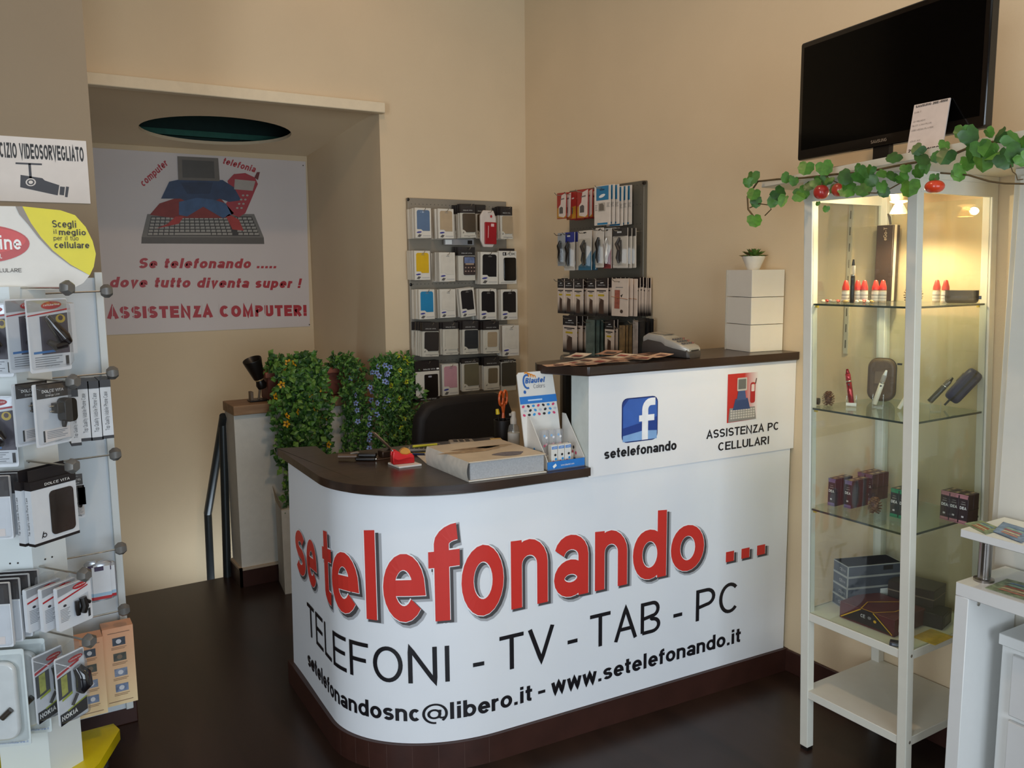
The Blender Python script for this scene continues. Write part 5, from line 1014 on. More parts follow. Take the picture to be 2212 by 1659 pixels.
mk = thing('marker_pen', 'yellow capped marker leaning in the black pen cup', 'marker', p + Vector((-.02, -.008, .006))); b = MB(); b.tube([(.01, 0, 0), (-.008, 0, .105)], .0045, BLK, 10); b.build('barrel', mk, local=True); b = MB(); b.tube([(-.0078, 0, .104), (-.0105, 0, .122)], [.008, .006], mat('#dfc022', .3), 12); b.build('cap', mk, local=True)
# clear spray bottle
p = zl(1110, 971); sp_ = thing('spray_bottle', 'clear spray bottle with a white label between the pen cup and the counter display', 'bottle', p)
b = MB(); b.lathe([(0, .001), (.019, .001), (.021, .006), (.021, .07), (.017, .086), (.010, .095), (.009, .1)], (0, 0, 0), clear('#eef0ee', 1.45, .12), 24); b.build('body', sp_, local=True)
b = MB(); b.lathe([(.0215, .02), (.0215, .062)], (0, 0, 0), mat('#d8d5cd', .5), 24); b.build('label', sp_, local=True)
b = MB(); b.lathe([(.012, .094), (.012, .112), (.009, .118), (.009, .134), (.006, .138), (0, .138)], (0, 0, 0), mat('#c9c2b6', .35), 20); b.box(-.016, 0, -.004, .004, .124, .132, mat('#c9c2b6', .35)); b.build('spray_head', sp_, local=True); b = MB(); b.tube([(0, 0, .01), (0, 0, .094)], .0015, WT, 6); b.build('dip_tube', sp_, local=True)

# card display of coloured buds
a, c = zl(1183, 1018), zl(1271, 1005); ex = (c - a); ex *= (-.923 - a.x) / ex.x; w = ex.length; rz = math.atan2(ex.y, ex.x); DP = .13
cd = thing('counter_display', 'white card display with a tall printed header and blue base on the low worktop', 'display', a, rz)
CWH = mat('#dcd8d0', .5, noise=.015); BLU = mat('#2a78c4', .4)
b = MB(); b.box(0, w, 0, DP, 0, .004, CWH); b.slab([(0, 0), (w, 0), (w, .028), (0, .028)], 0, .003, BLU); b.build('base_tray', cd, local=True, smooth=False)
hN, hT = .158, .305
for x in (0, w - .002):
    b = MB(); v = [(x, 0, 0), (x, DP, 0), (x, DP, hN), (x, DP - .02, hN), (x, .002, .032)]; b.add(v + [(q[0] + .002, q[1], q[2]) for q in v], [(0, 1, 2, 3, 4), (9, 8, 7, 6, 5)] + [(i, 5 + i, 5 + (i + 1) % 5, (i + 1) % 5) for i in range(5)], CWH)
    for k in range(12):
        y, z = rnd.uniform(.03, DP - .01), rnd.uniform(.012, .06); z = min(z, .03 + (y) * .6)
        b.add([(x - .0006, y + .005 * math.cos(R(q)), z + .006 * math.sin(R(q))) for q in range(0, 360, 45)], [tuple(range(8))], mat(('#d0406a', '#2f8fd0', '#222226', '#b3b3b8')[k % 4], .4))
    b.build('side_panel', cd, local=True, smooth=False)
# header leans a little to the left, as the card does
hd = MB(); tlx = -.038
def hq(x, z): return (x + tlx * (z - .028) / .28, DP - .004, z)
P0 = [(-.002, .0), (w + .0, .0), (w - .0, hN), (w - .006, hT - .008), (w - .014, hT), (.008, hT), (.0, hT - .008)]
def lean(x, z): return (x + (tlx) * z / hT, z)
b = MB(); b.slab([lean(*q) for q in P0], DP - .004, DP, CWH); b.build('header_card', cd, local=True, smooth=False)
g = MB(); yf = DP - .0048
def lf(pts, m, l=0): g.flat([lean(*q) for q in pts], yf - l * .0006, m)
lf([(0, .20), (w, .20), (w - .002, .225), (.0, .225)], BLU); cols = ['#d0406a', '#2f8fd0', '#222226', '#b9bcc4', '#2f8fd0', '#222226']
for r_ in range(3):
    for k in range(7): lf(ell((k + .5 + (r_ % 2) * .3) * w / 7.4, .163 + r_ * .0145, .0058, .0042, 10, .5 * ((k + r_) % 3 - 1)), mat(cols[(k * 2 + r_ * 3) % 6], .4), 1)
def ltext(s, x0, x1, z, cap, m, bold, shear=0.):
    q = lean(x0, z); text(g, s, (q[0], yf - .0014, q[1]), (1, 0, 0), (0, 0, 1), cap, m, bold, x1 - x0, shear=shear)
LB = mat('#245fa8', .4); ltext('Blautel', .026, .100, .268, .018, LB, .10, .15); ltext('Colors', .056, .100, .250, .014, mat('#7c7f86', .4), .05)
strokes(g, [arc(.035, .274, .014, .022, 60, 290, 12)], .003, lambda a, z: (lean(a, z)[0], yf - .0008, z), LB)
for k in range(4): strokes(g, [arc(.034 + k * .0095, .293 - k * .002, .009 - k * .001, .011 - k * .0015, 130, -20, 8)], .0022 - k * .0002, lambda a, z: (lean(a, z)[0], yf - .0008, z), mat('#e08a1e', .4))
lf(ell(.022, .240, .005, .006, 10), LB, 1); lf([(.03, .209), (.085, .209), (.085, .214), (.03, .214)], mat('#bcd4ec', .4), 1)
g.build('header_print', cd, local=True, smooth=False)
g = MB(); text(g, 'www.blautel.com', (.35 * w, -.0008, .011), (1, 0, 0), (0, 0, 1), .006, WT, .06, .36 * w); g.flat([(.16 * w, .006), (.24 * w, .014), (.21 * w, .022), (.13 * w, .014)], -.0008, WT); g.build('tray_print', cd, local=True, smooth=False)
def bud_pack(t, w_, h_, clearp):
    b = MB(); b.box(0, w_, 0, .02, 0, h_, CWH if not clearp else clear('#f2f2f4', 1.45, .2)); b.build('carton' if not clearp else 'clear_box', t, local=True, bevel=.001, seg=1)
    g = MB()
    if not clearp: g.flat([(.05 * w_, .82 * h_), (.95 * w_, .82 * h_), (.95 * w_, .94 * h_), (.05 * w_, .94 * h_)], -.0006, BLU); text(g, 'Colors', (.12 * w_, -.0010, .85 * h_), (1, 0, 0), (0, 0, 1), .08 * h_, WT, .06, .76 * w_); g.flat([(0, 0), (w_, 0), (w_, .06 * h_), (0, .08 * h_)], -.0006, LB)
    for k, (x, z, c) in enumerate(((.6, .55, '#222226'), (.7, .36, '#2f8fd0'), (.3, .25, '#d0406a'), (.55, .16, '#222226'), (.85, .2, '#d0406a')) if not clearp else ((.3, .8, '#8fb4d8'), (.62, .72, '#e9e6e6'), (.6, .45, '#e6b9c4'), (.3, .4, '#d0607a'))): g.add([(x * w_ + .0042 * math.cos(R(q)), -.0008, z * h_ + .0042 * math.sin(R(q))) for q in range(0, 360, 36)], [tuple(range(10))], mat(c, .3))
    g.build('carton_print', t, local=True, smooth=False)
ez = Vector((-math.sin(rz), math.cos(rz), 0)); exn = ex.normalized()
for k in range(3):
    p = a + exn * (.026 + .026 * k) + ez * .018 + Vector((0, 0, .005)); t = thing('earbud_carton', ('white earbud carton in front, beside the left flap of the counter display', 'white earbud carton in the middle of the front row of the display', 'white earbud carton at the far end of the front row of the display')[k], 'carton', p, rz, 'earbud cartons in the counter display'); bud_pack(t, .024, .072, False)
    p = a + exn * (.020 + .027 * k) + ez * .062 + Vector((0, 0, .005)); p.z += .03; t = thing('earbud_box', ('clear earbud box at the rear beside the narrow flap of the display', 'clear earbud box in the middle of the rear row of the display', 'clear earbud box at the far end of the rear row of the display')[k], 'box', p, rz, 'clear earbud boxes in the counter display'); bud_pack(t, .024, .082, True)
b = MB(); b.box(.006, w - .006, .056, .09, .004, .034, CWH); b.build('rear_step', cd, local=True, smooth=False)
# black monitor seen nearly edge on behind the raised half
p = onp(1226, 880, (0, -1.36, 0), (0, 1, 0)); p = Vector((p.x, p.y, ZL + .0005)); mo = thing('monitor', 'black monitor seen edge on behind the raised half of the counter', 'monitor', p, R(57))
b = MB(); b.slab([(-.13, .02), (.13, .02), (.115, .31), (-.115, .31)], -.024, .024, mat('#15130f', .3)); b.build('screen_housing', mo, local=True, bevel=.012); b = MB(); b.box(-.08, .08, -.06, .06, 0, .012, BLK); b.box(-.02, .02, -.012, .012, .01, .06, BLK); b.build('foot', mo, local=True, bevel=.003)

# ------------------------------------------------------------------ things on the raised worktop
def zu(u, v): return onz(u, v, ZU)
# spread of leaflets
LF = random.Random(3); kinds = ['#c9a58c', '#d3c3b0', '#a8806a', '#cbb9a6', '#b79a86', '#8f6a58']
LP = [(1205, 790), (1232, 785), (1255, 789), (1268, 781), (1290, 786), (1302, 778), (1325, 784), (1338, 775), (1352, 781), (1372, 774), (1388, 780), (1405, 771), (1422, 777), (1248, 778), (1315, 772)]
place = ('at the rounded end of the raised worktop', 'second from the rounded end of the raised worktop', 'third along the front edge of the raised worktop', 'near the rounded end, behind the front ones', 'fourth along the front edge of the raised worktop', 'beneath the hanging clear film packs', 'fifth along the front edge of the raised worktop', 'in the middle of the leaflet spread', 'sixth along the front edge, paler than its neighbours', 'behind the sixth along the front edge', 'seventh along the front edge of the raised worktop', 'rearmost before the card terminal', 'next to the card terminal', 'rearmost near the rounded end', 'beneath the black film pack hung last')
for k, (u, v) in enumerate(LP):
    p = zu(u, v); p.z = ZU + .0005 + .0009 * k; t = thing('leaflet', 'paper leaflet ' + place[k], 'leaflet', p, R(LF.uniform(-35, 35)), 'leaflets spread on the raised worktop')
    b = MB(); nx = 6; v_ = []; kx, ky = LF.uniform(.0, .008), LF.uniform(.05, .07)
    for i in range(nx + 1):
        x = -.045 + .09 * i / nx; z = .0008 + kx * (i / nx) ** 2
        v_ += [(x, -ky / 2, z), (x, ky / 2, z)]
    b.add(v_, [(2 * i, 2 * i + 2, 2 * i + 3, 2 * i + 1) for i in range(nx)], mat(kinds[k % 6], .6, noise=.22, scale=45)); b.build('sheet', t, local=True)
    g = MB(); x0 = LF.uniform(-.035, 0); g.add([(x0, -ky / 2 + .008, .0014 + kx * .3), (x0 + .03, -ky / 2 + .008, .0014 + kx * .6), (x0 + .03, ky / 2 - .02, .0014 + kx * .6), (x0, ky / 2 - .02, .0014 + kx * .3)], [(0, 1, 2, 3)], mat(('#6e4a42', '#8c3f3a', '#4a3a34')[k % 3], .6, noise=.3, scale=60)); g.build('print', t, local=True, smooth=False)
# card terminal
p = zu(1480, 772); p.z = ZU; tm = thing('card_terminal', 'silver and dark grey card payment terminal on the raised worktop', 'card terminal', Vector((p.x, p.y + .03, ZU)), R(14)); tm.scale = (1.04, 1.04, 1.2)
b = MB(); DG, SG = mat('#3d3733', .4), mat('#a9a49a', .35, .3)
sec = [(-.05, .014, .0), (-.05, .034, .01), (.0, .055, .012), (.055, .066, .012), (.075, .05, .012)]
def loft(rows, m, name, par):
    """rows: (y, half width, z0, z1)"""
    bb = MB(); v = []; n = 12
    for y, hw, z0, z1 in rows:
        for q in rrect(-hw, hw, z0, z1, min(hw, (z1 - z0) / 2) * .6, 2): v.append((q[0], y, q[1]))
    k = len(v) // len(rows); f = [(i * k + j, i * k + (j + 1) % k, (i + 1) * k + (j + 1) % k, (i + 1) * k + j) for i in range(len(rows) - 1) for j in range(k)] + [tuple(range(k - 1, -1, -1)), tuple((len(rows) - 1) * k + j for j in range(k))]
    bb.add(v, f, m); return bb.build(name, par, local=True)
loft([(-.062, .034, .0, .018), (-.055, .042, 0, .026), (-.01, .045, 0, .036), (.05, .046, 0, .05), (.10, .046, 0, .056), (.125, .040, .0, .045)], DG, 'body', tm)
loft([(-.060, .034, .016, .028), (-.05, .042, .018, .034), (-.005, .046, .024, .048), (.03, .046, .03, .056)], SG, 'keypad_cover', tm)
loft([(.03, .045, .03, .0565), (.045, .044, .04, .064), (.10, .043, .045, .068), (.122, .038, .04, .058)], SG, 'printer_cover', tm)
b = MB(); b.add([(-.032, .04, .0645), (.032, .04, .0645), (.032, .095, .0695), (-.032, .095, .0695)], [(0, 1, 2, 3)], mat('#4a423d', .15, coat=.5)); b.build('screen', tm, local=True, smooth=False)
for k in range(15): b = MB(); x, y = -.032 + (k % 5) * .014, -.036 + (k // 5) * .018; z = .0345 + (y + .05) * .31; b.box(x, x + .010, y, y + .009, z - .004, z + .005, mat(('#57504a' if k % 5 < 4 else '#7c5146'), .4)); b.build('key', tm, local=True, bevel=.001)
b = MB(); b.box(-.022, .022, -.0635, -.058, .021, .0235, BLK); b.build('card_slot', tm, local=True)
# tower of three white drawer boxes with a small succulent
a, c, d = zu(1620, 761), zu(1690, 757), zu(1542, 757); e1 = (c - a); e2 = (d - a); e1.z = e2.z = 0
e2 = Vector((-e1.y, e1.x, 0)).normalized() * e2.length; zt = onp(1620, 583, a, (0.52, .84, 0)).z; H3 = (zt - ZU) / 3
WBX = mat('#d9d3c6', .5, noise=.012)
for k in range(3):
    t = thing('storage_box', 'white square storage box, ' + ('lowest of three stacked on the raised worktop', 'middle of three stacked on the raised worktop', 'topmost of three, under the potted succulent')[k], 'storage box', a + Vector((0, 0, H3 * k + .0006 * k)), 0, 'white storage boxes on the raised worktop')
    b = MB(); o = Vector((0, 0, 0)); b.prism([(q.x, q.y) for q in (o, e1, e1 + e2, e2)], 0, H3 - .0012, WBX); b.build('box', t, local=True, bevel=.0012, seg=1)
    b = MB(); n2 = e2.normalized() * .006; b.prism([(q.x, q.y) for q in (e2 + n2 * .1 - e1 * .02, e2 + n2 * .1 + e1 * 1.02, e2 + n2 + e1 * 1.02, e2 + n2 - e1 * .02)], 0.0, H3 - .0012, mat('#c3bbab', .55)); b.build('back_panel', t, local=True)
p = onz(1616, 585, zt); p = a + e1 * .35 + e2 * .42; p.z = zt
pl = thing('potted_succulent', 'small green succulent in a flared white pot on top of the white boxes', 'potted plant', p)
b = MB(); b.lathe([(0, 0), (.022, 0), (.024, .004), (.042, .046), (.0425, .05), (.039, .05), (.03, .03), (0, .03)], (0, 0, 0), mat('#ddd6c8', .35), 28); b.build('pot', pl, local=True)
b = MB(); GR = [mat('#4a6a2c', .5, noise=.2, scale=90), mat('#5f7f38', .5, noise=.2, scale=90), mat('#6b5a34', .5, noise=.2, scale=90)]
for ring, (n, r0, el, L) in enumerate(((12, .014, 14, .042), (10, .010, 34, .038), (8, .006, 56, .031), (5, .002, 78, .022))):
    for k in range(n):
        th = 2 * math.pi * (k + ring * .5) / n; d = Vector((math.cos(th) * math.cos(R(el)), math.sin(th) * math.cos(R(el)), math.sin(R(el)))); s_ = Vector((-math.sin(th), math.cos(th), 0)); o = Vector((math.cos(th) * r0, math.sin(th) * r0, .046 + ring * .004)); u = d.cross(s_) * -1
        b.add([o - s_ * .003, o + s_ * .003, o + d * L * .6 + s_ * .0085, o + d * L + u * .003, o + d * L * .6 - s_ * .0085, o + d * L * .55 + u * .004, o + d * L * .55 - u * .004], [(0, 1, 5), (1, 2, 5), (2, 3, 5), (3, 4, 5), (4, 0, 5), (1, 0, 6), (2, 1, 6), (3, 2, 6), (4, 3, 6), (0, 4, 6)], GR[(k + ring) % 2 if (k + ring) % 5 else 2])
b.build('rosette', pl, local=True)

# ------------------------------------------------------------------ office chair behind the counter
chx = thing('office_chair', 'black padded office chair behind the low counter', 'chair', (-.655, -.66, 0), R(6)); FAB = mat('#171212', .65, noise=.15, scale=40, bump=.1, bscale=300); PLA = mat('#151313', .4)
b = MB(); 
def cushion(poly_h, y0, y1, m, name, bev):
    bb = MB(); bb.slab(poly_h, y0, y1, m); return bb.build(name, chx, local=True, bevel=bev, seg=4)
bp = [(x * 1.2, z) for x, z in ((-.19, .56), (.19, .56), (.225, .62), (.236, .74), (.226, .87), (.20, .945), (.15, .972), (0, .978), (-.12, .974), (-.185, .955), (-.222, .90), (-.236, .74), (-.225, .62))]
cushion(bp, .13, .21, FAB, 'backrest', .03)
b = MB(); b.prism(rrect(-.24, .24, -.26, .2, .09, 5), .42, .50, FAB); b.build('seat', chx, local=True, bevel=.03, seg=4)
b = MB(); b.tube([(0, .1, .42), (0, .24, .45), (0, .25, .62)], .02, PLA, 10); b.build('back_bar', chx, local=True)
for sg in (-1, 1): b = MB(); b.tube([(sg * .22, .05, .44), (sg * .30, .05, .46), (sg * .31, .04, .66)], .014, PLA, 8); b.box(sg * .31 - .03, sg * .31 + .03, -.14, .14, .66, .695, PLA); b.build('armrest', chx, local=True, bevel=.012)
b = MB(); b.lathe([(.03, .09), (.03, .3), (.018, .3), (.018, .42)], (0, 0, 0), PLA, 16); b.build('gas_column', chx, local=True)
for k in range(5):
    th = 2 * math.pi * k / 5; d = Vector((math.cos(th), math.sin(th), 0)); b = MB(); b.tube([d * .02 + Vector((0, 0, .10)), d * .27 + Vector((0, 0, .075))], [.024, .015], PLA, 8); b.build('leg', chx, local=True)
    b = MB(); b.lathe([(.008, -.02), (.026, -.02), (.028, 0), (.026, .02), (.008, .02)], d * .27 + Vector((0, 0, .029)), PLA, 16, axis=(-d.y, d.x, 0)); b.tube([d * .27 + Vector((0, 0, .05)), d * .27 + Vector((0, 0, .085))], .008, PLA, 8); b.build('caster', chx, local=True)
# ------------------------------------------------------------------ glass display cabinet by the right wall
CX, SH = -.400, .034                                                   # room-side face; it leans a little along the wall
CY0, CY1, CH = -2.235, -2.607, 1.808                                   # far and near faces at the floor
def cs(p): return (p[0], p[1] + SH * p[2], p[2])
class CB(MB):
    def add(s, vs, fs, m): return MB.add(s, [cs(p) for p in vs], fs, m)
FRM = mat('#d9d6c8', .4, noise=.015); GLS = clear('#fbfdfb', 1.5, .01)
gc = thing('glass_cabinet', 'white framed glass display cabinet standing against the right wall', 'display cabinet', (-.19, -2.4, 0))
PW = .030
for x0, y0 in ((CX, CY1), (CX, CY0 - PW), (-.004 - PW, CY1), (-.004 - PW, CY0 - PW)):
    b = CB(); b.box(x0, x0 + PW, y0, y0 + PW, .012, CH - .001, FRM); b.build('post', gc, bevel=.002)
    b = CB(); b.box(x0 + .002, x0 + PW - .002, y0 + .002, y0 + PW - .002, 0, .014, BLK); b.build('foot', gc)
b = CB(); e_ = .0008; b.box(CX - e_, -.003, CY1 - e_, CY0 + e_, CH - .02, CH, FRM); b.box(CX + .014, -.02, CY1 - e_, CY1 + .012, CH - .058, CH - .0203, FRM); b.box(CX - e_, CX + .012, CY1 - e_, CY0 + e_, CH - .058, CH - .0204, FRM); b.box(CX + .014, -.02, CY0 - .012, CY0 + e_, CH - .058, CH - .0203, FRM); b.build('top', gc, smooth=False)
ZS = (1.443, 1.121, .802); ZB_, ZF = .464, .205
GSH = clear('#eef6f0', 1.5, .02)
for z in ZS:
    b = CB(); b.box(CX + .012, -.03, CY1 + .012, CY0 - .012, z - .006, z, GSH); b.build('glass_shelf', gc, smooth=False)
    e = MB(); 
    b = CB(); b.box(CX + .011, CX + .0135, CY1 + .03, CY0 - .03, z - .0058, z - .0004, mat('#27352e', .2)); b.box(CX + .03, -.04, CY1 + .011, CY1 + .0135, z - .0058, z - .0004, mat('#27352e', .2)); b.build('shelf_edge', gc, smooth=False)
    for y in (CY1 + .034, CY0 - .036):
        for x in (CX + .016, -.036): b = CB(); b.box(x, x + .008, y - .004, y + .004, z - .013, z - .006, mat('#c8a838', .4)); b.build('shelf_clip', gc, smooth=False)
for z, nm in ((ZB_, 'shelf'), (ZF, 'shelf')):
    b = CB(); b.box(CX + .002, -.006, CY1 + .002, CY0 - .002, z - .026, z, FRM); b.build(nm, gc, bevel=.0015)
for z in (ZB_ - .013, ZF - .013):
    for x in (CX + PW * .5,): b = CB(); b.lathe([(.005, -.003), (.005, 0), (.003, .001)], (x + .004, CY1, z), ROD, 12, axis=(0, -1, 0)); b.build('screw', gc)
for nm, q in (('glass_pane', (CX + .006, CX + .009, CY1 + PW, CY0 - PW)), ('glass_pane', (CX + PW, -.004 - PW, CY1 + .006, CY1 + .009)), ('glass_pane', (CX + PW, -.004 - PW, CY0 - .009, CY0 - .006)), ('glass_pane', (-.02, -.017, CY1 + PW, CY0 - PW))):
    b = CB(); b.box(q[0], q[1], q[2], q[3], ZB_, CH - .058, GLS); b.build(nm, gc, smooth=False)
# slotted rail on the wall, seen through the cabinet
r1, r2 = onx(1839, 455, -.004), onx(1832, 752, -.004); rl = thing('slotted_rail', 'thin slotted metal rail screwed to the wall behind the glass cabinet', 'rail', (0, r1.y, r2.z))
b = MB(); b.box(-.006, -.0005, r1.y - .008, r1.y + .008, r2.z - .02, r1.z + .02, mat('#c9c4b4', .4, .3)); b.build('rail', rl, smooth=False)
b = MB()
for k in range(9): z = r2.z + (r1.z - r2.z) * k / 8.5; b.box(-.0066, -.0062, r1.y - .002, r1.y + .002, z, z + (r1.z - r2.z) / 8.5 * .5, HOLE)
b.build('slots', rl, smooth=False)
# halogen spot under the cabinet top
p = Vector((-.19, CY1 * .5 + CY0 * .5 + SH * 1.74, CH - .0585)); q = onp(1943, 420, p, (.52, .84, 0)); p.x, p.y = q.x, q.y; p.z = CH - .02
cl = thing('cabinet_spotlight', 'small lit halogen spotlight under the top of the glass cabinet', 'spotlight', p)
bz = onp(1943, 462, p, (.52, .84, 0)).z; L0 = p.z - bz
b = MB(); b.lathe([(.040, 0), (.040, -.006), (.030, -.010), (.024, -L0 * .5)], (p.x, p.y, p.z), mat('#b8a074', .4, .3), 24); b.build('holder', cl)
LGT = mat('#ffe2a0', .4, noise=0, emit=14); b = MB(); b.lathe([(.016, -L0 * .50), (.026, -L0 * .52), (.024, -L0 * .56), (.014, -L0 * .6)], p, mat('#ffd890', .4, noise=0, emit=4), 20); b.build('vent_ring', cl)
b = MB(); b.lathe([(.011, -L0 * .62), (.012, -L0 * .7), (.0, -L0 * .74)], p, LGT, 16); b.build('bulb', cl)
b = MB(); b.lathe([(.013, -L0 * .66), (.024, -L0 * .94), (.025, -L0), (.023, -L0 * .98)], p, clear('#fff0d0', 1.45, .25), 24); b.lathe([(.0, -L0 * .985), (.022, -L0 * .985)], p, LGT, 24); b.build('reflector', cl)
sl = spot_light('cabinet_spotlight_light', (p.x, p.y, bz - .012), (p.x, p.y, 0), 9.0, (1.0, .80, .50), 150, .5, .015)
pl_ = bpy.data.lights.new('cabinet_bulb', 'POINT'); pl_.energy = 2.0; pl_.color = (1., .82, .52); pl_.shadow_soft_size = .012; o = bpy.data.objects.new('cabinet_bulb', pl_); COL.objects.link(o); o.location = (p.x - .045, p.y, bz + .02)

# ---- contents
def sxy(u, v, z): return onz(u, v, z)
def at(u, x, z, v=800):
    """point on the shelf at height z, at depth x from the wall, in the photograph's column u"""
    p = onx(u, v, x); q = proj_v(p, z); return Vector((p.x, p.y, z))
def proj_v(p, z): return z
def atu(u, x, z):
    lo, hi = -300, 2000
    for _ in range(40):
        m = (lo + hi) / 2; p = onx(u, m, x)
        if p.z > z: lo = m
        else: hi = m
    return Vector((x, onx(u, (lo + hi) / 2, x).y, z))
REDC = mat('#d8392f', .3)
def eliquid():
    t = thing('liquid_bottle', '', 'bottle'); b = MB(); b.lathe([(0, 0), (.0105, 0), (.011, .003), (.011, .036), (.008, .041)], (0, 0, 0), mat('#b9a890', .3), 20); b.build('bottle', t, local=True)
    b = MB(); b.lathe([(.0112, .006), (.0112, .034)], (0, 0, 0), mat('#dcd6cb', .5), 20); b.build('label', t, local=True); b = MB()
    for q in (-150, -165, -180): pass
    b.lathe([(.0114, .022), (.0114, .0245)], (0, 0, 0), GRYT, 20); b.lathe([(.0114, .013), (.0114, .0145)], (0, 0, 0), GRYT, 20); b.build('label_print', t, local=True)
    b = MB(); b.lathe([(.0095, .038), (.0108, .039), (.0105, .048), (.0085, .054), (.0055, .066), (.003, .0685), (0, .0685)], (0, 0, 0), REDC, 20); b.build('cap', t, local=True); return t
bt0 = eliquid(); spots = [(1825.6, -.27, 'first from the glass front, beside the upright vaporizer'), (1851, -.25, 'half behind the upright vaporizer'), (1865.7, -.24, 'third, before the dark tablet box'), (1890, -.22, 'fourth, before the dark tablet box'), (1905.7, -.21, 'fifth, at the edge of the dark tablet box'), (2022, -.11, 'nearer the cabinet post on the top shelf'), (2041, -.12, 'beside the black zip case on the top shelf')]
for k, (u, x, lab) in enumerate(spots):
    o = bt0 if k == 0 else dup(bt0); o.location = atu(u, x, ZS[0] + .0005); o['label'] = 'red capped liquid bottle, ' + lab; o['group'] = 'red capped bottles on the top glass shelf'
def ecig(p, top, r, body, tank, tip, lab, band=None):
    p, top = Vector(p), Vector(top); d = (top - p); L = d.length; d.normalize(); t = thing('vaporizer_pen', lab, 'vaporizer', p)
    S = [(0, .62, r, body, 'battery'), (.62, .66, r * 1.02, ROD, 'ring'), (.66, .86, r * .95, tank, 'tank'), (.86, 1., r * .75, tip, 'mouthpiece')]
    for a0, a1, rr, m, nm in S:
        b = MB(); k = .55 if nm == 'mouthpiece' else 1; b.tube([d * (L * a0), d * (L * (a0 + .01)), d * (L * (a1 - .01)), d * (L * a1)], [rr * .92, rr, rr * k, rr * k * .9], m, 16); b.build(nm, t, local=True)
    b = MB(); b.lathe([(.003, 0), (.003, .001), (0, .0012)], d * (L * .55) + Vector((-.84, -.5, 0)).normalized() * r, BLK, 10, axis=(-.84, -.5, 0)); b.build('button', t, local=True); return t
TANK = clear('#e9e2d6', 1.45, .25)
p = atu(1840, -.29, ZS[0] + .0005); ecig(p, p + Vector((0, 0, .132)), .0066, BLK, TANK, BLK, 'upright black vaporizer pen with a clear tank on the top glass shelf')
# dark tablet box leaning on the wall
l, r = onx(1857, 640, -.07), onx(1923, 640, -.07); l.y = min(l.y, CY0 + SH * 1.44 - .012); bx = thing('tablet_box', 'tall dark brown box with white edge standing behind the red capped bottles', 'box', (-.07, r.y, ZS[0] + .0005)); zt = onx(1890, 488, -.07).z - ZS[0]; w = l.y - r.y
b = MB(); b.box(-.0, .035, 0, w, 0, zt, mat('#3a2d26', .35, noise=.1, scale=8)); b.build('box', bx, local=True, bevel=.002)
b = MB(); b.box(.006, .018, -.0008, w + .0008, 0.0, zt + .0008, mat('#d8cdb4', .5)); b.build('white_band', bx, local=True, smooth=False)
g = MB(); text(g, 'eGo-T', (-.0008, .022, zt * .80), (0, 0, 1), (0, 1, 0), .012, mat('#b9a98e', .4), .06); g.build('box_print', bx, local=True, smooth=False)
b = MB(); b.tube([(.01, w * .3, zt), (.008, w * .36, zt + .025), (.006, w * .44, zt + .036)], [.003, .004, .002], mat('#3a322a', .4), 8); b.build('pull_loop', bx, local=True)
CON, CON2 = [mat('#6f4a36', .6, noise=.2, scale=60), mat('#8a6248', .6, noise=.2, scale=60)], mat('#b9a084', .6)
def cone(p, r, lab, seed=1, lie=False):
    t = thing('pine_cone', lab, 'pine cone', p); rr = random.Random(seed); b = MB(); H = r * 2.1
    b.ball((0, 0, H * .5), r * .55, r * .55, H * .46, CON[0], 12, 8)
    for k in range(70):
        f = (k + .5) / 70; th = k * 2.39996; z = H * (.04 + .92 * f); rad = r * (.35 + .65 * math.sin(math.pi * min(1, .12 + f * .85)) ** .8); el = R(-25 + 95 * f); d = Vector((math.cos(th) * math.cos(el), math.sin(th) * math.cos(el), math.sin(el))); s_ = Vector((-math.sin(th), math.cos(th), 0)); u = s_.cross(d); o = Vector((math.cos(th), math.sin(th), 0)) * rad * .35 + Vector((0, 0, z)); L = rad * .68; wv = r * .24
        b.add([o - s_ * wv * .5, o + s_ * wv * .5, o + d * L + s_ * wv, o + d * L - s_ * wv, o + d * L * .98 + u * r * .10], [(0, 1, 2, 3), (3, 2, 4), (0, 3, 4), (1, 4, 2), (0, 4, 1)], CON[k % 2])
    b.build('scales', t, local=True)
    if lie: t.rotation_euler = (R(80), 0, .6); t.location.z += r * .8
    return t
cone(atu(1972, -.22, ZS[0] + .001), .026, 'open pine cone on the top glass shelf, half behind the cabinet post', 2)
ZC = mat('#2c2a2a', .5, noise=.1, scale=120)
p = atu(2076, -.10, ZS[0] + .0005); t = thing('zip_case', 'black rounded zip case lying on the top glass shelf', 'case', p, R(-62)); b = MB(); b.prism(rrect(-.045, .045, -.02, .02, .018, 5), 0, .038, ZC); b.build('shell', t, local=True, bevel=.010, seg=3); b = MB(); b.prism(rrect(-.0458, .0458, -.0208, .0208, .0188, 5), .017, .021, BLK); b.build('zipper', t, local=True)
b = MB(); b.box(.045, .052, -.003, .003, .012, .022, BLK); b.build('zip_pull', t, local=True)
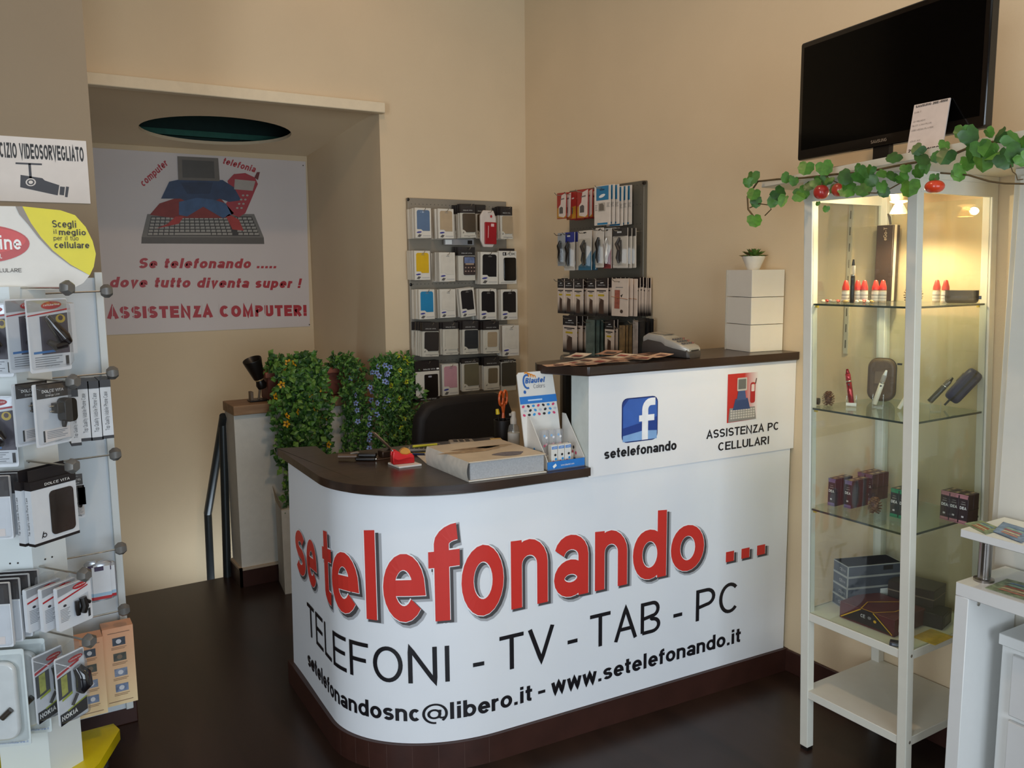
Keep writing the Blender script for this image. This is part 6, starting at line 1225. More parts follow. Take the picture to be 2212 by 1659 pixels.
# loose wrapped sweets along the glass front
cc = ['#d8c8b0', '#b5281f', '#cfc9bd', '#c9b79a', '#c23a38', '#d9d2c0', '#b99a5a']
for k in range(14):
    u = 1778 + k * 8; p = atu(u, -.335 + .02 * (k % 3) + .004 * k, ZS[0] + .0005); t = thing('sweet', ('pale', 'red', 'silver', 'cream', 'dark red', 'white', 'gold')[k % 7] + ' wrapped sweet lying ' + ('nearest the cabinet corner post' if k == 0 else 'near the foot of the red capped bottles' if k < 7 else 'toward the middle of the top glass shelf') , 'sweet', p, R(k * 47), 'wrapped sweets on the top glass shelf')
    b = MB(); b.ball((0, 0, .005), .008, .006, .005, mat(cc[k % 7], .25, coat=.4), 10, 6); b.build('sweet_body', t, local=True)
    b = MB(); b.add([(.007, 0, .005), (.013, .004, .006), (.013, -.004, .004), (-.007, 0, .005), (-.013, .004, .004), (-.013, -.004, .006)], [(0, 1, 2), (3, 4, 5)], mat(cc[k % 7], .25, coat=.4)); b.build('wrapper', t, local=True, smooth=False)
# second shelf
Z2 = ZS[1] + .0005
def acry(p, lab, w=.03, h=.035, tag_=False, rz=R(-58)):
    t = thing('acrylic_stand', lab, 'stand', p, rz); m = clear('#f4f6f4', 1.5, .10); b = MB(); b.box(-w / 2, w / 2, -.012, .018, 0, .003, m); b.box(-w / 2, -w / 2 + .002, -.008, .018, .003, h, m); b.box(w / 2 - .002, w / 2, -.008, .018, .003, h, m); b.build('holder', t, local=True, smooth=False)
    if tag_: b = MB(); b.box(-w / 2, w / 2, -.0125, -.0105, .003, .012, WT); b.build('price_tag', t, local=True, smooth=False)
    return t
p = atu(1760, -.335, Z2); t = thing('key_ring', 'dark metal ring box lying beside a pine cone at the cabinet corner', 'key ring', p, R(20)); b = MB(); b.tube([(.0, -.014, .011), (.0, .014, .011)], .011, mat('#5a5048', .2, .8), 18); b.build('barrel', t, local=True); b = MB(); b.box(-.012, .012, .008, .02, 0, .024, mat('#a59a8c', .25, .6)); b.build('clasp', t, local=True, bevel=.002)
cone(atu(1789, -.315, Z2 + .002), .019, 'brown pine cone lying beside the metal ring box on the second glass shelf', 3)
p = atu(1839, -.27, Z2); acry(p, 'clear acrylic stand with a white tag under the red vaporizer pen', tag_=True); q = onp(1830, 797, p + Vector((0, .004, 0)), (.84, .54, 0)); ecig(p + Vector((0, 0, .010)), q, .0085, mat('#a3131c', .15, .6, coat=.5), mat('#b8343a', .1, .3), mat('#8f0f18', .2, .5), 'metallic red vaporizer pen standing in a clear acrylic stand')
p = atu(1903, -.10, Z2); zt = onx(1890, 772, -.10).z - Z2; t = thing('zip_case', 'large brown zip case standing upright behind the white vaporizer pen', 'case', p, R(-68)); BRC = mat('#5a4636', .5, noise=.12, scale=120)
b = MB(); b.slab(rrect(-.042, .042, 0.0, zt, .03, 6), -.02, .02, BRC); b.build('shell', t, local=True, bevel=.010, seg=3); b = MB(); b.slab(rrect(-.043, .043, -.0, zt + .001, .031, 6), -.003, .003, mat('#2e241d', .5)); b.build('zipper', t, local=True); b = MB(); b.slab(rrect(-.018, .010, zt * .42, zt * .70, .002), -.0215, -.02, mat('#6e5a48', .4)); b.build('window_label', t, local=True, smooth=False)
b = MB(); b.box(.044, .058, -.003, .003, zt * .86, zt * .9, BLK); b.build('zip_pull', t, local=True)
p = atu(1896, -.22, Z2); acry(p, 'clear acrylic stand under the white vaporizer pen', .032, .04); q = onp(1915, 800, p, (.84, .54, 0)); ecig(p + Vector((0, .012, .008)), q, .0075, mat('#e3dccb', .25), TANK, WT, 'white vaporizer pen leaning in a clear acrylic stand')
p = atu(1942, -.22, Z2); acry(p + Vector((.02, -.03, 0)), 'clear acrylic stand under the slim white pen', .026, .02); q = onp(1973, 832, p + Vector((0, -.03, 0)), (.84, .54, 0)); d = q - p; t = thing('slim_pen', 'slim white pen lying on a slant behind the cabinet post', 'pen', p); b = MB(); b.tube([Vector((0, 0, .006)), d], .006, mat('#e3dccb', .3), 12); b.build('barrel', t, local=True); b = MB(); b.tube([d, d * 1.06], [.006, .004], BLK, 12); b.build('cap', t, local=True)
p = atu(2020, -.16, Z2); acry(p, 'clear acrylic stand under the black vaporizer pen beyond the cabinet post', .03, .03); q0_ = onp(2008, 868, p, (.84, .54, 0)); q = onp(2058, 816, p + Vector((.03, 0, 0)), (.84, .54, 0)); ecig(q0_, q, .0085, mat('#2b2723', .3), mat('#6c655c', .3, .4), BLK, 'black vaporizer pen lying aslant on an acrylic stand beyond the cabinet post')
p0 = atu(2058, -.07, Z2 + .036); p1 = onx(2106, 808, -.045); d = (p1 - p0); L = d.length; t = thing('zip_case', 'dark navy zip case leaning against the side of the cabinet', 'case', p0); NV = mat('#2b2f52', .5, noise=.12, scale=120)
b = MB(); ax = d.normalized(); sd_ = Vector((-.25, .3, -.2)); sd_ = (Vector((0.52, -.84, 0)).cross(ax)).normalized(); n_ = ax.cross(sd_)
X_ = Matrix(((sd_.x, n_.x, ax.x, 0), (sd_.y, n_.y, ax.y, 0), (sd_.z, n_.z, ax.z, 0), (0, 0, 0, 1)))
b.X = X_; b.slab(rrect(-.024, .024, -.012, L + .01, .022, 5), -.022, .022, NV); b.build('shell', t, local=True, bevel=.010, seg=3); b = MB(); b.X = X_; b.slab(rrect(-.025, .025, -.013, L + .011, .023, 5), -.003, .003, BLK); b.build('zipper', t, local=True)
b = MB(); b.X = X_; b.slab([(-.022, L * .45), (-.019, L * .45), (-.019, L * .8), (-.022, L * .8)], -.024, -.020, mat('#8a7a55', .4)); b.build('label_strip', t, local=True); b = MB(); b.X = X_; b.box(-.012, -.008, -.003, .003, -.035, -.01, BLK); b.build('zip_pull', t, local=True)
# third shelf: small dark liquid cartons
Z3_ = ZS[2] + .0005
def carton(c1, c2):
    t = thing('liquid_carton', '', 'carton'); W_, H_ = .0275, .088; m = mat(c1, .35, noise=.12, scale=60); b = MB(); b.box(0, W_, 0, W_, 0, H_, m); b.build('carton', t, local=True, bevel=.0008, seg=1)
    g = MB(); m2 = mat(c2, .35, noise=.05); y = -.0006
    for y0_, e in ((y, (1, 0, 0)),): pass
    # printed face looks to the room (-x), plain side to the camera end (-y)
    def q(a, z): return (-.0006, W_ - a, z)
    def fq(pts, m, l=0): g.add([(-.0006 - l * .0004, W_ - a * W_, z * H_) for a, z in pts], [tuple(range(len(pts)))], m)
    fq([(.06, .86), (.94, .86), (.94, .95), (.06, .95)], m2); fq([(.06, .04), (.94, .04), (.94, .12), (.06, .12)], m2); fq([(0, .955), (1, .955), (1, 1), (0, 1)], m2); fq([(0, 0), (1, 0), (1, .03), (0, .03)], m2); text(g, 'DEA', (-.0012, W_ * .86, H_ * .5), (0, -1, 0), (0, 0, 1), .0085, WT, .09, W_ * .72); fq([(.25, .66), (.75, .66), (.75, .69), (.25, .69)], GRYT, 1); fq([(.35, .22), (.6, .22), (.6, .28), (.35, .28)], mat('#c9c4c4', .4), 1); fq([(.3, .74), (.7, .74), (.7, .76), (.3, .76)], GRYT, 1)
    g.add([(a * W_, -.0006, z * H_) for a, z in ((0, .47), (1, .47), (1, .5), (0, .5))], [(0, 1, 2, 3)], BLK); g.add([(.2 * W_, .3 * W_, H_ + .0005), (.8 * W_, .3 * W_, H_ + .0005), (.8 * W_, .6 * W_, H_ + .0005), (.2 * W_, .6 * W_, H_ + .0005)], [(0, 1, 2, 3)], mat('#b59a80', .4)); g.build('carton_print', t, local=True, smooth=False); return t
cols_ = {'violet': ('#33242a', '#75628c'), 'plum': ('#452226', '#7f5a70'), 'green': ('#2a3030', '#2f8a60'), 'pink': ('#362628', '#b0787c')}; pro = {}
CLU = [('violet', atu(1787, -.315, Z3_), 1, 3, 'first cluster beside the corner post'), ('violet', atu(1822, -.295, Z3_), 1, 3, 'second cluster, nearer the pine cone'), ('plum', atu(1850, -.17, Z3_), 2, 3, 'cluster at the rear of the shelf'), ('green', atu(1921, -.265, Z3_), 2, 2, 'cluster before the cabinet post'), ('pink', atu(2029, -.165, Z3_), 3, 2, 'cluster beyond the cabinet post')]
nth = ('first', 'second', 'third')
for col_, o, ny, nx_, wh in CLU:
    for i in range(nx_):
        for j in range(ny):
            if col_ not in pro: pro[col_] = carton(*cols_[col_]); t = pro[col_]
            else: t = dup(pro[col_])
            t.location = o + Vector((i * .0282, -j * .0282 - .028, 0)); t['label'] = 'dark carton with %s bands, %s row %s file, %s' % (col_, nth[i], nth[j], wh); t['group'] = 'small dark cartons on the third glass shelf'
cone(atu(1889, -.27, Z3_ + .001), .021, 'reddish pine cone between the carton clusters on the third glass shelf', 5)
# bottom glazed shelf: stacked boxes
ZQ = ZB_ + .0006
c0 = onz(1828, 1308, ZQ); GX = mat('#4a505c', .4, noise=.06); GE = mat('#a9aaa8', .5)
rz_ = R(14); c0 = Vector((-.245, -2.415, ZQ))
lo_ = onp(1829, 1300, (-.265, -2.345, 0), (.84, .54, 0)); rz_ = R(-20)
c0 = Vector((lo_.x, lo_.y, ZQ)); bh = .0365
for k in range(4):
    t = thing('grey_box', 'flat slate grey box with pale edges, ' + ('lowest of the stack of four in the cabinet', 'second from below in the stack of four', 'third from below in the stack of four', 'topmost of the stack of four in the cabinet')[k], 'box', c0 + Vector((0, 0, k * (bh + .0004))), rz_, 'slate grey boxes stacked in the cabinet')
    W_, Dp = .19, .078; b = MB(); b.box(0, W_, 0, Dp, 0, bh, GX); b.build('box', t, local=True, bevel=.001, seg=1)
    g = MB()
    for z in (0, bh - .003): g.box(-.0006, W_ + .0006, -.0006, Dp + .0006, z, z + .003, GE)
    g.box(-.0008, .0025, -.0008, .0025, 0, bh, GE); text(g, 'CE', (-.0012, Dp * .55, bh * .35), (0, -1, 0), (0, 0, 1), .010, mat('#c9c9c6', .4), .06); 
    for q in range(2): g.add([(-.0012, Dp * (.30 - q * .12) + .0045 * math.cos(R(a_)), bh * .48 + .0045 * math.sin(R(a_))) for a_ in range(0, 360, 45)], [tuple(range(8))], mat('#7c7f84', .4))
    if k == 3: g.add([(.66 * W_, -.0012, .45 * bh), (.84 * W_, -.0012, .45 * bh), (.84 * W_, -.0012, .85 * bh), (.66 * W_, -.0012, .85 * bh)], [(0, 1, 2, 3)], BLK)
    if k == 1: g.add([(.62 * W_, -.0012, .1 * bh), (.88 * W_, -.0012, .1 * bh), (.88 * W_, -.0012, .8 * bh), (.62 * W_, -.0012, .8 * bh)], [(0, 1, 2, 3)], WT)
    g.build('box_print', t, local=True, smooth=False)
q0 = onz(1813, 1332, ZQ); q1 = onz(1931, 1377, ZQ); e = q1 - q0; e.z = 0; w = e.length; t = thing('printed_box', 'wide wine red box with yellow lines lying at the front of the cabinet', 'box', q0, math.atan2(e.y, e.x)); hb = .052; RB, KB, YL = mat('#5a2020', .35, noise=.08), mat('#241a18', .35), mat('#d3a41c', .4)
b = MB(); b.box(0, w, 0, .16, 0, hb, RB); b.build('box', t, local=True, bevel=.0012, seg=1)
g = MB(); g.flat([(.02 * w, .005), (.98 * w, .005), (.66 * w, .98 * hb), (.40 * w, .98 * hb)], -.0006, KB)
def ln(a, b2, m=YL, r=.0016): strokes(g, [[a, b2]], r, lambda x, z: (x, -.0012, z), m)
ln((.03 * w, .004), (.40 * w, .97 * hb)); ln((.97 * w, .004), (.62 * w, .97 * hb)); text(g, 'CE', (.40 * w, -.0012, .5 * hb), (1, 0, 0), (0, 0, 1), .010, WT, .06); g.flat(ell(.56 * w, .6 * hb, .006, .005, 12), -.0012, mat('#7a7470', .4)); g.flat(ell(.66 * w, .5 * hb, .005, .0045, 12), -.0012, YL)
strokes(g, [[(.40 * w, .0), (.62 * w, .0)], [(.62 * w, 0.), (.80 * w, .06), (.80 * w, .13)], [(.40 * w, 0), (.3 * w, .06), (.62 * w, .15)]], .0016, lambda x, y: (x, y, hb + .0008), YL); g.add([(w + .0008, .02, .012), (w + .0008, .07, .012), (w + .0008, .07, .034), (w + .0008, .02, .034)], [(0, 1, 2, 3)], WT); g.build('box_print', t, local=True, smooth=False)
p = onz(2012, 1352, ZQ); p = Vector((-.165, -2.42, ZQ)); t = thing('brown_box', 'flat dark brown box at the rear of the lowest glazed shelf', 'box', p, R(12)); b = MB(); b.box(0, .10, -.09, .05, 0, .1, mat('#3b302a', .4, noise=.06)); b.build('box', t, local=True, bevel=.0015, seg=1); b = MB(); b.box(-.0004, .1004, -.0908, .0504, .070, .0735, mat('#8a7b68', .5)); b.build('lid_edge', t, local=True, smooth=False)
p = Vector((-.20, -2.49, ZQ)); t = thing('black_box', 'small matt black box near the right side of the lowest glazed shelf', 'box', onz(2035, 1362, ZQ), R(14)); b = MB(); b.box(0, .085, -.0, .10, 0, .045, mat('#25211e', .45, noise=.06)); b.build('box', t, local=True, bevel=.0015, seg=1); b = MB(); b.box(.02, .065, -.001, 0, .008, .036, mat('#4a443e', .4)); b.build('label', t, local=True, smooth=False)
t = thing('paper_sheet', 'golden printed sheet lying flat at the near corner of the cabinet', 'paper', onz(2026, 1380, ZQ), R(2)); b = MB(); b.box(-.05, .05, -.02, .05, 0, .0012, mat('#c9a94a', .4, noise=.2, scale=40)); b.build('sheet', t, local=True)
t = thing('phone', 'small black phone lying at the front corner of the lowest glazed shelf', 'phone', onz(1942, 1395, ZQ), R(-60)); b = MB(); b.box(-.025, .025, -.012, .012, 0, .012, mat('#2a2a30', .3)); b.build('body', t, local=True, bevel=.002); b = MB(); b.box(-.018, .018, -.0125, -.0119, .003, .009, mat('#6b6f78', .3)); b.build('screen', t, local=True)

# ------------------------------------------------------------------ white board on top of the cabinet, with the television
ZBD = CH + .020
e0, e1 = onz(1645, 392, ZBD), onz(2212, 281, ZBD); dx = (e1 - e0); dx.z = 0; dxn = dx.normalized(); nn = Vector((dxn.y, -dxn.x, 0)); nn = nn if nn.x < 0 else -nn   # toward the room
bd = thing('top_board', 'long white board laid across the top of the glass cabinet', 'shelf board', (e0.x, e0.y, CH)); far = e1 + dxn * .5
def wallpt(p, d): k = (-.004 - p.x) / d.x; return p + d * k
bd_poly = [(e0.x, e0.y), (far.x, far.y), (-.004, far.y + .05), (-.004, e0.y + .04)]
b = MB(); b.prism(bd_poly, CH + .0005, ZBD, mat('#dcd8c8', .5, noise=.012)); b.build('board', bd, bevel=.0015, seg=1)
cup = thing('tall_cupboard', 'tall white cupboard standing past the glass cabinet behind the desk', 'cupboard', (-.06, -3.0, 0)); CUP = mat('#d8d4c9', .5, noise=.012)
cyy = onx(2157, 900, -.19).y; b = MB(); b.box(-.19, -.014, -3.6, cyy, 0, CH, CUP); b.build('carcass', cup, bevel=.002)
b = MB(); b.box(-.202, -.19, -3.58, cyy - .02, .08, CH - .02, CUP); b.build('door', cup, bevel=.002)
# television
TVX = Vector((-.27, -2.03, 0)); zb = ZBD + .052
tl, bl = None, onz(1722, 348, zb); br = onz(2126, 275.8, zb); ex = br - bl; ex.z = 0; tw = ex.length; exn = ex.normalized(); th_ = onp(1726, 96.4, bl, (exn.y, -exn.x, 0)).z - zb
tv = thing('television', 'black flat television standing on the white board over the cabinet', 'television', (bl.x, bl.y, ZBD), math.atan2(ex.y, ex.x)); k0 = .052
BZ = mat('#0e0a09', .15, noise=0, coat=.3); b = MB(); b.slab(rrect(0, tw, k0, k0 + th_, .008), -.0, .028, BZ); b.build('housing', tv, local=True, bevel=.004, seg=3)
b = MB(); b.slab([(.016, k0 + .030), (tw - .016, k0 + .030), (tw - .016, k0 + th_ - .016), (.016, k0 + th_ - .016)], -.0012, .0, mat('#030303', .12, noise=0, spec=.12)); b.build('screen', tv, local=True, smooth=False)
b = MB(); b.slab(rrect(.06, tw - .06, k0 + .04, k0 + th_ - .05, .03), .028, .05, mat('#141110', .5)); b.build('back_cover', tv, local=True, bevel=.008)
b = MB(); b.box(tw / 2 - .028, tw / 2 + .028, .008, .024, .006, k0 + .01, BLK); b.build('neck', tv, local=True); b = MB(); b.prism(rrect(tw / 2 - .16, tw / 2 + .16, -.06, .11, .05), 0.0006, .007, BLK); b.build('foot', tv, local=True, bevel=.002)
g = MB(); text(g, 'SAMSUNG', (tw * .5 - .028, -.0012, k0 + .011), (1, 0, 0), (0, 0, 1), .0085, mat('#b9aa98', .3, .5), .07, .056); g.build('logo', tv, local=True, smooth=False)
# price card leaning on the television
ntv = Vector((exn.y, -exn.x, 0)); ntv = ntv if ntv.x < 0 else -ntv
c1 = onp(1957, 325, bl + ntv * .075, ntv); c2 = onp(2035, 308, bl + ntv * .075, ntv); c3 = onp(2053, 211, bl + ntv * .006, ntv); c4 = onp(1975, 227, bl + ntv * .006, ntv)
c1.z = c2.z = ZBD + .001; pc = thing('price_card', 'white price card leaning against the front of the television', 'price card', c1); b = MB(); q = [c1 - c1, c2 - c1, c3 - c1, c4 - c1]; nq = (q[1]).cross(q[3]).normalized(); nq = nq if nq.x < 0 else -nq
b.add([v + nq * .0 for v in q] + [v - nq * .003 for v in q], [(0, 1, 2, 3), (7, 6, 5, 4), (0, 4, 5, 1), (1, 5, 6, 2), (2, 6, 7, 3), (3, 7, 4, 0)], mat('#d3c8c2', .5)); b.build('card', pc, local=True, smooth=False)
g = MB(); ex_, ez_ = q[1], q[3]; hh = ez_.length
def pt(s, x, z, cap, wid, m=DKT, bold=.06): text(g, s, ex_ * x + ez_ * z + nq * .0008, ex_, ez_, cap * hh, m, bold, wid * ex_.length)
pt('SAMSUNG 26EH4000', .06, .93, .045, .90, DKT, .09)
for s, z, wd in (('DVB-T', .82, .2), ('HD READY', .64, .36), ('SLOT CAM PLUS', .56, .55), ('USB MEDIA PLAYER', .47, .62), ('HDMI X2', .26, .30)): pt(s, .05, z, .03, wd, mat('#6d625e', .5, noise=0), .045)
pt('279,00 euro', .05, .06, .065, .86, DKT, .09); g.build('card_print', pc, local=True, smooth=False)
# artificial vine along the front of the board
vg = thing('vine_garland', 'artificial green vine garland draped along the front of the white board', 'garland', (e0.x, e0.y, ZBD)); VO = .03
def vp(u, v, o=VO): return onp(u, v, e0 + nn * o, nn)
def gz(x, y): return (1580 + x * .30138, y * .30138)
stem_px = [(165, 1560), (120, 1500), (115, 1410), (190, 1300), (330, 1285), (520, 1275), (740, 1250), (960, 1235), (1180, 1190), (1400, 1150), (1560, 1120), (1700, 1060), (1850, 1020), (2000, 1010), (2120, 1000)]
STM = mat('#5b4a2c', .6, noise=.2, scale=60); b = MB(); b.tube([vp(*gz(*q), o=.018) for q in stem_px], .003, STM, 7); b.tube([vp(*gz(*q), o=.022) for q in ((680, 1270), (900, 1380), (1080, 1385), (1250, 1290))], .0016, STM, 6); b.tube([vp(*gz(*q), o=.024) for q in ((1500, 1240), (1700, 1255), (1850, 1300), (1960, 1315), (2097, 1318))], .0022, STM, 6); b.tube([vp(*gz(*q), o=.018) for q in ((130, 1490), (200, 1460), (270, 1470), (285, 1500), (240, 1545))], .0018, STM, 6); b.tube([vp(*gz(*q), o=.02) for q in ((2000, 1180), (2015, 1230), (2040, 1250), (2050, 1290), (2090, 1285))], .0012, STM, 6); b.build('stem', vg)
LV = [mat('#4c7d28', .42, noise=.25, scale=70), mat('#417026', .42, noise=.25, scale=70), mat('#5a8a32', .42, noise=.25, scale=70), mat('#335a1e', .42, noise=.25, scale=70)]
HERO = [(150, 1262, 58), (120, 1300, 42), (160, 1380, 52), (175, 1440, 46), (165, 1570, 58), (330, 1380, 58), (300, 1440, 46), (380, 1430, 52), (400, 1268, 44), (500, 1370, 62), (480, 1400, 50), (535, 1192, 62), (665, 1190, 66), (640, 1290, 58), (600, 1305, 46), (830, 1260, 66), (925, 1250, 66), (830, 1345, 72), (940, 1345, 66), (1000, 1290, 52), (920, 1200, 40), (1080, 1330, 52), (1080, 1235, 46), (1170, 1120, 60), (1160, 1255, 52), (1090, 1370, 46), (1275, 1330, 76), (1220, 1270, 52), (1330, 1225, 56), (1370, 1130, 62), (1345, 1060, 54), (1400, 1185, 56), (1460, 1275, 50), (1540, 1105, 72), (1530, 1035, 50), (1640, 1205, 60), (1630, 1240, 56), (1700, 960, 82), (1655, 930, 62), (1740, 1100, 84), (1800, 1130, 92), (1850, 1050, 82), (1900, 1100, 84), (1950, 1130, 84), (2000, 985, 72), (1940, 960, 62), (1840, 945, 46), (2050, 1085, 84), (2085, 1130, 62), (680, 1492, 28), (618, 1455, 20), (740, 1340, 50), (700, 1290, 40), (1480, 1120, 48), (450, 1290, 40), (560, 1330, 44), (1250, 1200, 46), (1000, 1210, 40), (2090, 1040, 70), (1780, 1050, 70), (1690, 1160, 60)]
vr = random.Random(11); b = MB()
for (x, y, s) in HERO:
    P = vp(*gz(x, y), o=vr.uniform(.025, .06)); r = s * .30138 * depth(P) / FPX * 1.0; n0 = (CP - P).normalized(); n1 = (n0 + Vector((vr.uniform(-.7, .7), vr.uniform(-.7, .7), vr.uniform(-.3, .8)))).normalized(); u = n1.cross(Vector((0, 0, 1))).normalized(); w_ = n1.cross(u).normalized(); ang = vr.uniform(-.9, .9); dn = (w_ * math.cos(ang) + u * math.sin(ang)); dn = dn if dn.z < 0 else -dn; sd_ = n1.cross(dn); cup_ = vr.uniform(.1, .4)
    ol = [(-.75, 0)] + []; pts = []
    for q in range(18):
        a_ = 2 * math.pi * q / 18; rr = 1.0 - .55 * max(0, math.cos(a_ - math.pi)) ** 6 + .13 * max(0, math.cos(a_)) ** 5 + .05 * math.cos(9 * a_); pts.append(P + dn * (r * rr * math.cos(a_)) + sd_ * (r * rr * .92 * math.sin(a_)) - n1 * (r * cup_ * abs(math.sin(a_)) ** 1.5) + n1 * (.05 * r * math.cos(5 * a_)))
    c_ = [P - dn * r * .35 + n1 * r * .06, P + dn * r * .5 + n1 * r * .05]; k = len(pts); b.add(pts + c_, [(q, (q + 1) % k, k if 5 <= q < 13 else k + 1) for q in range(k)] + [(5, k, k + 1), (13, k + 1, k)], LV[vr.randrange(4)])
b.build('foliage', vg, smooth=True)
def fruit(u, v, ru, m, lab, nm, sq=1.):
    P = vp(u, v, .055); r = ru * depth(P) / FPX; t = thing(nm, lab, 'fruit', P); b = MB(); pr_ = [(0, -r * .8 * sq)] + [(r * math.sin(R(a_)) * (1 + .04 * math.cos(R(2 * a_))), -r * sq * .92 * math.cos(R(a_))) for a_ in range(20, 170, 15)] + [(.0, r * .72 * sq)]; b.lathe(pr_, (0, 0, 0), m, 24); b.build('flesh', t, local=True); b = MB(); b.tube([(0, 0, r * .7 * sq), (.002, 0, r * 1.2 * sq)], .0015, STM, 6); b.build('stalk', t, local=True)
AP = mat('#a82a20', .3, noise=.35, scale=25, coat=.3); fruit(1774, 415, 17, AP, 'glossy dark red apple hanging under the vine beside the cabinet corner', 'apple'); fruit(1812, 410, 16, mat('#a83a24', .3, noise=.35, scale=25, coat=.3), 'red apple half hidden behind vine leaves', 'apple'); fruit(2019, 403, 21, mat('#cf3f1c', .28, noise=.08, scale=12, coat=.3), 'orange red tomato hanging below the vine', 'tomato', .72)

# ------------------------------------------------------------------ white desk at the right
ZD = .735; k0_ = onz(2065, 1256, ZD); ang = R(-1.5); dx_ = Vector((math.cos(ang), math.sin(ang), 0)); dy_ = Vector((math.sin(ang), -math.cos(ang), 0)) * 1.0; dy_ = Vector((-math.sin(ang), -math.cos(ang), 0)) if False else Vector((dx_.y, -dx_.x, 0)) * 1.0
dk = thing('desk', 'white desk with a raised top shelf on steel tubes beside the glass cabinet', 'desk', k0_ * 1.0, ang); dk.location.z = 0; DW = mat('#dededb', .4, noise=.012); TT = .036; LX = .225
# local frame: x toward the wall, y toward the cabinet (so -y comes to the camera)
b = MB(); b.box(0, LX, -.95, 0, ZD - TT, ZD, DW); b.build('desktop', dk, local=True, bevel=.0015, seg=1)
for y0, y1 in ((-.036, 0), (-.95, -.914)): b = MB(); b.box(0.0, LX, y0, y1, 0, ZD - TT, DW); b.build('leg_panel', dk, local=True, bevel=.0015, seg=1)
b = MB(); b.lathe([(.006, 0), (.006, .002), (.003, .003), (0, .003)], (.045, -.0365, ZD - TT - .022), ROD, 14, axis=(0, -1, 0)); b.build('cam_screw', dk, local=True)
inv = Matrix.Rotation(-ang, 4, 'Z')
def dl(p): return inv @ (Vector(p) - Vector((k0_.x, k0_.y, 0)))
zsh = .872; c_ = dl(onz(2075, 1142, zsh)); c_.y = min(c_.y, .01); b = MB(); b.box(c_.x, c_.x + .2, -.8, c_.y, zsh - .022, zsh, DW); b.build('top_shelf', dk, local=True, bevel=.0015, seg=1)
STL = mat('#9a9590', .22, .95, noise=.03)
for u, v in ((2125, 1254), (2206, 1208)):
    p = dl(onz(u, v, ZD)); b = MB(); b.lathe([(.025, 0), (.025, .006), (.016, .008), (.016, zsh - .03 - ZD), (.022, zsh - .028 - ZD), (.022, zsh - .0225 - ZD)], (p.x, p.y, ZD), STL, 24); b.build('steel_tube', dk, local=True)
LFM = [mat('#7d8a6a', .45, noise=.6, scale=50), mat('#6f86a6', .45, noise=.5, scale=50)]
def leaflet(pts, z, lab, m):
    q = [onz(u, v, z) for u, v in pts]; t = thing('leaflet', lab, 'leaflet', q[0]); b = MB(); b.add([x - q[0] + Vector((0, 0, .0014)) for x in q] + [x - q[0] for x in q], [(0, 1, 2, 3), (7, 6, 5, 4), (0, 4, 5, 1), (1, 5, 6, 2), (2, 6, 7, 3), (3, 7, 4, 0)], m); b.build('sheet', t, local=True, smooth=False)
    g = MB(); a_, b2, c2, d2 = [x - q[0] + Vector((0, 0, .0018)) for x in q]
    for k in range(5):
        s0, s1 = .15 + .14 * k, .24 + .14 * k; g.add([a_.lerp(d2, s0).lerp(b2.lerp(c2, s0), .2), a_.lerp(d2, s0).lerp(b2.lerp(c2, s0), .8), a_.lerp(d2, s1).lerp(b2.lerp(c2, s1), .75), a_.lerp(d2, s1).lerp(b2.lerp(c2, s1), .25)], [(0, 1, 2, 3)], mat(('#b5745c', '#c9b48a', '#a8503c', '#8fae9a', '#5f7f9f')[k], .45, noise=.3, scale=80))
    g.build('print', t, local=True, smooth=False)
leaflet([(2083, 1131), (2130, 1155), (2165, 1144), (2120, 1125)], zsh + .0006, 'colourful printed leaflet at the corner of the raised desk shelf', LFM[0])
leaflet([(2145, 1148), (2206, 1172), (2240, 1150), (2167, 1128)], zsh + .0024, 'blue and brown printed leaflet farther along the raised desk shelf', LFM[1])
leaflet([(2128, 1270), (2230, 1302), (2260, 1272), (2175, 1251)], ZD + .0006, 'colourful printed leaflet lying on the desk below the raised shelf', LFM[0])
# drawer unit under the desk
zdr = .60; k1 = onz(2167, 1366, zdr); du = thing('drawer_unit', 'white drawer unit pushed under the desk', 'drawer unit', (k1.x, k1.y, 0), ang)
b = MB(); b.box(0, .13, -.45, 0, .03, zdr - .03, DW); b.build('carcass', du, local=True, bevel=.0015, seg=1); b = MB(); b.box(-.012, .13, -.46, .004, zdr - .03, zdr, DW); b.build('top', du, local=True, bevel=.0015, seg=1)
for k in range(3): b = MB(); z1 = zdr - .045 - k * .18; b.box(-.016, 0, -.43, -.035, z1 - .165, z1, mat('#d3d2d0', .4, noise=.01)); b.build('drawer', du, local=True, bevel=.003)

# ------------------------------------------------------------------ trailing plants on the half wall
TER = mat('#7c4636', .7, noise=.15, scale=30); yb = .33
tr0 = thing('planter', 'long terracotta planter standing on the cap of the half wall', 'planter', (-1.1, yb, .9185)); b = MB(); b.prism([(-1.37, yb - .07), (-.87, yb - .07), (-.87, yb + .07), (-1.37, yb + .07)], .9185, 1.05, TER); b.build('trough', tr0, bevel=.008); b = MB(); b.box(-1.385, -.86, yb - .085, yb + .085, 1.035, 1.062, mat('#a5644c', .65, noise=.1)); b.build('rim', tr0, bevel=.004)
LEAFS = [mat('#4c7a2c', .5, noise=.25, scale=90), mat('#345a26', .5, noise=.25, scale=90), mat('#658c3a', .5, noise=.25, scale=90), mat('#2b5220', .5, noise=.25, scale=90)]
def leaf(b, P, d, n, L, W_, m):
    s_ = d.cross(n).normalized(); n = s_.cross(d).normalized(); b.add([P, P + d * L * .45 + s_ * W_ - n * L * .04, P + d * L - n * L * .15, P + d * L * .45 - s_ * W_ - n * L * .04, P + d * L * .5 + n * L * .07], [(0, 1, 4), (1, 2, 4), (2, 3, 4), (3, 0, 4)], m)
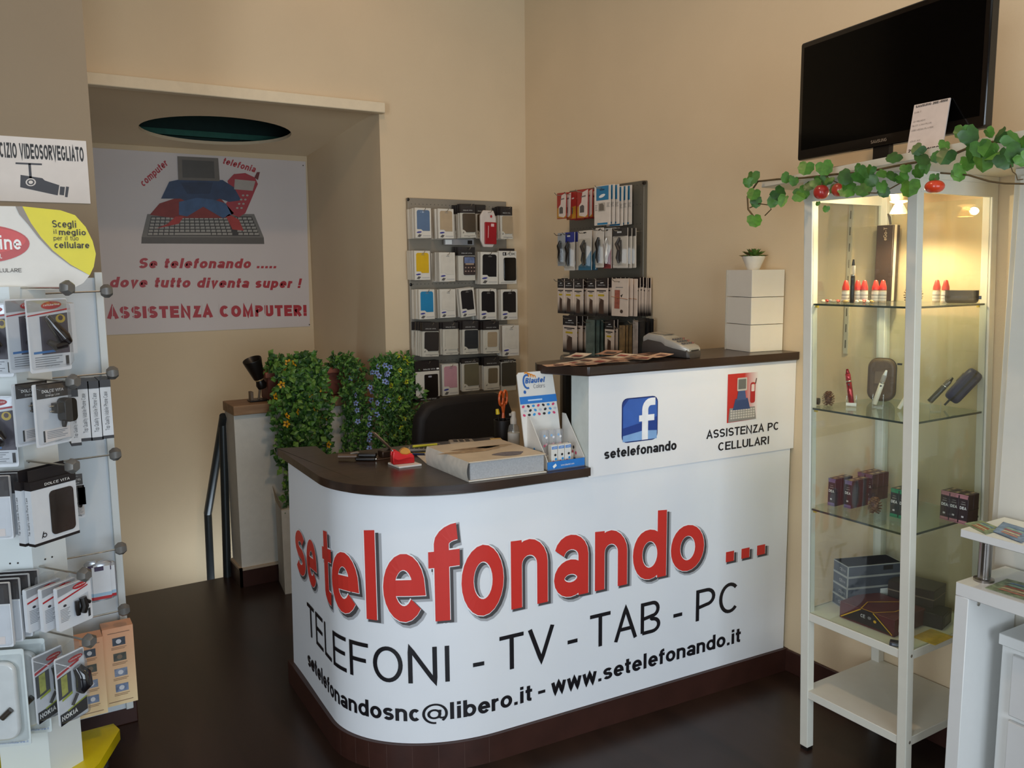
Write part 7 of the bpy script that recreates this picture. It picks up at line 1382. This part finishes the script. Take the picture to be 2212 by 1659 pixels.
def trailing(root, seed, x0, x1, zlow, n_st, L, W_, flowers, ragged=.12, lowtail=None):
    rr = random.Random(seed); b = MB(); st = MB(); ends = []
    for k in range(n_st):
        x = x0 + (x1 - x0) * ((k + rr.random()) / n_st); y = rr.uniform(.26, .40); z0 = 1.06
        
        y = y if x < NX - .10 else rr.uniform(-.10, -.04)
        zl_ = zlow + rr.uniform(-ragged * .4, ragged) + (rr.random() < .35) * rr.uniform(0, .3)
        if lowtail and lowtail[0] < x < lowtail[1] and rr.random() < .5: zl_ = lowtail[2] + rr.uniform(0, .15)
        pts = []; xo = rr.uniform(-.05, .05); yf_ = rr.uniform(.03, .16) if x < NX - .10 else rr.uniform(-.13, -.04); up = rr.uniform(.02, .085); N_ = 16
        for i in range(N_ + 1):
            t = i / N_
            if t < .3: s_ = t / .3; pts.append(Vector((x + xo * .2 * s_, y + (yf_ - y) * s_ * .9, z0 + up * math.sin(math.pi * min(1, s_ * .9)))))
            else: s_ = (t - .3) / .7; pts.append(Vector((x + xo * (.2 + .8 * s_) + .012 * math.sin(9 * s_ + k), yf_ + (y - yf_) * .1 * (1 - s_) - .02 * math.sin(3 * s_), z0 + up * .31 * (1 - s_) - (z0 - zl_) * s_)))
        st.tube(pts[::2], .0012, LEAFS[1], 4, cap=False); ends.append(pts)
        for i, p in enumerate(pts):
            for _ in range(3):
                d = Vector((rr.uniform(-1, 1), rr.uniform(-1, .25), rr.uniform(-.8, .7))).normalized(); nrm = Vector((rr.uniform(-.5, .5), -1, rr.uniform(-.2, .9))); sc_ = rr.uniform(.7, 1.25); leaf(b, p + Vector((rr.uniform(-.012, .012), rr.uniform(-.01, .01), rr.uniform(-.012, .012))), d, nrm, L * sc_, W_ * sc_, LEAFS[rr.randrange(4)])
    st.build('stems', root); b.build('foliage', root, smooth=False)
    for hexc, n, size, kind in flowers:
        src = None
        for k in range(n):
            pts = ends[rr.randrange(len(ends))]; p = pts[rr.randrange(2, len(pts))] + Vector((rr.uniform(-.02, .02), -.042, rr.uniform(-.01, .01)))
            if kind: p.x = x0 + (x1 - x0) * rr.uniform(*kind); 
            if src is None:
                f = MB(); m = mat(hexc, .5, noise=.15, scale=60)
                for q in range(5):
                    a_ = 2 * math.pi * q / 5; f.add([(0, 0, 0), (size * .7 * math.cos(a_ - .5), -.003, size * .7 * math.sin(a_ - .5)), (size * math.cos(a_), -.006, size * math.sin(a_)), (size * .7 * math.cos(a_ + .5), -.003, size * .7 * math.sin(a_ + .5))], [(0, 1, 2, 3)], m)
                f.ball((0, -.004, 0), size * .25, size * .25, size * .25, mat('#4a3018', .6), 8, 5); o = f.build('flower', root, local=True, smooth=False); src = o
            else: o = src.copy(); COL.objects.link(o); o.parent = root
            o.location = p - parent_loc(root); o.rotation_euler = (rr.uniform(-.6, .4), rr.uniform(-3, 3), rr.uniform(-.7, .7))
t1 = thing('trailing_plant', 'trailing green plant with orange yellow flowers over the half wall, nearest the stairs', 'plant', (-1.25, .2, 1.05)); trailing(t1, 5, -1.36, -1.14, .62, 44, .036, .013, [('#e8ac1c', 20, .020, None)], .14, (-1.40, -1.26, .40))
t2 = thing('trailing_plant', 'trailing green plant with blue and lime flowers, nearest the pegboard', 'plant', (-.95, .2, 1.05)); trailing(t2, 9, -1.03, -.75, .55, 78, .029, .008, [('#8fa2d6', 38, .016, (0, .62)), ('#d2d832', 48, .015, (.5, 1.02))], .10)

# ------------------------------------------------------------------ small pieces go one level down, under the part they sit on
UNDER = {'carton_print': ('carton', 'clear_box'), 'card_print': ('backing_card', 'card'), 'sleeve_print': ('lining', 'sleeve'), 'header_print': ('header_card',), 'tray_print': ('base_tray', 'tray'), 'header_lettering': ('header_card',),
 'poster_print': ('sheet',), 'notice_print': ('sheet',), 'banner_lettering': ('banner',), 'panel_lettering': ('upper_panel',), 'cover_print': ('front_cover',), 'print': ('sheet', 'pouch'), 'box_print': ('box',), 'logo': ('housing',),
 'screen': ('housing', 'printer_cover', 'body'), 'key': ('keypad_cover', 'body'), 'card_slot': ('keypad_cover',), 'label_print': ('label',), 'shelf_clip': ('glass_shelf',), 'shelf_edge': ('glass_shelf',), 'caster': ('leg', 'base_plate'),
 'foot': ('post',), 'cam_screw': ('leg_panel',), 'zip_pull': ('shell',), 'zipper': ('shell',), 'window_label': ('shell',), 'label_strip': ('shell',), 'lid_edge': ('box',), 'slots': ('rail',), 'perforations': ('panel',), 'screw': ('panel', 'shelf'),
 'flower': ('foliage',), 'cutter': ('body',), 'tip': ('barrel',), 'dip_tube': ('body',), 'picture': ('carton',), 'screw_hole': ('column',), 'collar': ('lamp_head',), 'wrapper': ('sweet_body',), 'pull_loop': ('box',), 'white_band': ('box',), 'hang_tab': ('carton', 'backing_card'), 'button': ('battery',)}
def kind_of(o): return o.name.split('.')[0]
for top in [o for o in SC.objects if o.parent is None and 'category' in o]:
    parts = list(top.children); used = {}
    for o in parts:
        for want in UNDER.get(kind_of(o), ()):
            c = [p for p in parts if kind_of(p) == want and p is not o]
            if c:
                k = used.get((kind_of(o), want), 0); used[(kind_of(o), want)] = k + 1; o.parent = c[k % len(c)]; break
